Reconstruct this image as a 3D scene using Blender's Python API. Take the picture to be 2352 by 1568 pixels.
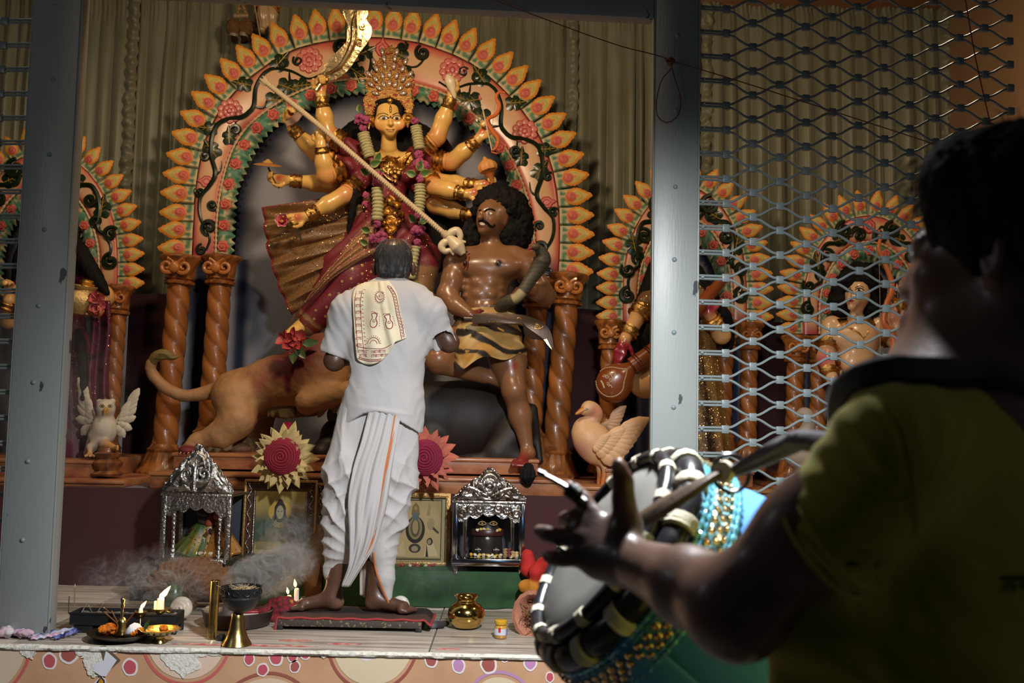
import bpy,bmesh,math,random
import numpy as np
from mathutils import Vector,Matrix
from mathutils.bvhtree import BVHTree
for _o in list(bpy.data.objects):bpy.data.objects.remove(_o)
sc=bpy.context.scene;COLL=sc.collection
random.seed(7);RNG=np.random.default_rng(7);PI=math.pi
# ------------------------------------------------------------------ camera
FPX=2352*35/36;PITCH=math.radians(4.46);ROLL=math.radians(1.15)
CAM=np.array([0,0,.925])
_F=np.array([0,math.cos(PITCH),math.sin(PITCH)]);_U0=np.array([0,-math.sin(PITCH),math.cos(PITCH)]);_R0=np.array([1.,0,0])
_R=math.cos(ROLL)*_R0+math.sin(ROLL)*_U0;_U=math.cos(ROLL)*_U0-math.sin(ROLL)*_R0
cd=bpy.data.cameras.new('camera');cam=bpy.data.objects.new('camera',cd);COLL.objects.link(cam)
cam.matrix_world=Matrix(((_R[0],_U[0],-_F[0],CAM[0]),(_R[1],_U[1],-_F[1],CAM[1]),(_R[2],_U[2],-_F[2],CAM[2]),(0,0,0,1)))
cd.lens=35;cd.sensor_width=36;cd.clip_start=.05;cd.clip_end=60
cd.dof.use_dof=True;cd.dof.focus_distance=4.35;cd.dof.aperture_fstop=4.5
sc.camera=cam
# ------------------------------------------------------------------ world, lamps, exposure
w=bpy.data.worlds.new('world');sc.world=w;w.use_nodes=True
w.node_tree.nodes['Background'].inputs[0].default_value=(.62,.72,1,1);w.node_tree.nodes['Background'].inputs[1].default_value=.012
sc.view_settings.view_transform='Standard';sc.view_settings.look='None';sc.view_settings.gamma=1
sc.view_settings.use_curve_mapping=False;sc.view_settings.exposure=0
def lamp(name,kind,loc,target,energy,col,size=.3,spot=None,blend=.5):
 l=bpy.data.lights.new(name,kind);l.energy=energy;l.color=col
 if kind=='AREA':l.shape='DISK';l.size=size
 else:l.shadow_soft_size=size
 if spot:l.spot_size=math.radians(spot);l.spot_blend=blend
 o=bpy.data.objects.new(name,l);COLL.objects.link(o);o.location=loc
 o.rotation_euler=(Vector(target)-Vector(loc)).to_track_quat('-Z','Y').to_euler()
 return o
lamp('altar_lamp','AREA',(-.55,4.2,3.1),(-.6,6.3,1.35),35,(1,.76,.50),.28)
lamp('altar_lamp','AREA',(2.1,4.7,3.3),(2.0,6.3,1.2),12,(1,.76,.50),.3)
lamp('altar_lamp','AREA',(-2.3,4.7,3.3),(-2.2,6.3,1.2),12,(1,.76,.50),.3)
lamp('drum_lamp','SPOT',(.42,1.92,2.05),(.40,2.36,1.1),470,(.96,.98,1),.10,142,.74)
lamp('unseen_side_lamp','POINT',(-2.7,2.2,2.3),(0,0,0),11,(1,.99,.97),.25)  # unseen fill added to brighten the upper posts, beam and sleeve edge
lamp('unseen_side_lamp','POINT',(2.3,.1,1.9),(0,0,0),5,(1,.95,.88),.2)
# ------------------------------------------------------------------ photo pixel + depth -> world point
def W(px,py,Y):
 d=_F+_R*((px-1176)/FPX)-_U*((py-784)/FPX)
 return CAM+d*(Y/d[1])
def WZ(px,py,Z=0.):
 d=_F+_R*((px-1176)/FPX)-_U*((py-784)/FPX)
 return CAM+d*((Z-CAM[2])/d[2])
def Ws(pts,Y=None):return np.array([W(p[0],p[1],p[2]if len(p)>2 else Y)for p in pts])
def M(n,Y):return n*Y/FPX
def lin(c):
 if isinstance(c,str):
  c=c.lstrip('#');c=[int(c[i:i+2],16)/255 for i in(0,2,4)]
 return np.array([x/12.92 if x<=.04045 else((x+.055)/1.055)**2.4 for x in c[:3]])
def H(c):return lin(c)
def nrm(v):v=np.asarray(v,float);return v/(np.linalg.norm(v)+1e-12)
def mix(a,b,t):t=np.clip(t,0,1);return a*(1-t)+b*t
def sstep(a,b,x):t=np.clip((x-a)/(b-a),0,1);return t*t*(3-2*t)
def noise3(p,seed=0,oct=3):
 """cheap smooth value noise, -1..1, p (N,3) already scaled"""
 p=np.atleast_2d(p);out=np.zeros(len(p));amp=1;tot=0
 for o in range(oct):
  q=p*(2**o)+seed*17.3;i=np.floor(q).astype(np.int64);f=q-i;f=f*f*(3-2*f);acc=0
  for dx in(0,1):
   for dy in(0,1):
    for dz in(0,1):
     h=((i[:,0]+dx)*73856093)^((i[:,1]+dy)*19349663)^((i[:,2]+dz)*83492791)
     h=(h*(h*h*15731+789221)+1376312589)&0x7fffffff
     v=h/1073741823.5-1
     acc=acc+v*(f[:,0]if dx else 1-f[:,0])*(f[:,1]if dy else 1-f[:,1])*(f[:,2]if dz else 1-f[:,2])
  out+=acc*amp;tot+=amp;amp*=.5
 return out/tot
def cat(pts,n):
 """Catmull-Rom through pts, n samples, even in arc length"""
 P=np.asarray(pts,float)
 if len(P)<3:t=np.linspace(0,1,n)[:,None];return P[0]*(1-t)+P[-1]*t
 Q=np.vstack([2*P[0]-P[1],P,2*P[-1]-P[-2]]);m=len(P)-1;T=np.linspace(0,m,m*16+1);out=[]
 i=np.minimum(T.astype(int),m-1);f=(T-i)[:,None]
 a,b,c,d=Q[i],Q[i+1],Q[i+2],Q[i+3]
 C=.5*((2*b)+(-a+c)*f+(2*a-5*b+4*c-d)*f**2+(-a+3*b-3*c+d)*f**3)
 return resamp(C,n)
def resamp(C,n):
 s=np.r_[0,np.cumsum(np.linalg.norm(np.diff(C,axis=0),axis=1))];t=np.linspace(0,s[-1],n)
 return np.stack([np.interp(t,s,C[:,k])for k in range(C.shape[1])],1)
def interp(vals,n):return np.interp(np.linspace(0,1,n),np.linspace(0,1,len(vals)),vals)
# ------------------------------------------------------------------ materials
MATS={}
def _base(name):
 m=bpy.data.materials.new(name);m.use_nodes=True;nt=m.node_tree
 return m,nt,nt.nodes['Principled BSDF']
def _bump(nt,b,scale,strength,dist=.004,stretch=None):
 tc=nt.nodes.new('ShaderNodeTexCoord');nz=nt.nodes.new('ShaderNodeTexNoise');bp=nt.nodes.new('ShaderNodeBump')
 src=tc.outputs['Object']
 if stretch:
  mp=nt.nodes.new('ShaderNodeMapping');mp.inputs['Scale'].default_value=stretch;nt.links.new(src,mp.inputs[0]);src=mp.outputs[0]
 nz.inputs['Scale'].default_value=scale;nz.inputs['Detail'].default_value=5;nt.links.new(src,nz.inputs['Vector'])
 bp.inputs['Strength'].default_value=strength;bp.inputs['Distance'].default_value=dist
 nt.links.new(nz.outputs[0],bp.inputs['Height']);nt.links.new(bp.outputs[0],b.inputs['Normal'])
 return nz,src,bp
def mat(name,col=None,rough=.6,metal=0,bump=None,var=None,glit=None,emit=None,trans=0,coat=0,sub=0,alpha=1,sheen=0,spec=None):
 """col None: read the painted vertex colour. var (colour, scale, lo, hi): noise patches. glit (scale, amount, colour): sequins"""
 if name in MATS:return MATS[name]
 m,nt,b=_base(name);L=nt.links
 if col is None:
  a=nt.nodes.new('ShaderNodeAttribute');a.attribute_name='Col';csrc=a.outputs['Color']
 else:
  r=nt.nodes.new('ShaderNodeRGB');r.outputs[0].default_value=(*lin(col),1)if isinstance(col,str)else(*col[:3],1);csrc=r.outputs[0]
 b.inputs['Roughness'].default_value=rough;b.inputs['Metallic'].default_value=metal
 if bump:_bump(nt,b,*bump)
 if var:
  tc=nt.nodes.new('ShaderNodeTexCoord');mp=nt.nodes.new('ShaderNodeMapping');nz=nt.nodes.new('ShaderNodeTexNoise')
  L.new(tc.outputs['Object'],mp.inputs[0]);L.new(mp.outputs[0],nz.inputs['Vector'])
  if len(var)>4:mp.inputs['Scale'].default_value=var[4]
  nz.inputs['Scale'].default_value=var[1];nz.inputs['Detail'].default_value=6
  mr=nt.nodes.new('ShaderNodeMapRange');mr.inputs[1].default_value=var[2];mr.inputs[2].default_value=var[3]
  L.new(nz.outputs[0],mr.inputs[0]);mx=nt.nodes.new('ShaderNodeMix');mx.data_type='RGBA'
  L.new(mr.outputs[0],mx.inputs[0]);L.new(csrc,mx.inputs[6]);mx.inputs[7].default_value=(*lin(var[0]),1)if isinstance(var[0],str)else(*var[0],1)
  csrc=mx.outputs[2]
 L.new(csrc,b.inputs['Base Color'])
 if glit:
  tc=nt.nodes.new('ShaderNodeTexCoord');vo=nt.nodes.new('ShaderNodeTexVoronoi');vo.inputs['Scale'].default_value=glit[0]
  L.new(tc.outputs['Object'],vo.inputs['Vector'])
  sep=nt.nodes.new('ShaderNodeSeparateColor');L.new(vo.outputs['Color'],sep.inputs[0])
  lt=nt.nodes.new('ShaderNodeMath');lt.operation='LESS_THAN';lt.inputs[1].default_value=glit[1];L.new(sep.outputs[0],lt.inputs[0])
  d2=nt.nodes.new('ShaderNodeMath');d2.operation='LESS_THAN';d2.inputs[1].default_value=.42;L.new(vo.outputs['Distance'],d2.inputs[0])
  mu=nt.nodes.new('ShaderNodeMath');mu.operation='MULTIPLY';L.new(lt.outputs[0],mu.inputs[0]);L.new(d2.outputs[0],mu.inputs[1])
  sub_=nt.nodes.new('ShaderNodeVectorMath');sub_.operation='SUBTRACT';sub_.inputs[1].default_value=(.5,.5,.5);L.new(vo.outputs['Color'],sub_.inputs[0])
  scl=nt.nodes.new('ShaderNodeVectorMath');scl.operation='SCALE';scl.inputs['Scale'].default_value=1.3;L.new(sub_.outputs[0],scl.inputs[0])
  ge=nt.nodes.new('ShaderNodeNewGeometry');ad=nt.nodes.new('ShaderNodeVectorMath');L.new(scl.outputs[0],ad.inputs[0]);L.new(ge.outputs['Normal'],ad.inputs[1])
  nn=nt.nodes.new('ShaderNodeVectorMath');nn.operation='NORMALIZE';L.new(ad.outputs[0],nn.inputs[0])
  b2=nt.nodes.new('ShaderNodeBsdfPrincipled');b2.inputs['Metallic'].default_value=1;b2.inputs['Roughness'].default_value=.28
  b2.inputs['Base Color'].default_value=(*lin(glit[2]),1);L.new(nn.outputs[0],b2.inputs['Normal'])
  ms=nt.nodes.new('ShaderNodeMixShader');L.new(mu.outputs[0],ms.inputs[0]);L.new(b.outputs[0],ms.inputs[1]);L.new(b2.outputs[0],ms.inputs[2])
  L.new(ms.outputs[0],nt.nodes['Material Output'].inputs[0])
 if emit:b.inputs['Emission Color'].default_value=(*lin(emit[0]),1);b.inputs['Emission Strength'].default_value=emit[1]
 if trans:b.inputs['Transmission Weight'].default_value=trans
 if coat:b.inputs['Coat Weight'].default_value=coat;b.inputs['Coat Roughness'].default_value=.12
 if sheen:b.inputs['Sheen Weight'].default_value=sheen
 if alpha<1:b.inputs['Alpha'].default_value=alpha
 if sub:b.inputs['Subsurface Weight'].default_value=sub;b.inputs['Subsurface Radius'].default_value=(.01,.006,.004)
 if spec is not None:b.inputs['Specular IOR Level'].default_value=spec
 MATS[name]=m
 return m
 # ------------------------------------------------------------------ objects
def _loc(p):
 l=np.zeros(3)
 while p is not None:l=l+np.array(p.location);p=p.parent
 return l
def T(name,label,cat_,loc,group=None):
 o=bpy.data.objects.new(name,None);o.empty_display_size=.05;COLL.objects.link(o);o.location=loc
 o['label']=label;o['category']=cat_
 if group:o['group']=group
 return o
def tag(o,label,cat_,group=None):
 o['label']=label;o['category']=cat_
 if group:o['group']=group
 return o
def link(name,me,parent=None,loc=None,rot=None,scale=None):
 o=bpy.data.objects.new(name,me);COLL.objects.link(o)
 if parent is not None:o.parent=parent
 if loc is not None:o.location=np.array(loc)-(_loc(parent)if parent is not None else 0)
 if rot is not None:o.rotation_euler=rot
 if scale is not None:o.scale=scale if hasattr(scale,'__len__')else(scale,)*3
 return o
def dup(root,loc,rotz=None,label=None):
 r=root.copy();COLL.objects.link(r);r.location=loc
 if rotz is not None:r.rotation_euler=(0,0,rotz)
 if label:r['label']=label
 for ch in list(root.children):
  c=ch.copy();COLL.objects.link(c);c.parent=r
  for g in list(ch.children):
   d=g.copy();COLL.objects.link(d);d.parent=c
 return r
class G:
 """collects shapes (world coordinates) and links them as ONE mesh"""
 def __init__(s):s.V=[];s.F=[];s.C=[];s.n=0
 def add(s,V,F,col=(.8,.8,.8)):
  V=np.asarray(V,float);n0=s.n;s.V.append(V);s.n+=len(V)
  if callable(col):col=col(V)
  col=np.asarray(lin(col)if isinstance(col,str)else col,float)
  s.C.append(np.broadcast_to(col,(len(V),3))if col.ndim==1 else col)
  s.F.extend([tuple(int(i)+n0 for i in f)for f in F]);return s
 def tube(s,pts,r,n=8,col=(.8,.8,.8),m=None,flat=1.,up=None,caps=True,wob=None):
  P=cat(pts,m)if m else np.asarray(pts,float);k=len(P);R=interp(r,k)if hasattr(r,'__len__')else np.full(k,r)
  Tn=np.gradient(P,axis=0);Tn/=np.linalg.norm(Tn,axis=1)[:,None]+1e-12
  u=np.array(up,float)if up is not None else(np.array([0,0,1.])if abs(Tn[0][2])<.9 else np.array([0,1.,0]))
  V=[];a=np.linspace(0,2*PI,n,endpoint=False)
  for i in range(k):
   e1=u-Tn[i]*np.dot(u,Tn[i]);e1=nrm(e1);e2=np.cross(Tn[i],e1)
   if up is None:u=e1
   rr=R[i]*(1 if wob is None else 1+wob(i/(k-1),a))
   V.append(P[i]+(np.cos(a)*rr)[:,None]*e1*flat+(np.sin(a)*rr)[:,None]*e2)
  V=np.vstack(V);F=[(i*n+j,i*n+(j+1)%n,(i+1)*n+(j+1)%n,(i+1)*n+j)for i in range(k-1)for j in range(n)]
  if caps:F+=[tuple(range(n))[::-1],tuple(range((k-1)*n,k*n))]
  if callable(col):
   c=col;col=lambda X,k=k,n=n:c(np.repeat(np.linspace(0,1,k),n),X)
  return s.add(V,F,col)
 def lathe(s,prof,o=(0,0,0),n=24,col=(.8,.8,.8),axis=(0,0,1),wob=None,ex=None):
  o=np.asarray(o,float);z=nrm(axis);x=nrm(np.cross(z,ex if ex is not None else([0,1,0]if abs(z[1])<.9 else[1,0,0])));y=np.cross(z,x)
  a=np.linspace(0,2*PI,n,endpoint=False);V=[]
  for i,(r,h)in enumerate(prof):
   rr=r*(1 if wob is None else 1+wob(i,a));V.append(o+z*h+(np.cos(a)*rr)[:,None]*x+(np.sin(a)*rr)[:,None]*y)
  k=len(prof);F=[(i*n+j,i*n+(j+1)%n,(i+1)*n+(j+1)%n,(i+1)*n+j)for i in range(k-1)for j in range(n)]
  F+=[tuple(range(n))[::-1],tuple(range((k-1)*n,k*n))]
  return s.add(np.vstack(V),F,col)
 def box(s,c,size,rot=None,col=(.8,.8,.8),bev=0):
  h=np.asarray(size)/2.;V=[]
  R=np.array(Matrix.Rotation(rot,3,'Z'))if isinstance(rot,(int,float))else(np.eye(3)if rot is None else np.asarray(rot))
  if bev<=0:
   V=np.array([[x*h[0],y*h[1],z*h[2]]for z in(-1,1)for y in(-1,1)for x in(-1,1)])
   F=[(0,2,3,1),(4,5,7,6),(0,1,5,4),(2,6,7,3),(0,4,6,2),(1,3,7,5)]
  else:
   bm=bmesh.new();bmesh.ops.create_cube(bm,size=1)
   for v in bm.verts:v.co=Vector((v.co.x*size[0],v.co.y*size[1],v.co.z*size[2]))
   bmesh.ops.bevel(bm,geom=bm.edges[:],offset=bev,segments=2,affect='EDGES',profile=.5);bm.verts.ensure_lookup_table()
   V=np.array([v.co[:]for v in bm.verts]);F=[[v.index for v in f.verts]for f in bm.faces];bm.free()
  return s.add(V@R.T+np.asarray(c),F,col)
 def ell(s,c,r,n=14,m=9,col=(.8,.8,.8),rot=None,lump=0,seed=0):
  r=np.broadcast_to(np.asarray(r,float),(3,));R=np.eye(3)if rot is None else np.asarray(rot);V=[[0,0,-1]]
  for i in range(1,m):
   t=PI*i/m-PI/2
   for j in range(n):V.append([math.cos(t)*math.cos(2*PI*j/n),math.cos(t)*math.sin(2*PI*j/n),math.sin(t)])
  V.append([0,0,1]);V=np.array(V);L=len(V)-1
  F=[(0,1+(j+1)%n,1+j)for j in range(n)]
  for i in range(m-2):
   for j in range(n):F.append((1+i*n+j,1+i*n+(j+1)%n,1+(i+1)*n+(j+1)%n,1+(i+1)*n+j))
  F+=[(1+(m-2)*n+j,1+(m-2)*n+(j+1)%n,L)for j in range(n)]
  if lump:V=V*(1+lump*noise3(V*2.3+seed,seed))[:,None]
  return s.add((V*r)@R.T+np.asarray(c),F,col)
 def grid(s,fn,nu,nv,col=(.8,.8,.8),closed=False):
  u,v=np.meshgrid(np.linspace(0,1,nu),np.linspace(0,1,nv),indexing='ij');u=u.ravel();v=v.ravel()
  V=fn(u,v);e=nu if closed else nu-1
  F=[(i*nv+j,((i+1)%nu)*nv+j,((i+1)%nu)*nv+j+1,i*nv+j+1)for i in range(e)for j in range(nv-1)]
  if callable(col):c=col;col=lambda X:c(u,v,X)
  return s.add(V,F,col)
 def prism(s,pts,depth,col=(.8,.8,.8),dirv=(0,1,0),dome=0,cc=None):
  """outline (world points, roughly planar) given thickness along dirv; dome pushes the middle of the front out"""
  P=np.asarray(pts,float);n=len(P);d=nrm(dirv)*depth;c=P.mean(0)if cc is None else np.asarray(cc)
  if dome:
   mid=P*.55+c*.45-nrm(dirv)*dome*.75;V=np.vstack([P,P+d,mid,[c-nrm(dirv)*dome]])
   F=[(i,(i+1)%n,n+(i+1)%n,n+i)for i in range(n)]+[tuple(range(n,2*n))]
   F+=[(i,2*n+i,2*n+(i+1)%n,(i+1)%n)for i in range(n)]+[(2*n+i,3*n,2*n+(i+1)%n)for i in range(n)]
  else:
   V=np.vstack([P,P+d]);F=[tuple(range(n)),tuple(range(n,2*n))[::-1]]+[(i,(i+1)%n,n+(i+1)%n,n+i)for i in range(n)]
  return s.add(V,F,col)
 def mesh(s,name,mt,origin=(0,0,0),smooth=True,fix=True):
  V=np.vstack(s.V)-np.asarray(origin);me=bpy.data.meshes.new(name);me.from_pydata(V,[],s.F)
  if fix:
   bm=bmesh.new();bm.from_mesh(me);bmesh.ops.recalc_face_normals(bm,faces=bm.faces[:]);bm.to_mesh(me);bm.free()
  a=me.color_attributes.new('Col','FLOAT_COLOR','POINT');C=np.c_[np.clip(np.vstack(s.C),0,1),np.ones(s.n)];a.data.foreach_set('color',C.astype(np.float32).ravel())
  for x in(mt if isinstance(mt,(list,tuple))else[mt]):me.materials.append(x)
  if smooth:
   me.polygons.foreach_set('use_smooth',[True]*len(me.polygons))
   if smooth!='all':me.set_sharp_from_angle(angle=math.radians(42))
  return me
 def obj(s,name,mt,parent=None,smooth=True,fix=True):
  L=_loc(parent)if parent is not None else np.zeros(3)
  if parent is None and s.n:
   A=np.vstack(s.V);L=np.array([A[:,0].mean(),A[:,1].mean(),A[:,2].min()])
   o=link(name,s.mesh(name,mt,L,smooth,fix));o.location=L;return o
  return link(name,s.mesh(name,mt,L,smooth,fix),parent)
 def bvh(s):return BVHTree.FromPolygons([tuple(v)for v in np.vstack(s.V)],s.F)
def struct(g,name,mt,smooth=True,parent=None):
 o=g.obj(name,mt,parent,smooth)
 if parent is None:o['kind']='structure'
 return o
 # ------------------------------------------------------------------ soft solids: blended round cones and ellipsoids -> one continuous skin
def smin(a,b,k):h=np.maximum(k-np.abs(a-b),0)/k;return np.minimum(a,b)-h*h*k*.25
class SDF:
 def __init__(s,h,col=(.8,.8,.8)):s.h=h;s.p=[];s.col=col;s.paints=[]
 def cone(s,a,b,r1,r2=None,k=.02,col=None,cut=False):
  a=np.asarray(a,float);b=np.asarray(b,float);r2=r1 if r2 is None else r2;rm=max(r1,r2)
  ba=b-a;L=max(ba@ba,1e-9)
  def f(P):
   t=np.clip(((P-a)@ba)/L,0,1);return np.linalg.norm(P-a-t[...,None]*ba,axis=-1)-(r1+(r2-r1)*t)
  s.p.append((f,np.minimum(a,b)-rm,np.maximum(a,b)+rm,k,s.col if col is None else col,cut));return s
 def chain(s,pts,r,k=.02,col=None,m=None):
  if m:pts=cat(pts,m);r=interp(r,m)
  if not hasattr(r,'__len__'):r=[r]*len(pts)
  for i in range(len(pts)-1):s.cone(pts[i],pts[i+1],r[i],r[i+1],k,col)
  return s
 def ell(s,c,r,rot=None,k=.02,col=None,cut=False):
  c=np.asarray(c,float);r=np.broadcast_to(np.asarray(r,float),(3,));R=np.eye(3)if rot is None else np.asarray(rot);rm=r.max()
  def f(P):
   q=(P-c)@R;a=np.linalg.norm(q/r,axis=-1);b=np.linalg.norm(q/(r*r),axis=-1)+1e-9;return a*(a-1)/b
  s.p.append((f,c-rm,c+rm,k,s.col if col is None else col,cut));return s
 def rbox(s,c,half,rad=.01,rot=None,k=.02,col=None,cut=False):
  c=np.asarray(c,float);hf=np.asarray(half,float)-rad;R=np.eye(3)if rot is None else np.asarray(rot);rm=np.linalg.norm(half)
  def f(P):
   q=np.abs((P-c)@R)-hf;return np.linalg.norm(np.maximum(q,0),axis=-1)+np.minimum(q.max(-1),0)-rad
  s.p.append((f,c-rm,c+rm,k,s.col if col is None else col,cut));return s
 def custom(s,f,lo,hi,k=.01,col=None,cut=False):s.p.append((f,np.asarray(lo,float),np.asarray(hi,float),k,s.col if col is None else col,cut));return s
 def paint(s,c,r,col,rot=None,soft=.3):
  s.paints.append((np.asarray(c,float),np.broadcast_to(np.asarray(r,float),(3,)),np.asarray(lin(col)if isinstance(col,str)else col),np.eye(3)if rot is None else np.asarray(rot),soft));return s
 def build(s,smooth=1,disp=None,colfn=None,blend=.006):
  h=s.h;pos=[p for p in s.p if not p[5]]
  lo=np.min([p[1]for p in pos],0)-4*h;hi=np.max([p[2]for p in pos],0)+4*h
  N=np.ceil((hi-lo)/h).astype(int)+1;F=np.full(N,1e3,np.float32)
  ax=[lo[i]+h*np.arange(N[i])for i in range(3)]
  for f,a,b,k,c,cut in s.p:
   pad=k+3*h;i0=np.maximum(np.floor((a-pad-lo)/h).astype(int),0);i1=np.minimum(np.ceil((b+pad-lo)/h).astype(int)+1,N)
   if np.any(i1<=i0):continue
   sl=tuple(slice(i0[i],i1[i])for i in range(3))
   P=np.stack(np.meshgrid(*[ax[i][sl[i]]for i in range(3)],indexing='ij'),-1);d=f(P).astype(np.float32)
   F[sl]=-smin(-F[sl],d,k)if cut else smin(F[sl],d,k)
  V,Q=nets(F,lo,h)
  for _ in range(smooth):V=relax(V,Q)
  C=np.zeros((len(V),3));ws=np.zeros(len(V));D=np.array([p[0](V)for p in pos])if len(pos)<400 else None
  dm=D.min(0);Wt=np.exp(-(D-dm)/blend);Wt[Wt<1e-3]=0
  cols=np.array([lin(p[4])if isinstance(p[4],str)else np.asarray(p[4])for p in pos]);C=(Wt.T@cols)/Wt.sum(0)[:,None]
  if colfn is not None:C=colfn(V,C)
  for c,r,cl,R,soft in s.paints:
   d=np.linalg.norm(((V-c)@R)/r,axis=1);C=mix(C,cl,(1-sstep(1-soft,1+soft,d))[:,None])
  if disp is not None:V=V+normals(V,Q)*disp(V)[:,None]
  s.V,s.Q,s.C=V,Q,C;return s
 def obj(s,name,mt,parent=None,**kw):
  if not hasattr(s,'V'):s.build(**kw)
  L=_loc(parent)if parent is not None else np.array([s.V[:,0].mean(),s.V[:,1].mean(),s.V[:,2].min()])
  me=fastmesh(name,s.V-L,s.Q,s.C,mt);o=link(name,me,parent)
  if parent is None:o.location=L
  return o
 def bvh(s):return BVHTree.FromPolygons([tuple(v)for v in s.V],[tuple(q)for q in s.Q])
def fastmesh(name,V,Q,C,mt):
 me=bpy.data.meshes.new(name);n=len(Q);me.vertices.add(len(V));me.vertices.foreach_set('co',np.asarray(V,np.float32).ravel())
 me.loops.add(n*4);me.loops.foreach_set('vertex_index',np.asarray(Q,np.int32).ravel());me.polygons.add(n)
 me.polygons.foreach_set('loop_start',np.arange(0,n*4,4,dtype=np.int32));me.update(calc_edges=True);me.validate()
 a=me.color_attributes.new('Col','FLOAT_COLOR','POINT');a.data.foreach_set('color',np.c_[np.clip(C,0,1),np.ones(len(V))].astype(np.float32).ravel())
 me.polygons.foreach_set('use_smooth',[True]*len(me.polygons));me.materials.append(mt);return me
def nets(F,lo,h):
 S=F<0;n=F.shape;c=np.zeros(tuple(x-1 for x in n),np.uint8)
 sl=[slice(0,-1),slice(1,None)];offs=[(i,j,k)for i in(0,1)for j in(0,1)for k in(0,1)]
 for o in offs:c+=S[sl[o[0]],sl[o[1]],sl[o[2]]]
 act=np.argwhere((c>0)&(c<8));idx=np.full(c.shape,-1,np.int64);idx[tuple(act.T)]=np.arange(len(act))
 vals=np.stack([F[act[:,0]+o[0],act[:,1]+o[1],act[:,2]+o[2]]for o in offs],1).astype(float);O=np.array(offs,float)
 acc=np.zeros((len(act),3));cnt=np.zeros(len(act))
 for i in range(8):
  for j in range(i+1,8):
   if np.abs(O[i]-O[j]).sum()!=1:continue
   a,b=vals[:,i],vals[:,j];m=(a<0)!=(b<0);t=np.where(m,a/np.where(m,a-b,1),0)
   acc+=np.where(m[:,None],O[i]+(O[j]-O[i])*t[:,None],0);cnt+=m
 V=lo+h*(act+acc/cnt[:,None]);Q=[]
 for a in range(3):
  s0=[slice(None)]*3;s1=[slice(None)]*3;s0[a]=slice(0,-1);s1[a]=slice(1,None)
  A,B=S[tuple(s0)],S[tuple(s1)];E=np.argwhere(A!=B);b,d=[(1,2),(2,0),(0,1)][a]
  E=E[(E[:,b]>0)&(E[:,d]>0)&(E[:,b]<n[b]-1)&(E[:,d]<n[d]-1)]
  inside=A[tuple(E.T)];q=[]
  for db,dd in((1,1),(0,1),(0,0),(1,0)):
   e=E.copy();e[:,b]-=db;e[:,d]-=dd;q.append(idx[tuple(e.T)])
  q=np.stack(q,1);q[~inside]=q[~inside][:,::-1];Q.append(q)
 Q=np.vstack(Q);return V,Q[(Q>=0).all(1)]
def relax(V,Q,lam=.5):
 A=np.zeros_like(V);n=np.zeros(len(V))
 for i in range(4):
  for j in((i+1)%4,(i-1)%4):
   for k in range(3):A[:,k]+=np.bincount(Q[:,i],V[Q[:,j],k],len(V))
   n+=np.bincount(Q[:,i],minlength=len(V))
 return V+lam*(A/np.maximum(n,1)[:,None]-V)
def normals(V,Q):
 fn=np.cross(V[Q[:,2]]-V[Q[:,0]],V[Q[:,3]]-V[Q[:,1]]);N=np.zeros_like(V)
 for i in range(4):
  for k in range(3):N[:,k]+=np.bincount(Q[:,i],fn[:,k],len(V))
 return N/(np.linalg.norm(N,axis=1)[:,None]+1e-12)
def frame(f,up=(0,0,1)):
 """columns: right, forward, up"""
 f=nrm(f);r=nrm(np.cross(f,up));return np.stack([r,f,np.cross(r,f)],1)
def rotv(v,ax,a):
 v=np.asarray(v,float);ax=nrm(ax);return v*math.cos(a)+np.cross(ax,v)*math.sin(a)+ax*(ax@v)*(1-math.cos(a))
def hand(s,wr,d,n,side,sc_=1.,curl=(1,1,1,1),thumb=.5,spread=.12,col=None,tip=None):
 """palm + four unequal fingers + thumb added to an SDF. d wrist->knuckles, n out of the palm, side +-1 thumb side"""
 d=nrm(d);n=nrm(np.asarray(n)-d*np.dot(n,d));t=np.cross(n,d)*side;wr=np.asarray(wr,float);k=.012*sc_;q=sc_
 s.cone(wr,wr+d*.05*q,.024*q,.028*q,k,col)
 for o in(-.026,-.009,.009,.026):s.cone(wr+d*.02*q+t*o*.6*q,wr+d*.085*q+t*o*q,.014*q,.0125*q,k,col)
 for i,(o,L)in enumerate(((.03,.95),(.01,1.06),(-.011,1.),(-.03,.8))):
  b=wr+d*.088*q+t*o*q;v=rotv(d,n,-side*spread*(1.5-i)*.8);axis=np.cross(d,n);c=curl[i];r=(.0105,.0105,.010,.0085)[i]*q
  for j,l in enumerate((.044,.027,.021)):
   v=rotv(v,axis,c*(.75,1.05,.7)[j]);e=b+v*l*L*q;s.cone(b,e,r,r*.92,.005*q,tip if(tip is not None and j==2)else col);b=e;r*=.92
 b=wr+d*.022*q+t*.022*q;v=nrm(d*.62+t*.75+n*.25)
 for j,(l,r)in enumerate(((.036,.0145),(.032,.0115),(.026,.0105))):
  e=b+v*l*q;s.cone(b,e,r*q,r*.9*q,.008*q,col);b=e;v=nrm(v+(n*.55-t*.6+d*.2)*thumb)
 return s
def ring(g,a,b,r,col,bumps=10,amp=.12,n=28,m=7):
 """ornamental cuff around the axis a->b"""
 a=np.asarray(a,float);b=np.asarray(b,float);L=np.linalg.norm(b-a)
 prof=[(r*(.96 if i in(0,m-1)else 1+.10*math.sin(i*2.1)),L*i/(m-1))for i in range(m)]
 return g.lathe(prof,a,n,col,b-a,wob=lambda i,t:amp*np.abs(np.sin(t*bumps/2+i*.9)))
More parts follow.
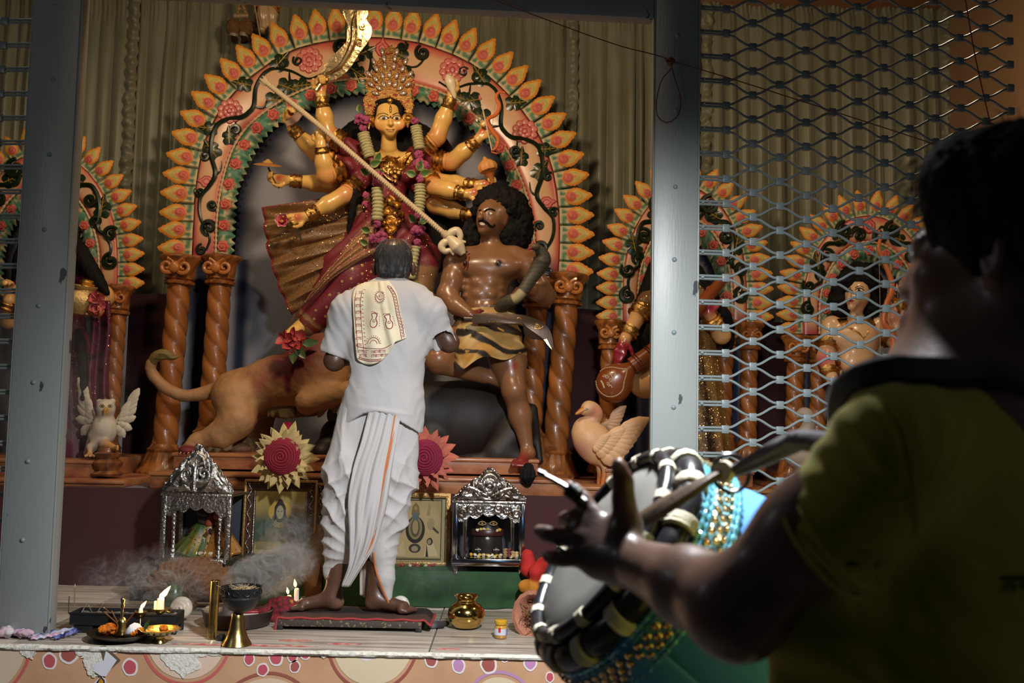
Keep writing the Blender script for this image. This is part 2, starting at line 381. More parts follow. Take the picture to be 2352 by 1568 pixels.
def petal_mesh(name,mt,L,Wd,cup=.25,tipy=.6,col=None,n=7,m=5,ridge=.0):
 """a leaf/petal along +X, up +Z, base at the origin"""
 g=G()
 def f(u,v):
  y=(v-.5)*2;wd=Wd*np.sin(np.clip(u**tipy,0,1)*PI)**.8*.5+Wd*.06*(1-u)
  return np.stack([u*L,y*wd,cup*L*(u*u*.8)+cup*wd*y*y*1.2+ridge*np.sin(y*9)*L],1)
 g.grid(f,n,m,col if col is not None else(.8,.8,.8));return g.mesh(name,mt,fix=False)
 # ================================================================== the setting
YF=4.02
marble=mat('marble',(.50,.44,.37),.22,var=((.24,.20,.165),2.2,.46,.66,(1.,14,1)),bump=(60,.05))
peach=mat('peach_paint',(.60,.34,.19),.62,bump=(30,.25,.003),var=((.52,.29,.16),6,.45,.7))
plaster=mat('chipped_plaster',(.78,.75,.67),.9,bump=(110,.6,.006),var=((.56,.50,.40),60,.5,.68))
g=G();g.box((0,5.6,-.04),(7.4,3.14,.07),col=(.2,.17,.14));fl=struct(g,'floor',mat('grout',(.09,.08,.07),.8))
xj=WZ(1005,1440)[0];TW=.83
for i in range(-5,4):
 for j,(y0,y1)in enumerate(((YF,4.9),(4.9,5.9),(5.9,7.1))):
  x0=xj+i*TW;x0c,x1c=max(x0,-3.6),min(x0+TW,3.6)
  g=G();g.box(((x0c+x1c)/2,(y0+y1)/2,-.012),(x1c-x0c-.006,y1-y0-.005,.024),col=(.5,.4,.3),bev=.0015);g.obj('tile',marble,fl)
  # red powder trodden into the marble at the front
red_pow=mat('red_powder',(.55,.09,.09),.9,var=((.62,.40,.33),25,.40,.62))
rp=G()
for(a,b,y)in((392,735,1478),(752,832,1478),(640,720,1470),(1000,1060,1490)):
 p0,p1=WZ(a,y),WZ(b,y);L=p1[0]-p0[0];o=[]
 for i in range(22):
  t=i/21*2*PI;o.append([(p0[0]+p1[0])/2+math.cos(t)*L/2,max(YF+.012,p0[1]+math.sin(t)*.016*(1+.5*math.sin(i*2.7))),.0005])
 rp.prism(o,.0006,dirv=(0,0,1))
o=rp.obj('powder_stain',red_pow,fl);o['kind']='stuff'
# chipped lip of the stage
g=G()
def lip(u,v):
 a=v*2*PI;r=.012+.004*noise3(np.stack([u*95,np.cos(a)*.6,np.sin(a)*.6],1),3)
 return np.stack([-3.6+7.2*u,YF+.004+np.cos(a)*r,-.0125+np.sin(a)*r*.95],1)
g.grid(lip,900,9,(.7,.68,.6));struct(g,'trim_1',plaster)
# painted front of the stage
g=G();g.box((0,YF+.055,-.34),(7.2,.1,.64),col=(.6,.36,.2));fw=struct(g,'wall_front',peach)
def disc(gg,c,r,col,y,n=28,wob=.03,sq=1.0,r0=0,seed=0):
 o=[];rn=random.Random(int(c[0]*977)+seed)
 ph=rn.random()*6
 A=np.linspace(0,2*PI,n,endpoint=False);rr=r*(1+wob*np.sin(2*A+ph)+wob*.6*np.sin(5*A+ph*2))
 P=np.stack([c[0]+rr*np.cos(A)*.86*sq,np.full(n,y),c[2]+rr*np.sin(A)],1);P[:,2]=np.minimum(P[:,2],-.02)
 if r0:
  Q=np.stack([c[0]+(rr-r0)*np.cos(A)*.86*sq,np.full(n,y),c[2]+(rr-r0)*np.sin(A)],1);Q[:,2]=np.minimum(Q[:,2],-.02)
  gg.add(np.vstack([P,Q]),[(i,(i+1)%n,n+(i+1)%n,n+i)for i in range(n)],col)
 else:gg.add(P,[tuple(range(n))],col)
paint=mat('wall_paint',None,.6,bump=(40,.2,.002))
WH,RED,BRN,MAU,CRM=H('#e8dcd8'),H('#c25560'),H('#a5584e'),H('#c08ab4'),H('#dcc5a2')
# big half circles with a coloured rim
for(x,y,r,rim,fill)in((-60,1462,150,'#c7625a','#d8bfa6'),(428,1452,118,'#c8645f','#dfc4ae'),(857,1466,118,'#9c5448','#dcc8a6'),(1145,1640,95,'#b98ab0','#dcc6a4'),(610,1700,150,'#9c5a48','#d8bfa0'),(1500,1480,130,'#c7625a','#d8bfa6')):
 g=G();c=W(x,y,YF);R=M(r,YF)
 disc(g,c,R*1.0,H(rim),YF+.0035,60,.01,1.05,.013);disc(g,c,R-.026,H(fill),YF+.0035,60,.01,1.05)
 g.obj('painted_circle',paint,fw,fix=False)
for(x,y,r,c1)in((113,1518,16,RED),(158,1500,21,BRN),(207,1486,8,RED),(264,1491,8,RED),(298,1532,17,RED),(572,1513,13,RED),(633,1510,16,RED),(672,1505,13,RED),(702,1501,12,RED),(677,1531,12,BRN),(603,1538,13,RED),(990,1515,15,BRN),(1053,1528,15,MAU),(1087,1503,10,BRN),(1122,1526,18,BRN),(1160,1509,10,BRN),(1218,1520,16,MAU),(1263,1555,10,RED),(1405,1520,15,MAU),(1330,1510,13,BRN)):
 g=G();c=W(x,y,YF);R=M(r,YF);disc(g,c,R*1.22,WH,YF+.003,24,.05);disc(g,c,R*.92,c1,YF+.0022,22,.05);g.obj('painted_dot',paint,fw,fix=False)
for(x,y,R,cs)in((842,1478,38,('#e6dbe0','#bd86ac','#c04a63')),):
 g=G();c=W(x,y,YF)
 for k,(q,cc)in enumerate(zip((1,.82,.42),cs)):disc(g,c,M(R*q,YF),H(cc),YF+.003-.0008*k,34,.02)
 g.obj('painted_eye',paint,fw,fix=False)
 # patches where the paint has come off
def patch(name,pts,mt,par,y,seed):
 g=G();P=cat(pts+[pts[0]],70)[:-1];rn=np.random.default_rng(seed);P=P+rn.normal(0,1.6,P.shape);Q=np.array([W(a,b,y)for a,b in P]);Q[:,1]=y
 Q[:,2]=np.minimum(Q[:,2],-.014);g.prism(Q,.003,(.7,.68,.6));return g.obj(name,mt,par)
patch('bare_patch',[(172,1490),(190,1487),(215,1489),(243,1487),(247,1520),(236,1540),(212,1556),(196,1534),(190,1512),(174,1500)],plaster,fw,YF+.0005,1)
patch('bare_patch',[(362,1487),(430,1484),(485,1494),(505,1505),(452,1510),(462,1532),(440,1545),(420,1554),(398,1540),(376,1520),(366,1502)],plaster,fw,YF+.0005,2)
patch('bare_patch',[(35,1478),(78,1477),(80,1500),(70,1512),(48,1500)],plaster,fw,YF+.0005,4)
patch('bare_patch',[(725,1488),(748,1488),(748,1510),(735,1506)],plaster,fw,YF+.0005,5)
patch('bare_patch',[(930,1492),(970,1492),(972,1508),(945,1505)],plaster,fw,YF+.0005,6)
# ground in front of the stage
g=G();g.box((0,1.5,-.66),(9,9,.1),col=(.2,.18,.16));struct(g,'floor.001',mat('hall_floor',(.10,.09,.08),.5,var=((.06,.055,.05),3,.4,.7)))
# back wall, right wall, ceiling
wallp=mat('orange_wall',(.34,.20,.10),.75,var=((.29,.165,.08),2.5,.4,.7),bump=(50,.1))
g=G();g.box((0,7.35,1.7),(7.6,.1,4.9),col=(.4,.2,.1));struct(g,'wall_back',wallp)
xr=W(2172,200,6.9)[0]
g=G();g.box((xr+.06,5.7,1.7),(.1,3.4,4.9),col=(.4,.2,.1));struct(g,'wall_right',wallp)
zc=W(1950,22,6.9)[2]
g=G();g.box((0,5.7,zc+.35),(7.6,3.4,.08),col=(.4,.2,.1));struct(g,'ceiling',wallp)
g=G();g.box((.3,7.12,zc+.14),(5.6,.3,.28),col=(.4,.2,.1),bev=.01);g.box((.3,6.95,zc+.03),(5.6,.05,.05),col=(.3,.15,.08),bev=.01);struct(g,'trim_2',mat('pelmet_wood',(.22,.10,.04),.6,bump=(30,.2)))
# ------------------------------------------------------------------ satin curtain, hung in four panels with ruffled seams
satin=mat('green_satin',(.225,.225,.145),.42,var=((.17,.165,.10),5,.4,.68,(1,1,.35)),bump=(25,.12,.004,(1,1,.25)),sheen=.2)
YC=6.92
def curtain(xa,xb,label,seed,sway=0.):
 rn=np.random.default_rng(seed);pa,pb=W(xa,20,YC),W(xb,20,YC);x0,x1=pa[0],pb[0];z1=zc+.02;z0=.55
 edges=[0];
 while edges[-1]<x1-x0:edges.append(edges[-1]+rn.uniform(.055,.135))
 edges=np.array(edges);dep=rn.uniform(.035,.085,len(edges));lean=rn.normal(0,.03,len(edges));pw=rn.uniform(.45,1.5,len(edges))
 def f(u,v):
  x=u*(x1-x0);i=np.clip(np.searchsorted(edges,x,side='right')-1,0,len(edges)-2);t=(x-edges[i])/(edges[i+1]-edges[i])
  prof=np.sin(np.clip(t,0,1)*PI)**pw[i]
  amp=dep[i]*(.4+.6*sstep(0,.25,1-v));y=YC-amp*prof+.012*noise3(np.stack([x*6,v*5,v*0],1),seed)
  gath=sstep(.93,1.,v)*.012*np.sin(x*190+3*np.sin(v*60))
  xx=x0+x+lean[i]*(1-v)*prof*.5+sway*(1-v)
  return np.stack([xx,y-gath,z0+(z1-z0)*v+.01*np.sin(x*30)*v],1)
 t=T('curtain',label,'curtain',((x0+x1)/2,YC,z0))
 g=G();g.grid(f,int((x1-x0)*260)+60,46,(.25,.24,.15));g.obj('curtain_cloth',satin,t,smooth='all',fix=False)
 def ruf(u,v):
  wv=np.stack([v*52,u*2,u*0],1);nn=noise3(wv,seed+4,2)
  return np.stack([x1-.005+(u-.5)*.075*(1+.3*nn)+sway*(1-v),YC-.05-.03*np.cos((u-.5)*PI)-.028*nn*np.cos((u-.5)*2.6)-.014*np.sin(v*230+3*nn),z0+(z1-z0)*v],1)
 g=G();g.grid(ruf,9,260,(.3,.29,.19));g.obj('ruffle',satin,t,smooth='all',fix=False)
curtain(-330,318,'green satin curtain panel with ruffled seam behind the left arch',11)
curtain(318,1318,'widest green satin curtain panel, directly behind the large central arch',12)
curtain(1318,1622,'green satin curtain panel partly behind the right gate post',13)
curtain(1622,2166,'green satin curtain panel behind the wire mesh reaching the orange wall',14,.02)
# dark red cloth hung behind the altars and round the altar table
redc=mat('dark_red_cloth',(.042,.006,.008),.85,bump=(70,.2,.003),var=((.05,.006,.009),3,.4,.7),sheen=.3)
def drape(name,label,pts,Yb,z0,n,amp,seed,mt,cat_='cloth',roll=.0):
 a,b=pts;P=W(*a,Yb);Q=W(*b,Yb);rn=np.random.default_rng(seed)
 def f(u,v):
  x=P[0]+(Q[0]-P[0])*u;zt=P[2]+(Q[2]-P[2])*u
  nn=noise3(np.stack([x*n,v*1.2,v*0],1),seed,2);y=Yb-amp*nn*(1-.55*v)+roll*sstep(.93,1,v)*.25
  return np.stack([x,y,z0+(zt-z0)*v],1)
 g=G();g.grid(f,220,16,(.1,.02,.02));o=g.obj(name,mt,None,smooth='all',fix=False);tag(o,label,cat_);return o
drape('red_backcloth','dark red cloth hung between the left altar and the central columns',((-420,672),(600,676)),6.72,.5,5,.05,3,redc)
drape('red_backcloth','dark red cloth hung behind the swan and the right altars',((1210,700),(2300,775)),6.72,.5,5,.05,4,redc)
ZT=W(300,1122,5.42)[2]
g=G();g.box((-.1,6.1,ZT/2),(6.3,1.3,ZT),col=(.1,.02,.02),bev=.01);tb=g.obj('altar_table',redc);tag(tb,'long altar table covered in dark red cloth below the statues','table')
drape('table_skirt','dark red skirt cloth hanging from the altar table behind the shrines',((-500,1104),(2500,1165)),5.38,0.0,4,.045,6,redc)
# low ledge with the green cloth
ZL=.175
greenc=mat('dark_green_cloth',(.022,.075,.022),.85,bump=(60,.15),var=((.012,.04,.014),6,.4,.7))
x0,x1=W(556,1310,5.1)[0],W(1216,1310,5.1)[0]
g=G();g.box(((x0+x1)/2,5.15,ZL/2),(x1-x0,.36,ZL),col=(.02,.07,.02),bev=.004);lg=g.obj('ledge',greenc);tag(lg,'low ledge under the shrines and framed pictures, covered in green cloth','ledge')
def gf(u,v):
 x=x0+(x1-x0)*u;nn=noise3(np.stack([x*7,v*1.3,v*0],1),9,2)
 return np.stack([x+.03*nn*(1-v),4.955-.05*(nn+.4)*(1-v)**.8,.004+(ZL-.004)*v],1)
g=G();g.grid(gf,140,12,(.02,.07,.02));o=g.obj('green_cloth',greenc,None,smooth='all',fix=False);tag(o,'crumpled dark green cloth hanging over the front of the low ledge','cloth')
g=G();xl0,xl1=W(330,1310,5.15)[0],x0-.01
g.box(((xl0+xl1)/2,5.15,ZL/2),(xl1-xl0,.36,ZL),col=(.1,.05,.03),bev=.004);o=g.obj('plinth',mat('dark_wood',(.045,.028,.02),.6,bump=(30,.2)));tag(o,'dark low plinth under the left silver shrine','plinth')
# ================================================================== gate: posts, beam, wire mesh, strings
YG=4.14
greyp=mat('grey_gloss_paint',(.27,.295,.28),.40,var=((.055,.06,.06),17,.68,.70,(1,1,.5)),bump=(110,.22,.003,(1,1,.12)))
rivm=mat('rivet_paint',(.2,.25,.26),.25)
def post(xl,xr,py,y_bot,label,rivets,dep=.09,lip=True):
 a,b=W(xl,py,YG),W(xr,py,YG);w=b[0]-a[0];xc=(a[0]+b[0])/2;zb=0.;zt=3.1
 t=T('gate_post',label,'post',(xc,YG,zb));g=G()
 g.box((xc,YG+dep/2,(zb+zt)/2),(w,dep,zt-zb),col=(.2,.25,.26),bev=.004)
 g.obj('post_body',greyp,t)
 g=G();g.box((b[0]+.004,YG+.012,(zb+zt)/2),(.008,.02,zt-zb),col=(.2,.25,.26),bev=.002);g.box((a[0]-.003,YG+.012,(zb+zt)/2),(.006,.02,zt-zb),col=(.2,.25,.26),bev=.002);g.obj('edge_lip',greyp,t)
 for(x,y)in rivets:
  p=W(x,y,YG);g=G();g.lathe([(.0105,.002),(.0105,-.001),(.008,-.005),(.004,-.0075),(.0005,-.008)],(p[0],YG,p[2]),12,(.3,.35,.35),(0,1,0));g.obj('rivet',rivm,t)
 return t
post(36,148,700,1455,'wide grey painted metal gate post left of the altar',((125,14),(122,183),(113,355),(102,527),(89,702),(77,878),(64,1059),(52,1240)))
post(1501,1602,600,1300,'grey painted metal gate post right of centre with a red string tied on',((1556,82),(1553,255),(1551,429),(1549,596),(1548,763),(1547,935)))
a,b=W(185,-22,YG),W(1502,42,YG);hb=.09
g=G();d=b-a;an=math.atan2(d[2],d[0]);R=np.array(Matrix.Rotation(-an,3,'Y'));c=(a+b)/2
g.box(c+np.array([0,.035,hb/2]),(np.linalg.norm(d),.07,hb),rot=R,col=(.2,.25,.26),bev=.004);o=g.obj('gate_beam',greyp);tag(o,'grey metal cross beam joining the two gate posts at the top','beam')
wirem=mat('grey_wire_paint',(.19,.225,.225),.38,bump=(180,.25,.002))
def mesh_gate(X0,sgn,first,label,z_top,z_bot,ncol,ang):
 t=T('wire_gate',label,'gate',(X0,YG+.03,z_bot));pit=.1065;cs=.1195
 nrow=int((z_top-z_bot)/pit)+1
 def pt(s,z):return np.array([X0+sgn*s*math.cos(ang),YG+.03+s*math.sin(ang),z])
 cx=[first+k*cs for k in range(ncol)]
 clipg=G();clipg.box((0,0,0),(.032,.017,.034),col=(.2,.23,.23),bev=.003);clipg.box((0,0,.0),(.026,.0195,.02),col=(.2,.23,.23),bev=.002);clipme=clipg.mesh('clip',wirem)
 for i in range(nrow*2):
  P=[pt(0,0)];zz=[]
  S=[]
  for k in range(ncol):
   j=i//2 if k%2==0 else(i+1)//2
   zc_=z_top-pit*(j if k%2==0 else j-.5);up=(i%2==0)if k%2==0 else(i%2==1)
   zz.append(zc_+(.0066 if up else-.0066));S.append(cx[k])
  pts=[pt(-.0,zz[0])]
  for k in range(ncol-1):
   for f in np.linspace(0,1,9)[:-1]:pts.append(pt(S[k]+(S[k+1]-S[k])*f,zz[k]+(zz[k+1]-zz[k])*sstep(.1,.9,f)))
  pts.append(pt(S[-1],zz[-1]));g=G();g.tube(pts,.0056,6,(.2,.23,.23));g.obj('wire',wirem,t)
 for k in range(ncol):
  for j in range(nrow):
   z=z_top-pit*(j if k%2==0 else j-.5);link('clip',clipme,t,pt(cx[k],z),(0,0,ang*sgn))
 bg=G();bg.lathe([(.007,0),(.007,.004),(.004,.007)],(0,0,0),8,(.3,.34,.34),(0,-1,0));bm_=bg.mesh('bolt',wirem)
 for j in range(nrow):link('bolt',bm_,t,pt(.025,z_top-pit*j)+np.array([0,-.006,0]))
 return t
xr_=W(1604,400,YG)[0];mesh_gate(xr_,1,W(1673,400,YG)[0]-xr_,'grey folding wire mesh gate to the right of the post, in front of the archer',W(1673,12,YG)[2]+.1065,W(1673,1185,YG)[2],12,math.radians(7))
xl_=W(20,700,YG)[0]+.06;mesh_gate(xl_,-1,.17,'grey folding wire gate at the far left edge, only its straight rods showing',W(60,97,YG)[2]+.1065,W(0,1290,YG)[2],4,math.radians(4))
strm=mat('red_string',(.16,.035,.03),.8)
def string(px,label,name='string',r=.0024,extra=None):
 g=G();g.tube(Ws(px),r,6,(.2,.05,.04),60)
 if extra:extra(g)
 o=g.obj(name,strm);tag(o,label,'string')
def knot(g):
 k=W(1540,140,4.115);g.ell(k,(.012,.01,.012),lump=.4);g.tube(Ws([(1528,136,4.11),(1538,150,4.1),(1550,140,4.11),(1540,132,4.1),(1530,142,4.11)]),.003,6,(.2,.05,.04),30)
string([(1100,-14,4.1),(1300,62,4.105),(1420,104,4.11),(1540,140,4.115),(1519,185,4.12),(1508,230,4.125),(1511,268,4.125),(1535,281,4.125),(1559,262,4.125),(1563,225,4.125),(1550,180,4.12),(1540,142,4.115)],'dark red string knotted on the post with a hanging loop',extra=knot)
string([(1542,140,4.115),(1690,184,4.11),(1990,280,4.11),(2190,345,4.1)],'dark red string running down to the right in front of the wire mesh')
string([(2214,-20,4.05),(2240,130,4.05),(2275,285,4.05),(2292,350,4.05)],'dark red string hanging near the orange wall above the drummer')
# ================================================================== painted arches, columns, platforms
carv=mat('painted_relief',None,.5,bump=(120,.25,.003))
mattep=mat('matte_paint',None,.8,bump=(40,.05))
gloss=mat('glossy_paint',None,.28,bump=(60,.06))
ORG,YEL,GRN,PNK,DRED,TEAL,CRE,VINE=H('#e08a28'),H('#dcb860'),H('#a4b060'),H('#d46a58'),H('#a82a34'),H('#4f8060'),H('#d2b888'),H('#17240f')
def tile_mesh():
 g=G()
 def base(u,v):
  x=(u-.5)*.97;y=v*.95;z=.16+.09*noise3(np.stack([x*5,y*5,x*0+3],1),5,2);e=(np.abs(u-.5)>.46)|(v>.97);return np.stack([x,y,np.where(e,.0,z)],1)
 def bc(u,v,X):
  n=noise3(np.stack([u*6,v*6,u*0],1),8,2);c=mix(np.broadcast_to(TEAL,(len(u),3)),CRE,sstep(-.1,.35,n)[:,None]);c=mix(c,CRE*1.05,sstep(.16,.05,v)[:,None]);return mix(c,H('#3c6a52'),(sstep(.4,.48,np.abs(u-.5))*.6)[:,None])
 g.grid(base,13,13,bc)
 A=np.linspace(-PI,PI,40,endpoint=False);rings=11;V=[];C=[]
 for k in range(rings+1):
  q=k/rings
  r=.46*(1-.0*np.abs(A));tip=np.maximum(0,np.cos(A))**7
  ser=1+(.045*np.sin(A*17)if k==rings else 0)*(np.abs(A)<2.2)
  x=q*np.sin(A)*.49*ser;y=.95+q*np.where(np.cos(A)>0,np.cos(A)*.5+tip*.36,np.cos(A)*.60)*ser
  d=np.hypot(x/.30,(y-.68)/.30);rose=d<1;e=np.hypot(x/.30,(y-1.02)/.34);a2=np.arctan2(y-.68,x)
  z=.20+.22*(1-q**2)+.10*np.maximum(0,1-d**2)*(1+.35*np.sin(d*9+a2*2))
  V.append(np.stack([x,y,z],1))
  c=mix(np.broadcast_to(YEL,(40,3)),ORG,sstep(.55,.9,np.full(40,q))[:,None])
  c=mix(c,GRN,(sstep(1.05,.6,e)*(.5+.5*np.sign(np.sin(e*11))*.8))[:,None])
  c=mix(c,H('#d98a4a'),sstep(.45,.25,e)[:,None]);c=mix(c,PNK*(1),sstep(1.0,.85,d)[:,None]);c=mix(c,DRED,(sstep(.9,.6,d)*(np.sin(d*12+a2)>.55)*.6)[:,None]);C.append(c)
 n=40;F=[(k*n+j,k*n+(j+1)%n,(k+1)*n+(j+1)%n,(k+1)*n+j)for k in range(rings)for j in range(n)]
 V.append(np.stack([V[-1][:,0],V[-1][:,1],V[-1][:,2]*0],1));C.append(C[-1]*.8);F+=[(rings*n+n+j,rings*n+j,rings*n+(j+1)%n,rings*n+n+(j+1)%n)for j in range(n)]
 g.add(np.vstack(V),F,np.vstack(C));return g.mesh('leaf_tile',carv,fix=True)
TILE=tile_mesh()
def rose_mesh():
 g=G();n=30
 def f(u,v):
  a=u*2*PI;r=v*(1+.12*np.cos(a*6)*v);z=.42*(1-v**2)+.1*np.sin(v*13+a);return np.stack([r*np.cos(a)*.5,r*np.sin(a)*.5,z*.5],1)
 def c(u,v,X):a=u*2*PI;return mix(np.broadcast_to(PNK*1.05,(len(u),3)),DRED,((np.sin(v*13+a)>.45)*.55*sstep(1,.7,v))[:,None])
 g.grid(f,n,8,c,closed=True);return g.mesh('rose',carv,fix=False)
ROSE=rose_mesh()
def face_basis(tx,tz):
 t=np.array([tx,0,tz]);o=np.cross(np.array([0,-1.,0]),t);return Matrix((t,o,(0,-1,0))).transposed()
class Band:
 """the three outlines of an arch, all read with the same fraction s along the arch"""
 def __init__(s,OB,IB,IG,Y):
  s.Y=Y;s.o,s.i,s.g=[np.array([W(p[0],p[1],Y)for p in cat(q,400)])for q in(OB,IB,IG)]
 def at(s,c,t):x=np.linspace(0,1,400);return np.stack([np.interp(t,x,c[:,k])for k in range(3)],-1)
 def band(s,t,q):a,b=s.at(s.o,t),s.at(s.i,t);return a+(b-a)*np.asarray(q)[...,None]
 def gar(s,t,q):a,b=s.at(s.i,t),s.at(s.g,t);return a+(b-a)*np.asarray(q)[...,None]
def spiral(c,r,a0,turns,n=26,sgn=1):
 t=np.linspace(0,1,n);a=a0+sgn*turns*2*PI*t;rr=r*(1-.82*t);return np.stack([c[0]+rr*np.cos(a),c[1]+rr*np.sin(a)],1)
LEAFO=[(float(a),float(b))for a,b in cat(np.array([(0,0),(-.06,.30),(.20,.46),(.42,.34),(.52,.50),(.80,.40),(.90,.20),(1.3,0),(.90,-.20),(.80,-.40),(.52,-.50),(.42,-.34),(.20,-.46),(-.06,-.30),(0,0)]),44)[:-1]]
LEAFX=[(0,0),(.22,.34),(.5,.30),(.62,.44),(.86,.30),(.98,.12),(1.25,0),(.98,-.12),(.86,-.30),(.62,-.44),(.5,-.30),(.22,-.34)]
def arch(label,OB,IB,IG,Y,ntile,tlen,nrose,rose_r,decor,panel_cols=None,panel_rect=None):
 B=Band(OB,IB,IG,Y);mid=B.at(B.o,np.array([.5]))[0];base=B.at(B.o,np.array([0.,1.])).mean(0)
 t=T('arch',label,'arch',(base[0],Y,base[2]));d=.05;L=np.linalg.norm(np.diff(B.o,axis=0),axis=1).sum();tw=L/ntile
 # pink band
 g=G();fr=lambda u,v:B.band(u,v)+np.stack([u*0,-.022*np.sin(v*PI)**.3,u*0],1)
 def pc(u,v,X):
  e=np.abs(v-.5)*2;c=mix(np.broadcast_to(H('#dcae84'),(len(u),3)),H('#cf6454'),sstep(.35,.98,e+.25*(noise3(np.stack([u*26,v*2,u*0],1),3)))[:,None])
  c=mix(c,H('#7d2430'),sstep(.93,.98,e)[:,None]);return mix(c,H('#b03a4a'),(sstep(.05,0,np.minimum(u,1-u))*.9)[:,None])
 g.grid(fr,170,17,pc)
 g.obj('pink_band',gloss,t,fix=False)
 # carved green garland with a saw-tooth inner edge
 def gf(u,v):
  saw=np.abs(((u*L*1.0/.062)%1)-.5)*2;q=v*(1-.0)+v**6*(.28*saw-.14);p=B.gar(u,q);n=noise3(np.stack([u*L*26,v*5,v*0],1),2,2);return p+np.stack([u*0,-.035*np.sin(np.clip(v*1.1,0,1)*PI)**.5-.014*n,u*0],1)
 def gc(u,v,X):n=noise3(np.stack([u*L*30,v*6,v*0],1),6,2);c=mix(np.broadcast_to(H('#4d8266'),(len(u),3)),H('#cdbd90'),sstep(0,.42,n)[:,None]);return mix(c,H('#d2b48a'),sstep(.12,.03,v)[:,None])
 g=G();g.grid(gf,int(L/.010),9,gc);g.obj('green_garland',carv,t,smooth='all',fix=False)
 g=G();s_=np.linspace(0,1,int(L/.012));P=B.gar(s_,np.full(len(s_),.03));P[:,1]-=.026;g.tube(P,.008+.003*np.sin(np.arange(len(s_))*1.9),6,H('#d0b088'));g.obj('bead_edge',carv,t)
 for k in range(nrose):
  s_=np.array([(k+.5)/nrose]);p=B.gar(s_,np.array([.48]))[0];link('rose',ROSE,t,p+np.array([0,-.035,0]),(PI/2,.7*k,0),rose_r*2)
  # leaf tiles standing round the outside
 for k in range(ntile):
  s0=(k+.5)/ntile;p,q=B.at(B.o,np.array([s0-.01,s0+.01]));c=B.at(B.o,np.array([s0]))[0];tx=nrm(q-p)
  Mx=face_basis(tx[0],tx[2]).to_4x4();o=link('leaf_tile',TILE,t);jit=random.uniform(-.03,.03)
  o.matrix_basis=Matrix.Translation(Vector(c-_loc(t)+np.array([0,-.005+jit*.1,0])))@Mx@Matrix.Rotation(jit,4,'Z')@Matrix.Diagonal((tw,tlen/1.8,tw*.55,1))
  # painted vine
 g=G();fl=G()
 def curve(st,wd,col=VINE):
  wd*=1.3
  st=cat(st,max(24,10*len(st)));P=B.band(st[:,0],st[:,1]);P[:,1]-=.0235;k=len(P);g.tube(P,[wd*.35,wd,wd*.95,wd*.5],6,col,flat=1,up=(0,1,0))if False else g.tube(P,interp([wd*.45,wd,wd,wd*.4],k),6,col)
 bw=np.linalg.norm(B.at(B.o,np.array([.5]))-B.at(B.i,np.array([.5])))
 def xy(s_,q):return B.band(np.array([s_]),np.array([q]))[0]+np.array([0,-.0245,0])
 def locs(s_,q):
  p,r=xy(s_-.004,q),xy(s_+.004,q);tx=nrm(r-p);n=np.cross([0,-1.,0],tx);return xy(s_,q),tx,n
 def curl(s_,q,r,a0,turns,sgn,mir):
  c,tx,n=locs(s_,q);sp=spiral((0,0),r,a0,turns,30,sgn);P=c+sp[:,:1]*tx*mir+sp[:,1:]*n;g.tube(P,interp([r*.2,r*.34,r*.26,r*.38],len(P)),6,VINE);g.ell(P[-1],(r*.36,.004,r*.36),10,6,VINE)
 def leaf(s_,q,ln,ang,mir):
  ln*=1.15
  c,tx,n=locs(s_,q);a=nrm(tx*math.cos(ang)*mir+n*math.sin(ang));b=np.cross(a,[0,1.,0]);lg=G()
  lg.prism([c+a*x*ln+b*y*ln for x,y in LEAFO],.004,H('#1b2c12'),dome=.006);tp=c+a*ln*1.2-np.array([0,.007,0])
  lg.tube([c-np.array([0,.007,0]),tp],.0032,5,H('#a8842a'))
  for x in(.25,.5,.75):
   for y in(-1,1):m0=c+a*x*ln-np.array([0,.0068,0]);lg.tube([m0,m0+a*.16*ln+b*y*.22*ln*(1.1-x*.5)],.002,4,H('#a8842a'))
  lg.obj('leaf',gloss,t)
 def flower(s_,q,r,mir,bud=False):
  c,tx,n=locs(s_,q);fg=G()
  if bud:
   for sc2,cl in((1,'#a52632'),(.84,'#d8786c'),(.5,'#a52632'),(.38,'#dc8a7c')):
    fg.prism([c+np.array([0,-.002*(2-sc2*1.5),0])+(tx*x*.8+n*y)*r*sc2 for x,y in((0,1.35),(.35,.75),(.9,.4),(.95,-.3),(.45,-.85),(0,-.95),(-.45,-.85),(-.95,-.3),(-.9,.4),(-.35,.75))],.004,H(cl))
  else:
   for k in range(10):
    a=k*2*PI/10;pc_=c+(tx*math.cos(a)+n*math.sin(a))*r*.74;fg.ell(pc_,(r*.31,.005,r*.31),10,6,H('#b23a40'));fg.ell(pc_-np.array([0,.0035,0]),(r*.25,.004,r*.25),10,6,H('#d88272'))
   fg.ell(c-np.array([0,.004,0]),(r*.62,.006,r*.62),14,7,H('#b8323c'))
   for k in range(6):a=k*2*PI/6+.3;fg.ell(c+(tx*math.cos(a)+n*math.sin(a))*r*.3-np.array([0,.008,0]),(r*.25,.004,r*.25),10,6,H('#d4756a'))
   fg.ell(c-np.array([0,.011,0]),(r*.26,.004,r*.26),10,6,H('#b63a42'));fg.ell(c-np.array([0,.013,0]),(r*.17,.004,r*.17),10,6,H('#dc8a7a'))
  fg.obj('bud' if bud else 'flower',gloss,t)
 decor(curve,curl,leaf,flower,bw)
 g.obj('vine',gloss,t)
 # painted panel inside
 cen=np.array([B.g[:,0].mean(),Y,B.g[-1][2]*.5+B.g[0][2]*.5]);g=G()
 def pf(u,v):e=B.at(B.g,u);return e*(1-v**1.4*1)[:,None]+cen*(v**1.4)[:,None]+np.stack([u*0,.045+u*0,u*0],1)
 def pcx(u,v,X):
  dist=v**1.4*np.linalg.norm(B.at(B.g,u)-cen,axis=1);n=.018*noise3(X*9,4);base_=np.broadcast_to(H('#8f8f98'),(len(u),3));return mix(H('#10182c')+0*base_,base_,sstep(.01,.1*bw/.17,dist+n)[:,None])
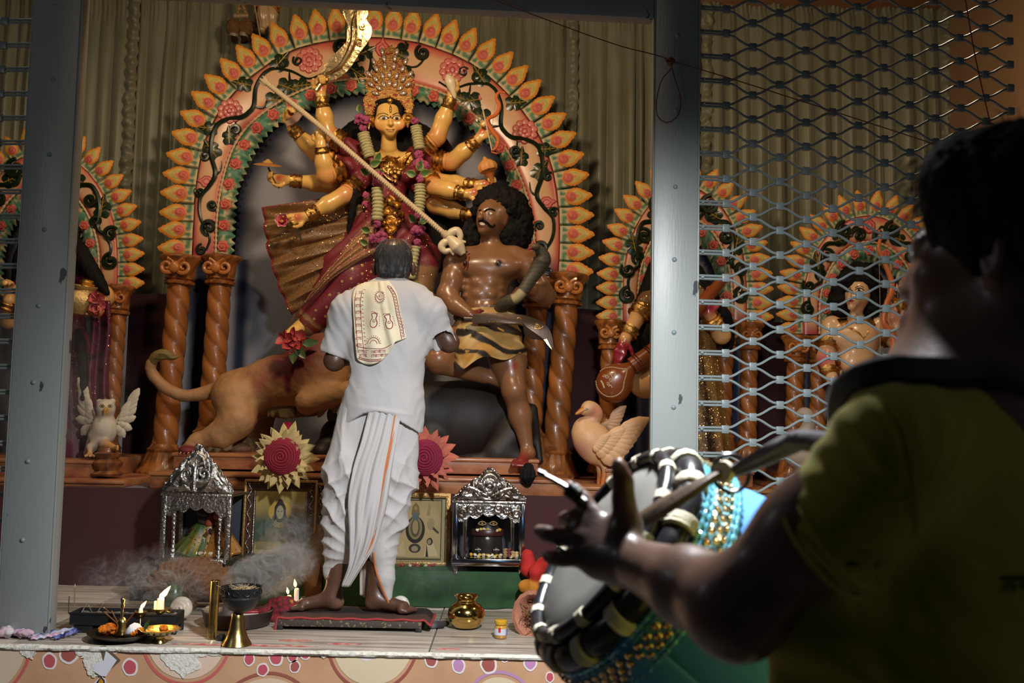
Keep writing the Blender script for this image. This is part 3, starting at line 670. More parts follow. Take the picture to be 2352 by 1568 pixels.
 g.grid(lambda u,v:pf(u,v-0),120,30,pcx)
 ring_=B.gar(np.linspace(0,1,120),np.full(120,.5))+np.array([0,.045,0])
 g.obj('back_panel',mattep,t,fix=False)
 if panel_rect:
  (xa,ya,xb,yb),stripes=panel_rect;pa,pb=W(xa,ya,Y),W(xb,yb,Y);g=G()
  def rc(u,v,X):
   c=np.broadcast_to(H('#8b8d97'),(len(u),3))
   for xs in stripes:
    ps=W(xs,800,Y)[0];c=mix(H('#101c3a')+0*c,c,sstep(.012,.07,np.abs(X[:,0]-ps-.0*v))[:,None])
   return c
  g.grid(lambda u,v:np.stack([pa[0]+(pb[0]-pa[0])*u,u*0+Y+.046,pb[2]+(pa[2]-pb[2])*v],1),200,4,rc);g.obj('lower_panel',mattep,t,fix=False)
 return t,B
def decor_main(curve,curl,leaf,flower,bw):
 for mir in(1,-1):
  S=(lambda s_:s_)if mir==1 else(lambda s_:1-s_);sg=mir
  c=lambda pts,wd=.0125:curve([(S(a),b)for a,b in pts],wd)
  c([(.012,.62),(.035,.75),(.062,.32),(.09,.25),(.115,.55),(.14,.70),(.165,.35),(.2,.18),(.225,.4),(.245,.7),(.27,.72),(.292,.32),(.32,.16),(.35,.45),(.375,.8),(.40,.78)])
  c([(.43,.25),(.44,.55),(.455,.62),(.475,.5)],.006);c([(.478,.95),(.484,.55),(.47,.22),(.46,.1)],.011)
  c([(.135,.68),(.15,.84),(.165,.8)],.006);c([(.27,.72),(.285,.9),(.30,.75)],.006);c([(.35,.45),(.34,.8),(.325,.85)],.006);c([(.235,.6),(.22,.78),(.2,.85)],.005)
  for(s_,q,r,a0,tn,sgn)in((.012,.42,.038,0,1.1,1),(.05,.72,.055,3,1.2,-1),(.10,.22,.036,1,1.2,1),(.088,.78,.036,4,1.2,-1),(.155,.2,.034,1,1.1,1),(.222,.8,.042,3,1.2,-1),(.345,.22,.036,1,1.1,1),(.368,.3,.036,2,1.2,1),(.437,.22,.052,1,1.2,1),(.470,.17,.038,2,1.2,-1),(.493,.75,.03,3,1,1)):
   curl(S(s_),q,r,a0,tn,sgn*sg,sg)
  for(s_,q,ln,an)in((.165,.6,.10,.9),(.198,.85,.085,.5),(.20,.25,.085,1.9),(.285,.22,.09,2.2),(.295,.8,.11,-.6),(.325,.62,.11,-.9),(.33,.22,.10,.3),(.345,.85,.1,-.3),(.448,.72,.095,-.7),(.462,.45,.095,.4),(.455,.85,.08,-1.2)):
   leaf(S(s_),q,ln,an,sg)
  flower(S(.235),.3,.082,sg);flower(S(.385),.38,.086,sg);flower(S(.12),.42,.052,sg,True)
 flower(.5,.28,.06,1,True)
def decor_small(curve,curl,leaf,flower,bw):
 r=bw
 for mir in(1,-1):
  S=(lambda s_:s_)if mir==1 else(lambda s_:1-s_)
  curve([(S(a),b)for a,b in((.09,.6),(.13,.3),(.18,.55),(.22,.8),(.27,.35),(.32,.2),(.36,.5),(.4,.75),(.45,.35),(.47,.7))],r*.062)
  for(s_,q,k,a0,tn,sgn)in((.09,.35,.28,0,1.1,1),(.17,.25,.26,1,1.1,1),(.24,.75,.24,3,1.1,-1),(.31,.6,.26,1,1.2,-1),(.41,.3,.34,1,1.2,1),(.46,.72,.28,3,1.2,-1)):curl(S(s_),q,r*k,a0,tn,sgn*mir,mir)
  leaf(S(.24),.5,r*.50,.5,mir);leaf(S(.36),.42,r*.48,-.4,mir)
 flower(.5,.4,r*.32,1,True)
YA=6.4
OB=[(442,592),(446,500),(452,420),(470,330),(500,265),(542,210),(600,160),(665,120),(745,97),(830,88),(880,88),(950,97),(1020,118),(1095,155),(1160,210),(1215,275),(1250,335),(1272,400),(1284,480),(1286,560),(1282,640)]
IB=[(497,592),(500,500),(514,410),(540,335),(580,282),(640,237),(700,207),(760,190),(830,183),(880,183),(950,195),(1015,215),(1070,250),(1120,295),(1160,340),(1185,385),(1207,440),(1222,500),(1228,565),(1226,640)]
IG=[(534,592),(536,560),(543,455),(560,402),(588,342),(634,290),(706,252),(765,225),(828,214),(885,216),(953,229),(1011,249),(1053,276),(1096,307),(1138,345),(1158,385),(1173,440),(1196,500),(1208,570),(1206,640)]
arch_main,BM=arch('large pink painted arch with a ring of leaf tiles behind the ten armed statue',OB,IB,IG,YA,38,M(80,YA),26,M(14,YA),decor_main,panel_rect=((395,585,1300,1075),(447,463,545,1195,1246,1268)))
def ellarch(cx,base,rx,ry,k=0.25,n=13,tilt=0):
 """half ellipse standing on short legs, in photo pixels"""
 a=np.linspace(PI,0,n);pts=[(cx-rx,base)]+[(cx+rx*math.cos(t)+tilt*math.sin(t),base-ry*k-ry*(1-k)*math.sin(t))for t in a]+[(cx+rx,base)];return pts
def small_arch(label,cx,base,rx,ry,Y,nt,seed,lower):
 o=ellarch(cx,base,rx,ry);i=ellarch(cx,base,rx*.76,ry*.78);g_=ellarch(cx,base,rx*.58,ry*.62)
 return arch(label,o,i,g_,Y,nt,M(62,Y),13,M(12,Y),decor_small,panel_rect=((cx-rx*1.0,base-6,cx+rx*1.0,lower),(cx-rx*.62,cx+rx*.62,cx-rx*.83,cx+rx*.83)))
YL=6.35
small_arch('pink painted arch with leaf tiles at the left, mostly hidden by the gate post',104,668,168,318,YL,25,1,1060)
small_arch('pink painted arch with leaf tiles split by the right gate post',1572,742,142,312,YL,24,2,1060)
small_arch('pink painted arch with leaf tiles behind the archer statue, beyond the mesh',1993,768,150,272,YL,24,3,1120)
# ------------------------------------------------------------------ twisted columns
colm=mat('column_paint',None,.38,bump=(90,.2,.003),coat=.15)
def column(label,top,bot,Y,r,cap_h,cap_w,lean=None,twist=1,base_=True):
 """top / bot: photo pixels of the middle of the column's upper and lower end"""
 a,b=W(*top,Y),W(*bot,Y);t=T('column',label,'column',b);ch=M(cap_h,Y);cw=M(cap_w,Y)/2;R=M(r,Y)
 ax=nrm(a-b);L=np.linalg.norm(a-b)
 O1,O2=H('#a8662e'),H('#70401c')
 g=G();n=28;k=110;V=[];hs=np.linspace(0,L-ch*.95,k);A=np.linspace(0,2*PI,n,endpoint=False);C=[]
 x=nrm(np.cross(ax,[0,1,0]));y=np.cross(ax,x)
 for h in hs:
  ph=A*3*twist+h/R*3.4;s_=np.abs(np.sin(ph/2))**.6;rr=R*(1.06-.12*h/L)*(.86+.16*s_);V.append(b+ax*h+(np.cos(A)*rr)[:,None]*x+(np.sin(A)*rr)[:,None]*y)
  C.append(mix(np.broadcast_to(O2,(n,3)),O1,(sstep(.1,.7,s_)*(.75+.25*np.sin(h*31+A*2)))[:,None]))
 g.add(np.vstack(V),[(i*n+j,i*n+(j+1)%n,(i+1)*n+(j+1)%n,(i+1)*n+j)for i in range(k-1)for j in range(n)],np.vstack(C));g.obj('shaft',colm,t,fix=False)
 # capital
 c0=b+ax*(L-ch);g=G()
 sq=lambda i,A:(.0 if i<5 else .13*np.abs(np.cos(2*A))**2)
 prof=[(R*1.0,-.01),(R*1.25,-.004),(R*1.3,.012),(R*1.05,.02),(R*1.22,.03),(R*1.05,.04),(R*1.1,ch*.35),(cw*.72,ch*.62),(cw*.9,ch*.8),(cw*1.0,ch*.88),(cw*1.0,ch*.94),(cw*.86,ch)]
 g.lathe(prof,c0,40,lambda X:mix(np.broadcast_to(O2*1.05,(len(X),3)),O1*1.1,sstep(-.3,.4,noise3(X*60,3))[:,None]),ax,wob=lambda i,A:sq(i,A)+.02*np.sin(12*A)*(i in(1,2,4)))
 g.obj('capital',colm,t)
 for s_ in(-1,1):
  sp=spiral((0,0),cw*.42,PI*.5,1.6,40,-s_);cc=c0+ax*ch*.52+x*s_*cw*-.42-np.array([0,cw*.88,0])
  g=G();P=cc+sp[:,:1]*x+sp[:,1:]*ax;P[:,1]+=np.abs(sp[:,0])*.2;g.tube(P,interp([cw*.13,cw*.11,cw*.07],40),7,O1*1.1);g.obj('volute',colm,t)
 g=G();g.ell(c0+ax*ch*.5-np.array([0,cw*.95,0]),(cw*.26,cw*.14,cw*.3),12,8,O1*1.15,lump=.2);g.obj('boss',colm,t)
 if base_:
  g=G();g.lathe([(R*2.0,0),(R*2.05,.02),(R*1.75,.05),(R*1.5,.10),(R*1.3,.14),(R*1.45,.155),(R*1.2,.17),(R*1.05,.19)],b,44,lambda X:mix(np.broadcast_to(O2,(len(X),3)),O1,sstep(-.3,.3,noise3(X*50,5))[:,None]),ax,wob=lambda i,A:.05*np.abs(np.sin(A*11))*(i<5));g.obj('column_base',colm,t)
 return t
YCOL=6.2
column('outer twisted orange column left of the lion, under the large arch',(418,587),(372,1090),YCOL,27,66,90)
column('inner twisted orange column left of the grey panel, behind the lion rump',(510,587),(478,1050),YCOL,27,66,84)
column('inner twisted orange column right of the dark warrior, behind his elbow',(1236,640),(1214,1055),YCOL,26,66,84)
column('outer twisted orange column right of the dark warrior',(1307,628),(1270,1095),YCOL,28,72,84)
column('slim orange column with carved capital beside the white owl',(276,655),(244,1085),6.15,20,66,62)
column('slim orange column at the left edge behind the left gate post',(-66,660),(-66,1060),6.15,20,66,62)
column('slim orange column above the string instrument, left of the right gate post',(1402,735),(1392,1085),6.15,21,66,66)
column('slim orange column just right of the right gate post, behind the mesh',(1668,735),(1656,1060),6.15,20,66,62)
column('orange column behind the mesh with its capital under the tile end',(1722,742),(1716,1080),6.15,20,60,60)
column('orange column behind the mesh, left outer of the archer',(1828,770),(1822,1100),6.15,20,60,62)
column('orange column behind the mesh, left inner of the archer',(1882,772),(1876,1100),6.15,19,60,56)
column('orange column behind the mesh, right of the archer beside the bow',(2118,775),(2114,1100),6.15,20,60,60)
# ------------------------------------------------------------------ stepped platforms
platm=mat('marbled_orange',(.37,.15,.055),.42,var=((.20,.05,.028),7,.42,.68,(1,1,2.2)),bump=(50,.1),coat=.1)
def platform(label,steps,name='statue_platform'):
 a=steps[-1];c=W((a[0]+a[2])/2,a[3],a[4]);t=T(name,label,'platform',(c[0],c[1]+.3,ZT))
 for(x0,y0,x1,y1,yf,yb)in steps:
  p,q=W(x0,y0,yf),W(x1,y1,yf);zt=(p[2]+W(x1,y0,yf)[2])/2;zb=max(q[2],ZT);g=G()
  g.box(((p[0]+q[0])/2,(yf+yb)/2,(zt+zb)/2),(q[0]-p[0],yb-yf,max(.02,zt-zb)),col=(.4,.2,.1),bev=.008);g.box(((p[0]+q[0])/2,yf-.004,zt-.012),(q[0]-p[0]+.012,.02,.02),col=(.4,.2,.1),bev=.006);g.obj('step',platm,t)
platform('orange stepped platform under the ten armed statue, lion and warrior',((398,1046,1236,1092,5.62,6.6),(345,1092,1312,1150,5.47,6.6)))
platform('orange stepped platform under the white owl at the left',((-180,1052,222,1098,5.62,6.6),(-180,1098,284,1125,5.48,6.6)))
platform('orange stepped platform under the swan and the seated musician statue',((1392,1078,1730,1120,5.62,6.6),(1330,1120,1780,1160,5.5,6.6)))
platform('orange stepped platform under the archer statue behind the mesh',((1850,1100,2150,1150,5.62,6.6),(1810,1130,2200,1170,5.5,6.6)))
# ================================================================== the ten armed statue and what it holds
skinp=mat('statue_skin',None,.3,coat=.25,bump=(40,.03))
gold=mat('gold_ornament',(.62,.36,.10),.26,1,bump=(170,.7,.004),var=((.30,.13,.03),60,.5,.62))
brass=mat('polished_brass',(.80,.58,.28),.27,1,bump=(34,.4,.012))
blackhair=mat('black_hair',(.006,.005,.0045),.75,bump=(150,.6,.006,(1,1,.2)),spec=.18)
redsari=mat('red_sari',None,.55,glit=(150,.10,'#e8c890'),bump=(60,.15))
goldcloth=mat('gold_cloth',None,.5,glit=(170,.42,'#e8b878'),bump=(80,.35,.004))
jew=mat('crystal',(.62,.48,.40),.12,.55)
enamel=mat('painted_detail',None,.4)
def ray(bvh,px,py,off=.0012):
 d=W(px,py,1.)-CAM;d=d/np.linalg.norm(d);h=bvh.ray_cast(Vector(CAM),Vector(d))
 if h[0]is None:
  for q in range(1,9):
   h=bvh.find_nearest(Vector(W(px,py,5.9)));break
 return np.array(h[0])-d*off
def decal(g,bvh,pts,col,off=.0012):
 P=np.array([ray(bvh,x,y,off)for x,y in pts]);c=P.mean(0);n=len(P)
 g.add(np.vstack([P,[c-np.array([0,.0004,0])]]),[(i,(i+1)%n,n)for i in range(n)],col)
def stroke(g,bvh,pts,r,col,off=.0008,n=14):
 P=cat(np.array(pts,float),n);Q=np.array([ray(bvh,x,y,off)for x,y in P]);g.tube(Q,r,5,col)
def oval(cx,cy,rx,ry,n=14,a=0.):
 t=np.linspace(0,2*PI,n,endpoint=False);x,y=rx*np.cos(t),ry*np.sin(t);return[(cx+p*math.cos(a)-q*math.sin(a),cy+p*math.sin(a)+q*math.cos(a))for p,q in zip(x,y)]
def almond(cx,cy,w,h,n=8):
 t=np.linspace(0,1,n);return[(cx-w+2*w*x,cy-h*math.sin(PI*x)**.8)for x in t]+[(cx+w-2*w*x,cy+h*.7*math.sin(PI*x)**.8)for x in t[1:-1]]
def face_paint(par,bvh,eyes,s,brow,mouth,third=None,iris='#3a2412',lipc='#a83a34',whites='#e6dcc8',gaze=(0,0)):
 """eyes: centres in photo pixels; s: half width of an eye in pixels"""
 for(x,y)in eyes:
  g=G();decal(g,bvh,almond(x,y,s*1.15,s*.47),H('#2a1a12'),.001);decal(g,bvh,almond(x,y,s,s*.36),H(whites),.0018);decal(g,bvh,oval(x+gaze[0],y+gaze[1],s*.4,s*.34),H(iris),.0026);decal(g,bvh,oval(x+gaze[0],y+gaze[1],s*.2,s*.2),H('#0a0605'),.0034)
  stroke(g,bvh,[(x-s*1.2,y+s*.08),(x-s*.5,y-s*.5),(x+s*.4,y-s*.5),(x+s*1.25,y)],M(1.1,5.9)*s/10,H('#1a100a'));g.obj('eye',enamel,par,fix=False)
 g=G()
 for b in brow:stroke(g,bvh,b,M(1.0,5.9)*s/10,H('#2a1810'))
 g.obj('eyebrows',enamel,par)
 (mx,my,mw)=mouth;g=G()
 decal(g,bvh,[(mx-mw,my),(mx-mw*.5,my-mw*.3),(mx,my-mw*.18),(mx+mw*.5,my-mw*.3),(mx+mw,my),(mx,my+mw*.12)],H(lipc),.0022);decal(g,bvh,[(mx-mw*.8,my+mw*.08),(mx,my+mw*.15),(mx+mw*.8,my+mw*.08),(mx+mw*.4,my+mw*.48),(mx,my+mw*.55),(mx-mw*.4,my+mw*.48)],H(lipc)*1.2,.0026)
 stroke(g,bvh,[(mx-mw*1.05,my-.4),(mx-mw*.5,my+mw*.08),(mx+mw*.5,my+mw*.08),(mx+mw*1.05,my-.4)],M(.6,5.9),H('#4a1a14'));g.obj('lips',enamel,par,fix=False)
 if third:
  g=G();x,y,q=third;decal(g,bvh,almond(x,y,q*.5,q)[:],H('#5a2010'),.0016)if False else decal(g,bvh,oval(x,y,q*.42,q),H('#5a2412'),.0014);decal(g,bvh,oval(x,y,q*.24,q*.62),H('#d8b060'),.002);decal(g,bvh,oval(x,y,q*.14,q*.3),H('#1a0a06'),.0026);decal(g,bvh,oval(x,y+q*2.1,q*.25,q*.35),H('#6a1410'),.0016);g.obj('forehead_mark',enamel,par,fix=False)
SK=H('#d9ac5e');SKP=H('#cc7a50')
g0=W(860,775,5.95);gs=T('goddess_statue','ten armed statue in red and gold sari standing on the lion under the large arch','statue',g0)
ARMS=[((838,362,6.02),(752,305,5.98),(737,220,5.93),(0,-.1,1),(.5,-1,0),1,1.35),((830,374,6.08),(730,356,6.06),(670,294,6.0),(-.25,-.1,1),(.8,-.8,.1),1,1.15),((836,370,5.98),(748,402,5.86),(737,335,5.80),(0,-.1,1),(.2,1,0),-1,1.4),((832,392,6.05),(772,426,6.02),(664,414,5.95),(-1,-.1,.05),(.05,-1,.3),1,1.0),((836,402,5.98),(792,448,5.9),(704,497,5.84),(-1,-.1,-.25),(.1,-1,.1),1,.9),((955,360,6.02),(1004,314,5.98),(1037,222,5.93),(.05,-.1,1),(-.6,-1,0),-1,1.3),((962,366,6.06),(1038,372,6.03),(1098,320,5.95),(.55,-.1,.8),(-.3,-1,.3),-1,1.2),((968,386,6.08),(1006,418,6.04),(1096,426,5.92),(1,-.1,.15),(0,-1,.3),-1,1.2),((964,396,6.0),(1000,430,5.88),(1072,446,5.82),(1,-.1,.15),(0,-1,.2),-1,1.25),((964,420,6.06),(1000,472,6.02),(1088,497,5.92),(1,-.1,.0),(0,-1,.3),-1,1.2)]
b=SDF(.0058,SK)
b.ell(W(895,400,6.04),(.12,.085,.16));b.cone(W(893,345,6.0),W(893,305,5.98),.05,.044,.03)
for sh,el,wr,d,n,side,cu in ARMS:
 S_,E_,W_=W(*sh),W(*el),W(*wr);b.cone(W(895,385,6.05),S_,.06,.05,.03);b.cone(S_,E_,.050,.049,.02);m_=E_*.55+W_*.45
 b.cone(E_,m_,.054,.050,.02,SK);b.cone(m_,W_,.050,.029,.02,SK);b.paint(E_,.055,SKP,soft=.6)
 hand(b,W_,d,n,side,.98,(cu,)*4 if cu>.95 else(1.3,1.1,.7,.6),.6,.14,SK*.98)
 b.paint(W_+nrm(d)*.05+nrm(n)*.03,.026,H('#c06048'),soft=.8)
for p,q in(((700,742,5.86),(655,775,5.72)),((930,800,5.95),(960,830,5.8))):b.cone(W(*p),W(*q),.045,.026,.02)
b.obj('body',skinp,gs)
hd=SDF(.0032,SK)
hd.ell(W(893,266,5.97),(.086,.10,.112));hd.cone(W(894,284,5.925),W(896.5,303,5.895),.062,.032,.05);hd.ell(W(873,285,5.898),(.032,.024,.034),k=.04);hd.ell(W(919,285,5.898),(.030,.024,.034),k=.04)
hd.cone(W(896,266,5.872),W(897.5,284,5.848),.008,.0135,.014);hd.ell(W(892,285.5,5.862),.007,k=.008);hd.ell(W(902,285.5,5.862),.007,k=.008)
hd.ell(W(881,271,5.868),(.026,.012,.014),k=.012);hd.ell(W(912,271,5.868),(.024,.012,.014),k=.012);hd.ell(W(896.5,296.5,5.864),(.022,.012,.007),k=.008);hd.ell(W(896.5,300.5,5.866),(.017,.012,.007),k=.008)
hd.cone(W(893,300,5.96),W(893,340,5.99),.042,.05,.03);hd.ell(W(857,282,5.96),(.012,.02,.03),k=.01);hd.ell(W(929,281,5.96),(.012,.02,.03),k=.01)
hd.paint(W(872,290,5.9),.03,H('#d88a50'),soft=.9);hd.paint(W(920,290,5.9),.03,H('#d88a50'),soft=.9)
ho=hd.obj('head',skinp,gs);hb=hd.bvh()
face_paint(ho,hb,((881.5,271.5),(911.5,271.5)),10.2,([(866,266),(872,261.5),(882,260),(892,264.5)],[(901,264.5),(911,260),(918,261),(923,265.5)]),(896.5,296.8,9),(897,251.5,8))
# hair
hr=SDF(.009,(.01,.01,.01))
hr.ell(W(893,262,6.02),(.105,.11,.125));hr.ell(W(866,262,5.95),(.02,.05,.07),k=.03);hr.ell(W(921,262,5.95),(.02,.05,.07),k=.03);hr.ell(W(893,238,5.93),(.085,.06,.026),k=.03)
for pts,r in(([(880,280),(835,310),(800,340),(775,400)],(.06,.1,.09,.05)),([(905,280),(950,320),(1000,350),(1028,395)],(.06,.1,.1,.05)),([(893,300),(890,380),(880,460)],(.1,.16,.12)),([(960,380),(1005,430),(1030,470),(1020,560)],(.09,.1,.1,.06)),([(840,380),(815,450),(806,520),(800,560)],(.05,.045,.035,.012)),([(985,480),(1010,560),(1000,610)],(.07,.08,.05))):
 hr.chain(Ws(pts,6.16),r,.04,m=10)
hr.build(disp=lambda V:.006*noise3(V*np.array([60,60,9.]),3));hr.obj('hair',blackhair,gs)
g=G();g.tube(Ws([(812,400,5.93),(815,440,5.9),(808,490,5.9),(800,540,5.92)]),[.02,.03,.022,.006],10,(.01,.01,.01),30,wob=lambda t,a:.12*np.sin(a*5+t*30));g.obj('hair_strand',blackhair,gs)
# crown
g=G();out=[(840,268),(834,228),(843,212),(838,190),(850,172),(860,160),(866,142),(878,128),(886,110),(897,104),(908,112),(914,130),(928,143),(934,160),(944,172),(952,190),(944,212),(950,240),(944,268)]
inn=[(930,268),(931,250),(918,232),(895,222),(874,230),(860,246),(856,268)]
P=[W(x,y,5.91+.0006*max(0,235-y))for x,y in out]+[W(x,y,5.90)for x,y in inn];g.prism(P,.03,(.5,.3,.1));cr=g.obj('crown',mat('crown_gold',(.45,.24,.075),.36,.85,bump=(120,.9,.006),var=((.30,.05,.03),35,.55,.63)),gs)
jg=G();jg.ell((0,0,0),(.011,.008,.021),8,6);jme=jg.mesh('jewel',jew);jr=G();jr.ell((0,0,0),(.0145,.006,.026),8,6);jrme=jr.mesh('jewel_setting',gold)
for rad,n,sp in((34,7,1.25),(54,7,.95),(74,6,.72),(92,4,.42),(108,2,.16)):
 for k in range(n):
  a=-sp+2*sp*k/(n-1);px,py=895+math.sin(a)*rad*.98,226-math.cos(a)*rad;p=W(px,py,5.90+.0006*max(0,235-py))
  link('jewel_setting',jrme,cr,p-np.array([0,.004,0]),(0,a,0));link('jewel',jme,cr,p-np.array([0,.010,0]),(0,a,0))
rb=G();rb.ell((0,0,0),.006,7,5);rm=[rb.mesh('bead',mat('red_glass',(.35,.02,.02),.15)),rb.mesh('bead',mat('green_glass',(.03,.2,.14),.15)),rb.mesh('bead',gold)]
for i,(x,y)in enumerate(resamp(np.array(out,float),44)):link('bead',rm[i%3 if i%2 else 2],cr,W(x,y,5.905+.0006*max(0,235-y)))
for i,(x,y)in enumerate(resamp(np.array(inn,float),22)):link('bead',rm[2],cr,W(x,y,5.893))
g=G();g.ell(W(896,231,5.865),(.017,.012,.017),lump=.1);g.tube(Ws([(896,222,5.88),(896,236,5.865),(897,243,5.868)]),.004,6);g.obj('forehead_jewel',gold,gs)
for x,y in((937,272),(848,276)):
 g=G();p=W(x,y,5.9);g.lathe([(.034,0),(.036,.008),(.03,.014),(.022,.01),(.016,.018),(.004,.022)],p,20,(.5,.3,.1),(0,-1,0));g.tube([p+np.array([0,-.01,-.03]),p+np.array([0,-.01,-.06])],[.012,.005],8);g.obj('earring',gold,gs)
 # blouse and sari round the body
sa=SDF(.0075,(.17,.012,.02))
RS,GS=np.array([.16,.012,.022]),np.array([.26,.135,.05])
sa.ell(W(897,405,6.01),(.128,.095,.13),k=.03);sa.ell(W(868,400,5.95),(.062,.065,.062),k=.03);sa.ell(W(925,400,5.95),(.062,.065,.062),k=.03);sa.cone(W(895,440,6.0),W(893,500,6.0),.095,.14,.04)
for sh,el,wr,*_ in ARMS:sa.cone(W(*sh)*.9+W(895,390,6.05)*.1,W(*sh)*.55+W(*el)*.45,.062,.060,.02)
sa.cone(W(888,520,6.0),W(800,630,5.93),.165,.155,.06);sa.cone(W(800,630,5.93),W(712,738,5.87),.155,.078,.05);sa.cone(W(905,520,6.0),W(962,600,5.93),.15,.12,.05);sa.cone(W(962,600,5.93),W(948,700,5.95),.12,.10,.05);sa.cone(W(948,700,5.95),W(930,790,5.96),.10,.07,.05);sa.cone(W(880,570,6.02),W(850,690,6.0),.14,.12,.06)
kA,kB=W(880,540,6.),W(690,750,6.)
def sari_col(V,C):
 d=nrm(kB-kA);s_=(V-kA)@d/np.linalg.norm(kB-kA);p=np.cross(V-kA,d)[:,1];n=noise3(V*14,3)
 c=np.broadcast_to(RS,C.shape);hem=sstep(.86,.90,s_+.03*n);c=mix(c,GS,(hem*(V[:,0]<-.62))[:,None])
 c=mix(c,H('#6a1018'),((np.abs(s_-.93)<.02)*.8*(V[:,0]<-.62))[:,None]);z2=W(980,612,5.95)
 return mix(c,GS*1.1,(sstep(.0,.03,z2[2]-V[:,2])*(V[:,0]>z2[0]-.14)*(V[:,2]<z2[2]))[:,None])
def sari_disp(V):
 d=nrm(kB-kA);q=V-kA;pr=q-np.outer(q@d,d);return np.where(V[:,2]<kA[2]+.12,.010*np.sin(pr[:,2]*70+3*np.sin(V[:,0]*6)+V[:,1]*40),.004*np.sin(V[:,0]*70+V[:,2]*55))
sa.build(colfn=sari_col,disp=sari_disp);so=sa.obj('sari',redsari,gs);sb=sa.bvh()
g=G();rn=np.random.default_rng(5)
for i in range(12):
 for j in range(8):
  x,y=868-i*14+j*9+rn.uniform(-3,3),552+i*16+j*9-j*2+rn.uniform(-3,3)
  if 690<x<880 and y<735 and(i+j)%2==0:decal(g,sb,oval(x,y,3.4,3.6,7),H('#b08a58'),.002)
o=g.obj('gold_dots',goldcloth,so,fix=False)
# the wide fall of gold cloth
A=Ws([(852,432,6.05),(856,470,6.03),(858,520,5.99),(850,575,5.93),(835,610,5.90)]);Bc=Ws([(603,478,5.98),(607,530,5.94),(618,590,5.92),(640,660,5.9),(668,722,5.86)]);Mc=Ws([(725,462,6.02),(735,505,5.97),(742,565,5.92),(745,620,5.86),(748,668,5.84)])
def pallu(u,v):
 a,m_,e=[np.stack([np.interp(v,np.linspace(0,1,40),c[:,k])for k in range(3)],1)for c in(cat(A,40),cat(Mc,40),cat(Bc,40))]
 U=u[:,None];P=a*(1-U)*(1-2*U)+4*m_*U*(1-U)+e*U*(2*U-1);sag=np.sin(u*PI)*.012*np.sin(v*40+1)
 fold=np.sin(v*2*PI*5.5+1.2*np.sin(u*4)+u*2);P[:,1]+=-.030*fold*(.35+.65*u)-.008*np.sin(v*70+u*9);P[:,2]+=sag;return P
def pallu_c(u,v,X):
 c=np.broadcast_to(np.array([.20,.10,.035]),(len(u),3))*(1+.25*noise3(np.stack([u*30,v*80,u*0],1),2)[:,None]);e=np.maximum(sstep(.965,.985,u),np.maximum(sstep(.985,.995,v),sstep(.02,.008,v)*(u>.3)));return mix(c,np.array([.19,.02,.02]),e[:,None])
g=G();g.grid(pallu,60,130,pallu_c);g.obj('gold_drape',goldcloth,gs,smooth='all',fix=False)
# a second band of gold cloth across the hip, between drape and red skirt
def band2(u,v):
 a=cat(Ws([(862,490,5.86),(800,560,5.80),(742,632,5.77),(690,706,5.77),(664,745,5.78)]),40);e=cat(Ws([(868,575,5.79),(812,606,5.76),(762,640,5.75),(712,690,5.75),(676,722,5.77)]),40)
 a,e=[np.stack([np.interp(u,np.linspace(0,1,40),c[:,k])for k in range(3)],1)for c in(a,e)];P=a+(e-a)*v[:,None];P[:,1]+=-.02*np.sin(v*PI)-.010*np.sin(v*22+u*5);return P
g=G();g.grid(band2,50,30,lambda u,v,X:mix(np.broadcast_to(np.array([.30,.15,.07]),(len(u),3)),np.array([.2,.02,.03]),((np.sin(v*16+u*4)>.75)*.7)[:,None]));g.obj('hip_sash',goldcloth,gs,smooth='all',fix=False)
# cuffs and armlets
for sh,el,wr,*_ in ARMS:
 S_,E_,W_=W(*sh),W(*el),W(*wr);g=G();d=nrm(W_-E_);ring(g,W_-d*.078,W_-d*.005,.0385,(.5,.3,.1));g.obj('bracelet',gold,gs)
 g=G();d=nrm(E_-S_);L=np.linalg.norm(E_-S_);ring(g,E_-d*.115,E_-d*.045,.061,(.5,.3,.1),12);g.obj('armlet',gold,gs)
 g=G();g.tube([E_-d*.03,E_-d*.024],.058,18,SKP);g.tube([E_-d*.012,E_-d*.006],.0565,18,SKP);g.obj('arm_ring',enamel,gs)
 # necklaces and belt
def bib(name,pts,dome,par,mt=None):
 g=G();o=np.array(cat(np.array(pts+[pts[0]],float),60)[:-1]);c=o.mean(0);V=[];F=[];R=9
 for i in range(R):
  q=1-i/R;V+=[ray(sb,*(c+(p-c)*q),.006+dome*(1-q**3)+.004*math.sin(i*2.4+k*.9))for k,p in enumerate(o)]
 n=len(o);F=[(i*n+j,i*n+(j+1)%n,(i+1)*n+(j+1)%n,(i+1)*n+j)for i in range(R-1)for j in range(n)]+[tuple(range((R-1)*n,R*n))];g.add(np.array(V),F,(.5,.3,.1));return g.obj(name,mt or gold,par,fix=False)
bib('collar',[(858,338),(876,348),(895,351),(915,348),(932,338),(944,352),(950,368),(938,380),(925,392),(910,402),(905,410),(896,402),(880,392),(866,376),(856,358)],.012,gs)
for pts,r in(([(860,330),(866,350),(872,378),(880,398),(895,412),(906,414),(914,400),(918,370),(913,338)],.0055),([(858,335),(863,370),(872,400),(884,412),(892,408)],.004)):
 g=G();g.tube([ray(sb,x,y,.018)for x,y in cat(np.array(pts,float),40)],r,6,wob=lambda t,a:.3*np.sin(t*160));g.obj('necklace',gold,gs)
g=G()
for x,y,q in((899,396,6),(908,394,5),(916,397,6),(909,406,6),(909,416,5)):g.lathe([(M(q,5.9),0),(M(q,5.9)*1.1,.006),(M(q,5.9)*.6,.011),(.001,.009)],ray(sb,x,y,.02),12,(.5,.3,.1),(0,-1,0))
g.obj('pendant',gold,gs)
g=G()
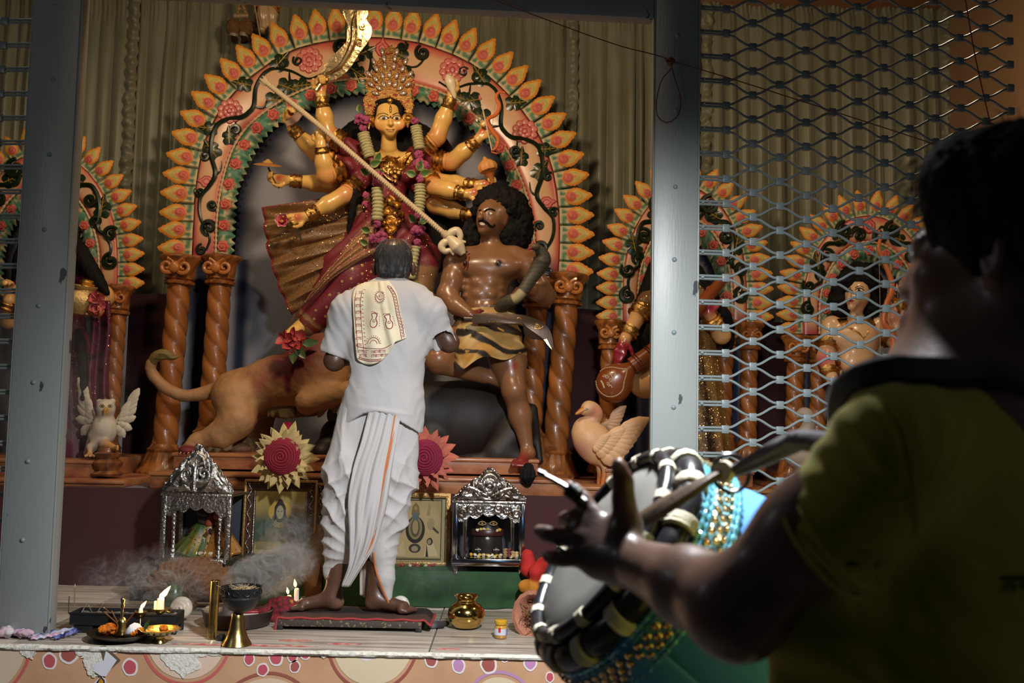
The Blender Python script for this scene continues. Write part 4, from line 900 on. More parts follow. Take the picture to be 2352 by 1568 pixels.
for x,y,q in((895,462,13),(880,470,9),(912,472,9),(892,486,12),(908,490,10),(878,490,8),(897,508,13),(884,512,8),(911,512,8),(897,530,10),(890,524,7),(906,526,7),(897,546,7),(923,492,7),(918,510,6)):
 p=ray(sb,x,y,.012);g.lathe([(M(q,5.9),0),(M(q,5.9)*1.05,.01),(M(q,5.9)*.7,.016),(M(q,5.9)*.5,.011),(M(q,5.9)*.25,.022),(.001,.022)],p,14,(.5,.3,.1),(0,-1,0),wob=lambda i,a:.12*np.sin(a*7))
g.obj('belt_ornament',gold,gs)
g=G();P=[ray(sb,x,y,.012)for x,y in cat(np.array([(850,452),(870,458),(895,462),(920,458),(940,448)],float),24)];g.tube(P,.016,8,(.5,.3,.1),wob=lambda t,a:.2*np.sin(t*120)*np.cos(a*3));g.obj('belt',gold,gs)
# ------------------------------------------------------------------ what the hands hold
cream_rope=mat('cream_rope',(.56,.43,.27),.75,bump=(200,.3,.002))
t=T('trident','long cream wound trident held slantwise across the ten armed statue','trident',W(820,375,5.78))
Pt=Ws([(612,190,5.86),(735,290,5.745),(880,415,5.70),(1028,543,5.62)]);n=420;P=cat(Pt,n)
g=G();g.tube(P,.0155,10,(.55,.42,.27),wob=lambda t_,a:.16*np.sin(t_*2*PI*95+a));g.obj('shaft',cream_rope,t)
Yh=5.61;ivory=mat('ivory_paint',(.62,.50,.33),.35,bump=(30,.05))
g=G();g.tube(Ws([(1022,538,5.62),(1040,555,Yh),(1056,572,Yh),(1064,584,Yh)]),[.02,.03,.045,.018],12,m=24);g.obj('middle_prong',ivory,t)
g=G();g.tube(Ws([(1030,548,Yh),(1036,535,Yh),(1050,530,Yh),(1057,540,Yh),(1058,553,Yh),(1070,556,Yh)]),[.018,.024,.024,.02,.014,.006],10,m=40);g.obj('upper_prong',ivory,t)
g=G();g.tube(Ws([(1034,552,Yh),(1020,557,Yh),(1014,567,Yh),(1022,577,Yh),(1034,575,Yh),(1042,585,Yh)]),[.018,.022,.022,.018,.014,.006],10,m=40);g.obj('lower_prong',ivory,t)
g=G();g.lathe([(.015,0),(.024,.01),(.015,.02),(.026,.03),(.016,.045)],W(1018,534,5.62),14,(.5,.4,.2),W(1030,545,5.6)-W(1018,534,5.62));g.obj('collar',cream_rope,t)
g=G();ax=W(612,190,5.86)-W(640,213,5.84)
for k in range(5):a=k*2*PI/5;e1=nrm(np.cross(ax,[0,1,0]));e2=nrm(np.cross(ax,e1));p=W(614,192,5.86);g.tube([p,p+nrm(ax)*.03+(e1*math.cos(a)+e2*math.sin(a))*.018,p+nrm(ax)*.05+(e1*math.cos(a)+e2*math.sin(a))*.02],[.014,.012,.003],7,m=8)
g.obj('finial',cream_rope,t)
t=T('scimitar','broad polished brass curved blade raised above the crown','sword',W(745,190,5.9))
L_=[(737,172),(745,150),(752,160),(768,150),(785,125),(795,95),(796,60),(788,30),(792,14),(812,8),(832,12),(846,28),(842,46),(853,62),(852,82),(842,100),(828,118),(808,150),(790,170),(770,182),(750,182)]
P=Ws([(x,y,5.90-.0006*(190-y))for x,y in cat(np.array(L_+[L_[0]],float),90)[:-1]]);g=G();g.prism(P,.012,(.6,.4,.2),dome=.022,cc=W(812,84,5.85));g.obj('blade',brass,t)
g=G();P=cat(Ws([(752,172,5.89),(785,150,5.86),(812,100,5.83),(815,50,5.81),(820,22,5.8)]),60);g.tube(P-np.array([0,.016,0]),[.006,.014,.02,.022,.006],8,(.6,.4,.2));g.obj('blade_ridge',brass,t)
for(x,y,r)in((820,40,11),(832,60,9),(815,75,10),(826,95,8)):g=G();sp=spiral((x,y),r,1,1.4,24);g.tube([W(p,q,5.815-.0)for p,q in sp],.004,6);g.obj('scroll',brass,t)
g=G();g.lathe([(.02,-.07),(.017,-.01),(.03,0),(.034,.014),(.02,.03),(.026,.045),(.012,.06)],W(740,186,5.9),16,(.6,.4,.2),W(752,168,5.9)-W(740,186,5.9));g.obj('hilt',brass,t)
def one(name,label,cat_,g,mt,smooth=True):o=g.obj(name,mt,None,smooth);return tag(o,label,cat_)
g=G();P=Ws([(655,281,5.93),(662,272,5.94),(682,258,5.95),(697,245,5.95),(695,262,5.94),(686,276,5.93),(672,287,5.93),(660,289,5.93)]);g.prism(P,.012,H('#9a6a52'),dome=.006);one('leaf_shield','dull pinkish brown leaf shaped shield behind the trident shaft','shield',g,mat('dull_brown',(.30,.17,.12),.5))
# discus on a finger
t=T('discus','flat red and gold toothed discus at the left above a hand','discus',W(617,384,5.9));c=W(615,379,5.9);g=G()
g.lathe([(.028,.012),(.05,.008),(.07,.004),(.085,-.003),(.05,-.004),(.01,-.004)],c,40,H('#a8703a'),(.08,-.28,1),wob=lambda i,a:.06*np.sin(a*18)*(i in(3,2)));g.obj('disc',carv,t)
g=G();g.lathe([(.03,.008),(.032,.016),(.016,.026),(.008,.034),(.001,.036)],c,16,H('#c09050'),(.08,-.28,1));g.obj('hub',carv,t)
g=G();g.tube(Ws([(616,384,5.9),(628,410,5.92),(641,432,5.93)]),.006,6,H('#5a3a20'),12);g.obj('stem',carv,t)
t=T('lotus','small pink lotus held low at the left in front of the gold cloth','flower',W(650,520,5.78));c=W(650,508,5.78)
pm=petal_mesh('petal',mat('pink_petal',None,.5),.05,.05,.5,.7,lambda u,v,X:mix(np.broadcast_to(H('#c83a50'),(len(u),3)),H('#eab0a8'),(u**2)[:,None]))
for k in range(12):a=k*2*PI/6+(k>5)*.5;link('petal',pm,t,c,tuple((Matrix.Rotation(PI/2,3,'X')@Matrix.Rotation(a,3,'Z')@Matrix.Rotation(-(.25 if k<6 else .8),3,'Y')).to_euler()),1. if k<6 else .75)
g=G();g.ell(c-np.array([0,.015,0]),.012,8,6,H('#d8a050'),lump=.2);g.obj('seed_head',carv,t)
g=G();g.tube(Ws([(650,510,5.79),(668,512,5.8),(684,530,5.8),(692,552,5.8)]),.005,6,H('#22301a'),16);g.obj('stem',enamel,t)
g=G();p=W(1040,208,5.89);g.lathe([(.004,-.05),(.016,-.03),(.02,0),(.03,.03),(.034,.055),(.026,.08),(.014,.098),(.003,.106)],p,16,H('#c8a070'),W(1026,165,5.88)-p,wob=lambda i,a:.10*np.sin(a+i*1.3));one('conch','small cream conch shell raised in a hand at the right of the crown','shell',g,ivory)
t=T('bow','orange curled bow held at the right between the small rosettes','bow',W(1135,300,5.86));g=G()
g.tube(Ws([(1160,213,5.88),(1146,212,5.88),(1140,225,5.88),(1147,243,5.87),(1140,262,5.87),(1122,272,5.86),(1120,282,5.86),(1132,302,5.86),(1144,320,5.86),(1140,338,5.86),(1130,348,5.86),(1142,353,5.86)]),[.006,.009,.010,.012,.012,.012,.012,.013,.012,.010,.008,.004],8,H('#c8683a'),80);g.obj('limb',gloss,t)
g=G();g.tube(Ws([(1140,222,5.88),(1131,290,5.86),(1130,346,5.86)]),.0015,4,H('#b09060'),10);g.obj('bow_cord',gloss,t)
t=T('arrow','pale thin arrow with pink tip upright beside the orange bow','arrow',W(1122,330,5.85));g=G();g.tube(Ws([(1104,228,5.85),(1115,278,5.85),(1130,345,5.84)]),.0045,6,H('#b8a890'),12);g.obj('arrow_shaft',gloss,t);g=G();g.lathe([(.001,.035),(.012,.006),(.006,0)],W(1104,230,5.85),8,H('#c86a5a'),W(1102,222,5.85)-W(1105,232,5.85));g.obj('arrow_tip',gloss,t)
t=T('mace','orange ribbed mace head held upright at the right above the dark hair','mace',W(1136,440,5.86));ax=W(1117,365,5.86)-W(1139,436,5.86);c=W(1122,392,5.86);rib=lambda i,a:.05*np.sin(a*9)
g=G();g.lathe([(.012,-.025),(.03,-.012),(.054,0),(.06,.02),(.052,.042),(.034,.06),(.014,.072),(.010,.082),(.003,.09)],c,40,H('#c88a4a'),ax,wob=rib);g.obj('mace_head',carv,t)
g=G();g.lathe([(.008,-.14),(.011,-.12),(.008,-.1),(.022,-.04),(.034,-.022),(.012,-.016)],c,20,H('#a8642e'),ax);g.obj('handle',carv,t)
# garland of the statue
t=T('flower_garland','cream and purple flower garland around the neck of the ten armed statue','garland',W(895,480,5.78))
rollm=mat('cream_petals',(.42,.38,.19),.75,bump=(110,.9,.006));purp=mat('purple_bloom',None,.6,bump=(160,.8,.005));leafm=mat('garland_leaf',None,.45,bump=(40,.2))
def roll(pts,r,Y):g=G();g.tube(Ws(pts,Y),r,14,(.5,.45,.25),46,wob=lambda t_,a:.10*np.sin(t_*55)+.05*np.sin(a*5+t_*21));g.obj('petal_roll',rollm,t)
def bloom(x,y,r,Y,col='#7a1440'):
 g=G();c=W(x,y,Y);R=M(r,Y);rn=random.Random(int(x*7+y))
 for k in range(13):
  d=nrm([rn.uniform(-1,1),rn.uniform(-1,.3),rn.uniform(-1,1)]);g.ell(c+d*R*.6,(R*.48,R*.4,R*.48),8,6,lambda V:mix(np.broadcast_to(H(col),(len(V),3)),H('#c05a88'),sstep(.5,1.1,np.linalg.norm(V-c,axis=1)/R)[:,None]*.55),lump=.35,seed=k)
 g.obj('bloom',purp,t)
gleaf=petal_mesh('garland_leaf',leafm,.06,.045,.35,.75,lambda u,v,X:mix(np.broadcast_to(H('#3e5c28'),(len(u),3)),H('#a8ac68'),sstep(.38,.48,np.abs(v-.5))[:,None]))
def gl(x,y,Y,a,s_=1):link('garland_leaf',gleaf,t,W(x,y,Y),(PI/2+random.uniform(-.4,.4),a,random.uniform(-.3,.3)),s_)
Yg=5.80
roll([(834,306),(842,335),(850,362)],M(14,Yg),5.85);roll([(866,432),(868,470),(866,506)],M(13,Yg),5.78);roll([(955,290),(960,320),(964,343)],M(13,Yg),5.85);roll([(964,424),(965,455),(961,486)],M(13,Yg),5.78);roll([(956,566),(950,600),(944,640)],M(10,Yg),5.76)
for x,y,r,Y in((826,272,11,5.88),(840,276,11,5.87),(834,294,9,5.87),(820,280,7,5.88),(858,366,9,5.83),(872,398,10,5.79),(862,420,9,5.79),(866,514,9,5.76),(876,545,15,5.74),(858,548,11,5.75),(953,278,9,5.87),(962,355,11,5.84),(963,376,14,5.82),(975,380,11,5.82),(966,410,10,5.8),(962,494,11,5.77),(956,530,13,5.75),(968,528,11,5.75),(958,556,9,5.75),(840,448,8,5.86),(838,468,7,5.86)):bloom(x,y,r,Y,'#8a2050' if y>440 and x<845 else '#701240')
for x,y,Y,a,s_ in((850,378,5.8,.3,1.1),(864,372,5.8,1.2,1),(848,400,5.78,2.6,1),(858,402,5.78,.5,1.1),(962,392,5.8,1.4,1),(955,402,5.79,2.8,1),(966,400,5.79,.2,1.1),(955,510,5.76,2.2,1),(964,512,5.76,.4,1.1),(850,530,5.77,2.8,.9),(826,258,5.88,1.5,.8),(948,652,5.74,-.5,1.3),(940,650,5.74,-2.5,1.2),(845,560,5.76,2.7,.8)):gl(x,y,Y,-a,s_)
g=G();g.tube(Ws([(826,265,5.9),(845,350,5.85),(858,410,5.8),(866,470,5.79),(862,540,5.77),(850,575,5.8)]),.004,5,H('#6a1a20'),40);g.tube(Ws([(950,270,5.9),(962,340,5.86),(965,420,5.8),(963,500,5.78),(956,570,5.76),(944,650,5.76)]),.004,5,H('#6a1a20'),40)
for k in range(14):p=W(838+.6*k*(k<8),420+k*11,5.86);g.ell(p,.0085,7,5,H(('#b87a50','#7a2028')[k%2]))
g.obj('thread',enamel,t)
# ================================================================== lion, buffalo, dark warrior
fur=mat('painted_fur',None,.62,bump=(160,.5,.004))
hide=mat('dark_hide',None,.6,bump=(70,.25,.004))
bronze=mat('warrior_skin',None,.34,coat=.12,bump=(40,.03))
def Wc(*a):return W(*a)
# ---- lion
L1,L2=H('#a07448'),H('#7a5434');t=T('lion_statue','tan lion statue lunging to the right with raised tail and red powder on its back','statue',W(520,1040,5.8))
s=SDF(.0085,L1)
s.ell(W(552,905,5.85),(M(62,5.85),.125,M(52,5.85)),k=.06);s.cone(W(545,905,5.85),W(630,882,5.84),M(46,5.85),M(56,5.85),.08);s.cone(W(630,880,5.84),W(730,860,5.82),M(56,5.85),M(74,5.85),.08);s.ell(W(745,850,5.82),(M(66,5.82),.18,M(82,5.82)),k=.08);s.cone(W(750,830,5.82),W(840,800,5.8),M(58,5.82),M(40,5.82),.06)
s.cone(W(538,915,5.76),W(545,965,5.72),M(48,5.8),M(38,5.8),.05);s.cone(W(548,960,5.72),W(510,1000,5.7),M(38,5.8),M(30,5.8),.04);s.cone(W(522,985,5.71),W(452,1015,5.69),M(32,5.7),M(17,5.7),.03);s.cone(W(452,1012,5.69),W(430,1033,5.67),M(18,5.7),M(14,5.7),.03);s.ell(W(432,1034,5.64),(M(22,5.7),.06,M(11,5.7)),k=.02,col=H('#6a1c1c'))
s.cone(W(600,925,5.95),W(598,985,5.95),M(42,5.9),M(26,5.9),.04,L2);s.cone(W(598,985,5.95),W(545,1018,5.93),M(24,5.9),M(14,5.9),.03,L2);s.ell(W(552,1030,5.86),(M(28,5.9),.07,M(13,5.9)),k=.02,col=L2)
s.ell(W(755,880,5.7),(M(48,5.7),.07,M(52,5.7)),k=.05);s.cone(W(745,905,5.68),W(705,922,5.64),M(34,5.7),M(26,5.7),.04);s.cone(W(708,925,5.64),W(800,898,5.6),M(25,5.7),M(21,5.7),.03);s.cone(W(800,898,5.6),W(872,888,5.58),M(21,5.6),M(17,5.6),.03);s.ell(W(888,892,5.57),(M(24,5.6),.055,M(15,5.6)),k=.02)
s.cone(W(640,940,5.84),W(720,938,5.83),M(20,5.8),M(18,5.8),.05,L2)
s.ell(W(868,790,5.74),(.125,.13,.13),k=.05);s.cone(W(880,800,5.66),W(915,815,5.6),.075,.06,.04);s.ell(W(850,745,5.74),.035,k=.02);s.ell(W(895,745,5.78),.035,k=.02);s.ell(W(922,806,5.55),.022,k=.01,col=H('#2a1410'))
s.chain(Ws([(505,893,5.85),(460,905,5.84),(420,908,5.83),(385,893,5.82),(356,868,5.81),(345,845,5.8),(352,826,5.79)]),(M(17,5.8),M(14,5.8),M(12,5.8),M(11.5,5.8),M(11,5.8),M(10.5,5.8),M(10,5.8)),.02,m=22)
s.paint(W(690,800,5.68),(.21,.25,.15),H('#5a0a12'),soft=.75);s.paint(W(650,850,5.68),(.10,.2,.08),H('#5a0a12'),soft=.8);s.paint(W(660,880,5.66),(.02,.2,.06),H('#6a1418'),soft=.6)
for x,y,r in((700,865,.03),(740,820,.04),(780,790,.05),(420,1040,.03),(600,880,.05),(560,850,.04)):s.paint(W(x,y,5.7),r,H('#8a4a34'),soft=1.)
def lionc(V,C):n=noise3(V*22,3);return np.clip(C*(1+.22*n[:,None])+np.array([.02,.006,0])*noise3(V*5,9)[:,None],0,1)
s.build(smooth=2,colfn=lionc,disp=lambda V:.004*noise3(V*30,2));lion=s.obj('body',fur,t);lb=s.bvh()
OLV=H('#7a6432')
m=SDF(.010,H('#6a5426'));rn=np.random.default_rng(4)
for k in range(60):a=rn.uniform(0,2*PI);q=rn.uniform(.1,.21);p=W(838,800,5.8)+np.array([math.cos(a)*q*.75,rn.uniform(-.14,.06),math.sin(a)*q]);m.cone(p,p+np.array([-.03,-.03,-.06])+rn.normal(0,.015,3),.034,.008,.015,H('#6a5426')*rn.uniform(.7,1.3))
m.build(disp=lambda V:.006*noise3(V*np.array([70,70,14.]),5));m.obj('mane',fur,t)
g=G();g.tube(Ws([(350,832,5.79),(360,818,5.78),(378,814,5.77),(400,820,5.77),(412,818,5.77)]),[M(10,5.8),M(13,5.8),M(12,5.8),M(9,5.8),.003],12,OLV*.9,26,wob=lambda t_,a:.12*np.sin(a*6+t_*9));g.obj('tail_tuft',fur,t)
CRF=H('#7c6a48')
def ragged(name,top,drop,seed):
 rn=np.random.default_rng(seed);q=SDF(.0065,CRF);P=cat(np.array(top,float),12)
 for i,(x,y,z)in enumerate(P):
  a=W(x,y-4,z);q.cone(a,a+np.array([rn.uniform(-.03,.03),rn.uniform(-.02,.0),-M(drop,z)*rn.uniform(.5,1.05)]),.022,.006,.02,CRF*rn.uniform(.7,1.15))
 q.build(disp=lambda V:.004*noise3(V*np.array([70,70,16.]),seed));q.obj(name,fur,t)
ragged('belly_tuft',[(618,936,5.78),(645,942,5.78),(672,944,5.78)],24,1);ragged('belly_tuft',[(690,942,5.77),(740,938,5.76),(790,922,5.74)],22,2);ragged('shank_tuft',[(492,1008,5.70),(510,1012,5.70),(528,1002,5.71)],34,3)
ragged('thigh_tuft',[(566,1000,5.92),(588,975,5.92),(606,950,5.93)],62,4)
# claws
for k in range(4):g=G();p=W(417+k*9,1037,5.60);g.tube([p,p+np.array([-.004,-.02,-.012])],[.007,.001],6,H('#c0907a'));g.obj('claw',gloss,t)
# flowers at the goddess's foot
t=T('hibiscus_bunch','red hibiscus blooms with green leaves on the lion beneath the gold hem','flowers',W(672,796,5.62));hm=petal_mesh('petal',mat('red_petal',(.42,.05,.04),.55,bump=(60,.3)),.062,.06,.5,.8)
for k,(x,y)in enumerate(((658,780),(676,776),(690,780),(665,788))):
 for j in range(5):link('petal',hm,t,W(x,y,5.60),(random.uniform(.6,2.2),j*1.25,random.uniform(-1,1)))
hl=petal_mesh('leaf',mat('bright_leaf',(.05,.10,.02),.4),.09,.045,.2,.8)
for x,y,a in((665,792,.4),(680,795,.9),(695,790,-.2),(675,800,1.6)):link('leaf',hl,t,W(x,y,5.60),(PI/2,a,.2))
# ---- buffalo
B1=H('#1c1612');t=T('buffalo_statue','dark brown fallen buffalo statue lying behind the white clothed man','statue',W(1090,1072,5.9));s=SDF(.010,B1)
s.ell(W(1060,965,5.98),(.36,.19,.24),k=.08);s.ell(W(1165,985,5.93),(.17,.16,.22),k=.08);s.cone(W(960,950,5.98),W(850,990,5.92),.2,.15,.08);s.cone(W(850,985,5.92),W(775,1000,5.86),.13,.10,.05);s.cone(W(778,1000,5.84),W(742,1030,5.72),.085,.055,.04);s.ell(W(738,1036,5.69),(.045,.05,.04),k=.02)
s.cone(W(1185,990,5.82),W(1140,1040,5.76),.10,.075,.05);s.cone(W(1145,1035,5.76),W(1205,1055,5.76),.06,.045,.03);s.cone(W(1165,1050,5.76),W(1075,1058,5.74),.045,.04,.03);s.ell(W(1068,1062,5.73),(.05,.06,.035),k=.02,col=H('#15110f'));s.cone(W(990,1010,5.84),W(1010,1060,5.78),.08,.05,.04);s.cone(W(1010,1056,5.78),W(1110,1066,5.74),.042,.034,.02)
s.cone(W(1222,940,5.9),W(1240,1060,5.84),.035,.02,.03);s.paint(W(1110,960,5.8),.2,H('#261c16'),soft=.9)
s.build(smooth=2,colfn=lambda V,C:C*(1+.25*noise3(V*9,2)[:,None]));s.obj('body',hide,t)
for pts in(((772,975,5.84),(762,950,5.8),(775,930,5.76),(792,922,5.74)),((795,975,5.9),(815,955,5.9),(825,935,5.9),(820,915,5.9))):g=G();g.tube(Ws(pts),[.035,.03,.02,.004],10,H('#2c3018'),20);g.obj('horn',hide,t)
# ---- dark warrior
D1,D2=H('#80583a'),H('#40281a');t=T('warrior_statue','dark brown muscular warrior statue in tiger skin cloth, looking up at the trident','statue',W(1190,1070,5.7));s=SDF(.0058,D1)
s.ell(W(1108,745,5.76),(.135,.105,.11),k=.05);s.cone(W(1108,745,5.76),W(1110,680,5.76),.112,.118,.06);s.cone(W(1112,680,5.76),W(1122,625,5.75),.12,.135,.06);s.ell(W(1125,612,5.75),(.195,.10,.10),k=.05)
s.ell(W(1090,612,5.665),(.088,.05,.062),k=.03);s.ell(W(1160,610,5.665),(.09,.05,.062),k=.03);s.cone(W(1075,585,5.72),W(1180,583,5.72),.05,.05,.04)
for x,y,r in((1096,648,.034),(1126,648,.036),(1098,676,.032),(1126,676,.034),(1100,700,.03),(1124,700,.03)):s.ell(W(x,y,5.652),(r*1.05,.028,r*.9),k=.014)
for sx,xx in((-1,1072),(1,1148)):
 for k in range(3):s.ell(W(xx+sx*k*1,648+k*16,5.69),(.018,.03,.014),k=.02)
s.ell(W(1110,722,5.65),(.06,.03,.05),k=.04);s.ell(W(1112,712,5.625),.008,k=.008,cut=True)
for x in(1068,1145):s.ell(W(x,604,5.62),(.012,.008,.012),k=.01);s.paint(W(x,604,5.61),.022,H('#1e0e08'),soft=.5)
s.ell(W(1050,605,5.74),(.075,.075,.08),k=.04);s.ell(W(1205,606,5.74),(.085,.08,.085),k=.04)
s.cone(W(1046,612,5.73),W(1026,676,5.68),.066,.052,.03);s.ell(W(1040,645,5.69),(.055,.06,.075),k=.03);s.cone(W(1026,676,5.68),W(1048,702,5.63),.054,.05,.03);s.cone(W(1048,702,5.63),W(1078,722,5.58),.05,.034,.02);hand(s,W(1078,722,5.58),(1,-.2,-.45),(.1,.9,-.2),-1,.95,(1.3,)*4,.7,.1,H('#6a2a20'))
s.cone(W(1212,612,5.74),W(1252,678,5.72),.07,.056,.03);s.cone(W(1252,680,5.72),W(1232,672,5.62),.056,.048,.03);s.cone(W(1232,672,5.62),W(1222,665,5.56),.046,.034,.02);hand(s,W(1222,666,5.56),(-.75,-.4,-.1),(0,.6,-1),1,.95,(1.2,)*4,.6,.15,H('#6a2c20'))
s.cone(W(1130,575,5.75),W(1124,530,5.73),.062,.055,.04)
s.ell(W(1136,495,5.74),(.098,.105,.12),k=.04);s.ell(W(1122,500,5.68),(.065,.07,.10),k=.04);s.cone(W(1115,512,5.67),W(1108,528,5.645),.045,.026,.03);s.cone(W(1109,484,5.628),W(1103,499,5.60),.011,.018,.014);s.ell(W(1110,500,5.615),.012,k=.008);s.ell(W(1130,503,5.655),(.035,.03,.028),k=.03);s.ell(W(1122,481,5.635),(.036,.018,.012),k=.015);s.ell(W(1107,512,5.622),(.022,.016,.009),k=.008,col=H('#5a2018'));s.ell(W(1107,519,5.626),(.018,.014,.008),k=.008,col=H('#5a2018'));s.ell(W(1160,507,5.69),(.012,.022,.03),k=.01)
s.cone(W(1140,755,5.76),W(1168,830,5.72),.115,.10,.05);s.cone(W(1168,830,5.72),W(1180,896,5.66),.10,.068,.04);s.ell(W(1181,893,5.63),(.05,.045,.055),k=.03);s.cone(W(1181,900,5.67),W(1196,955,5.70),.066,.062,.03);s.ell(W(1190,945,5.72),(.055,.065,.1),k=.03);s.cone(W(1196,955,5.69),W(1212,1035,5.68),.058,.034,.03);s.ell(W(1216,1042,5.68),(.035,.045,.035),k=.02)
s.cone(W(1210,1042,5.66),W(1196,1062,5.58),.036,.030,.03);
for k in range(5):s.cone(W(1182+k*7,1062+k*.6,5.565),W(1178+k*7.5,1068+k*.5,5.52),.0135 if k else .018,.011 if k else .015,.008,H('#6a2420'))
s.paint(W(1198,1060,5.56),.075,H('#7a2820'),soft=.7)
s.cone(W(1080,765,5.75),W(1010,822,5.62),.105,.075,.05);s.ell(W(1004,826,5.6),.066,k=.03);s.cone(W(1006,832,5.62),W(1110,862,5.72),.065,.045,.03);s.cone(W(1110,862,5.72),W(1150,880,5.70),.035,.024,.02)
s.paint(W(1004,815,5.57),.03,H('#7a1a14'),soft=.8);s.paint(W(1176,838,5.6),.03,H('#7a1a14'),soft=.8)
def wc(V,C):n=noise3(V*7,3);return np.clip(C*(1+.18*n[:,None]),0,1)
s.build(smooth=1,colfn=wc);wb_=s.obj('body',bronze,t);wv=s.bvh()
g=G();decal(g,wv,almond(1125,490,7.5,4.2),H('#1a0a06'),.001);decal(g,wv,almond(1125,490,6.6,3.3),H('#d8ccb4'),.002);decal(g,wv,oval(1122.5,489.5,2.8,2.8),H('#2a140a'),.003);g.obj('eye',enamel,wb_,fix=False)
g=G();decal(g,wv,almond(1104.5,489,2.6,2.4),H('#d8ccb4'),.002);decal(g,wv,oval(1104,489,1.3,1.6),H('#1a0a06'),.003);g.obj('eye',enamel,wb_,fix=False)
g=G();stroke(g,wv,[(1113,486),(1119,481),(1128,480),(1137,484)],.0048,H('#0a0604'));stroke(g,wv,[(1101,483),(1106,482)],.004,H('#0a0604'));g.obj('eyebrows',enamel,wb_)
g=G();stroke(g,wv,[(1102,506),(1110,507),(1118,511),(1126,519),(1133,520),(1136,515)],.0075,H('#0a0604'),.002);stroke(g,wv,[(1103,506),(1099,508)],.005,H('#0a0604'),.002);g.obj('moustache',blackhair,wb_)
g=G();decal(g,wv,[(1101,511),(1106,510),(1113,513),(1114,517),(1107,517),(1102,515)],H('#d8cfb8'),.003);g.obj('teeth',enamel,wb_,fix=False)
g=G();stroke(g,wv,[(1078,590),(1076,604),(1073,620)],.003,H('#6a0c0c'));stroke(g,wv,[(1070,592),(1068,612),(1064,618)],.002,H('#6a0c0c'));stroke(g,wv,[(1074,585),(1080,582)],.004,H('#6a0c0c'));g.obj('wound_line',enamel,wb_)
h=SDF(.009,(.01,.01,.01))
for x,y,z,r in((1150,468,5.76,.12),(1128,458,5.74,.085),(1108,466,5.72,.055),(1172,480,5.78,.12),(1185,510,5.8,.11),(1184,542,5.8,.105),(1172,562,5.8,.08),(1160,535,5.76,.075),(1152,505,5.76,.06),(1094,488,5.74,.035),(1088,512,5.78,.04),(1084,545,5.8,.055),(1076,562,5.82,.05),(1150,525,5.85,.12)):h.ell(W(x,y,z),r*.93,k=.04)
h.build(smooth=0,disp=lambda V:.016*noise3(V*38,3,2)+.010*noise3(V*110,5,2));h.obj('hair',blackhair,t)
# tiger skin loin cloth
tig=mat('tiger_cloth',None,.6,bump=(120,.4,.003))
def tc_(u,v,X):
 n=noise3(np.stack([X[:,0]*5,X[:,2]*9,X[:,1]*3],1),4,2);st=np.sin(X[:,2]*62+X[:,0]*16+n*5.5);c=mix(np.broadcast_to(H('#c8ae78'),(len(u),3)),H('#a87c38'),sstep(-.5,.4,noise3(X*9,8))[:,None]);return mix(c,H('#1c140e'),(sstep(.1,.45,st)*(noise3(X*24,6)>-.45))[:,None])
def loin(u,v):
 a=u*2*PI;cx,y=1112+10*v+6*np.sin(v*2),712+v*(116+16*np.sin(a*2+.4)+9*np.sin(a*5+1)+10*np.sin(a+2.6));rx=M(66+24*v-4*v*v,5.75);c=np.array([W(p,q,5.76)for p,q in zip(cx,y)])
 f=1+.035*np.sin(v*19+a*2+np.sin(a*3))*(v>.04);return c+np.stack([np.cos(a)*rx*f,np.sin(a)*rx*.86*f-.13*v*sstep(.5,-.7,np.cos(a))*sstep(.3,-.6,np.sin(a))-.02,.012*np.cos(a)],1)
g=G();g.grid(loin,120,46,tc_,closed=True);g.obj('loin_cloth',tig,t,smooth='all',fix=True)
def belt(u,v):a=u*2*PI;p=np.array([W(x,y,5.76)for x,y in zip(1112+0*u,716+0*u)]);r=.158+.022*np.cos(v*2*PI);return p+np.stack([np.cos(a)*r,np.sin(a)*r*.8,.022*np.sin(v*2*PI)+.035*np.cos(a)],1)
g=G();g.grid(belt,70,12,lambda u,v,X:mix(np.broadcast_to(H('#4a3a1e'),(len(u),3)),H('#16110a'),(np.sin(u*130+v*12)>.3).astype(float)[:,None]),closed=True);g.obj('belt',hide,t,smooth='all')
# sword, cobra
t=T('curved_sword','dark wide bladed sword with an engraved eye, held at the warrior waist','sword',W(1180,760,5.5));swm=mat('dark_blade',(.075,.045,.03),.3,.55,bump=(30,.1))
g=G();o=[(1086,722),(1120,718),(1160,720),(1195,722),(1225,730),(1252,745),(1266,765),(1271,795),(1268,800),(1257,786),(1240,780),(1222,778),(1206,770),(1202,757),(1204,749),(1170,744),(1120,742),(1086,742)]
g.prism(Ws([(x,y,5.50)for x,y in cat(np.array(o+[o[0]],float),70)[:-1]]),.016,(.1,.06,.04),dome=.007,cc=W(1200,742,5.49));g.obj('blade',swm,t)
g=G();g.prism(Ws([(1249,780,5.485),(1256,778,5.485),(1262,790,5.485),(1268,803,5.485),(1258,792,5.485)]),.01,(.6,.4,.2));g.obj('tip',brass,t)
g=G();eb=Ws([(x,y,5.488)for x,y in almond(1234,750,14,7.5,10)]);g.tube(np.vstack([eb,eb[:1]]),.0022,5,H('#8a6a40'));ci=Ws([(x,y,5.488)for x,y in oval(1234,750,5,5,16)]);g.tube(np.vstack([ci,ci[:1]]),.0022,5);g.ell(W(1234,750,5.487),(.006,.003,.006),8,5);ci=Ws([(x,y,5.49)for x,y in oval(1192,733,4,4,14)]);g.tube(np.vstack([ci,ci[:1]]),.0018,5);g.tube(Ws([(1120,738,5.49),(1200,744,5.489)]),.002,5);g.obj('engraving',gold,t)
g=G();g.tube(Ws([(1066,732,5.52),(1100,733,5.52)]),.017,12,(.1,.06,.03));g.obj('hilt',swm,t)
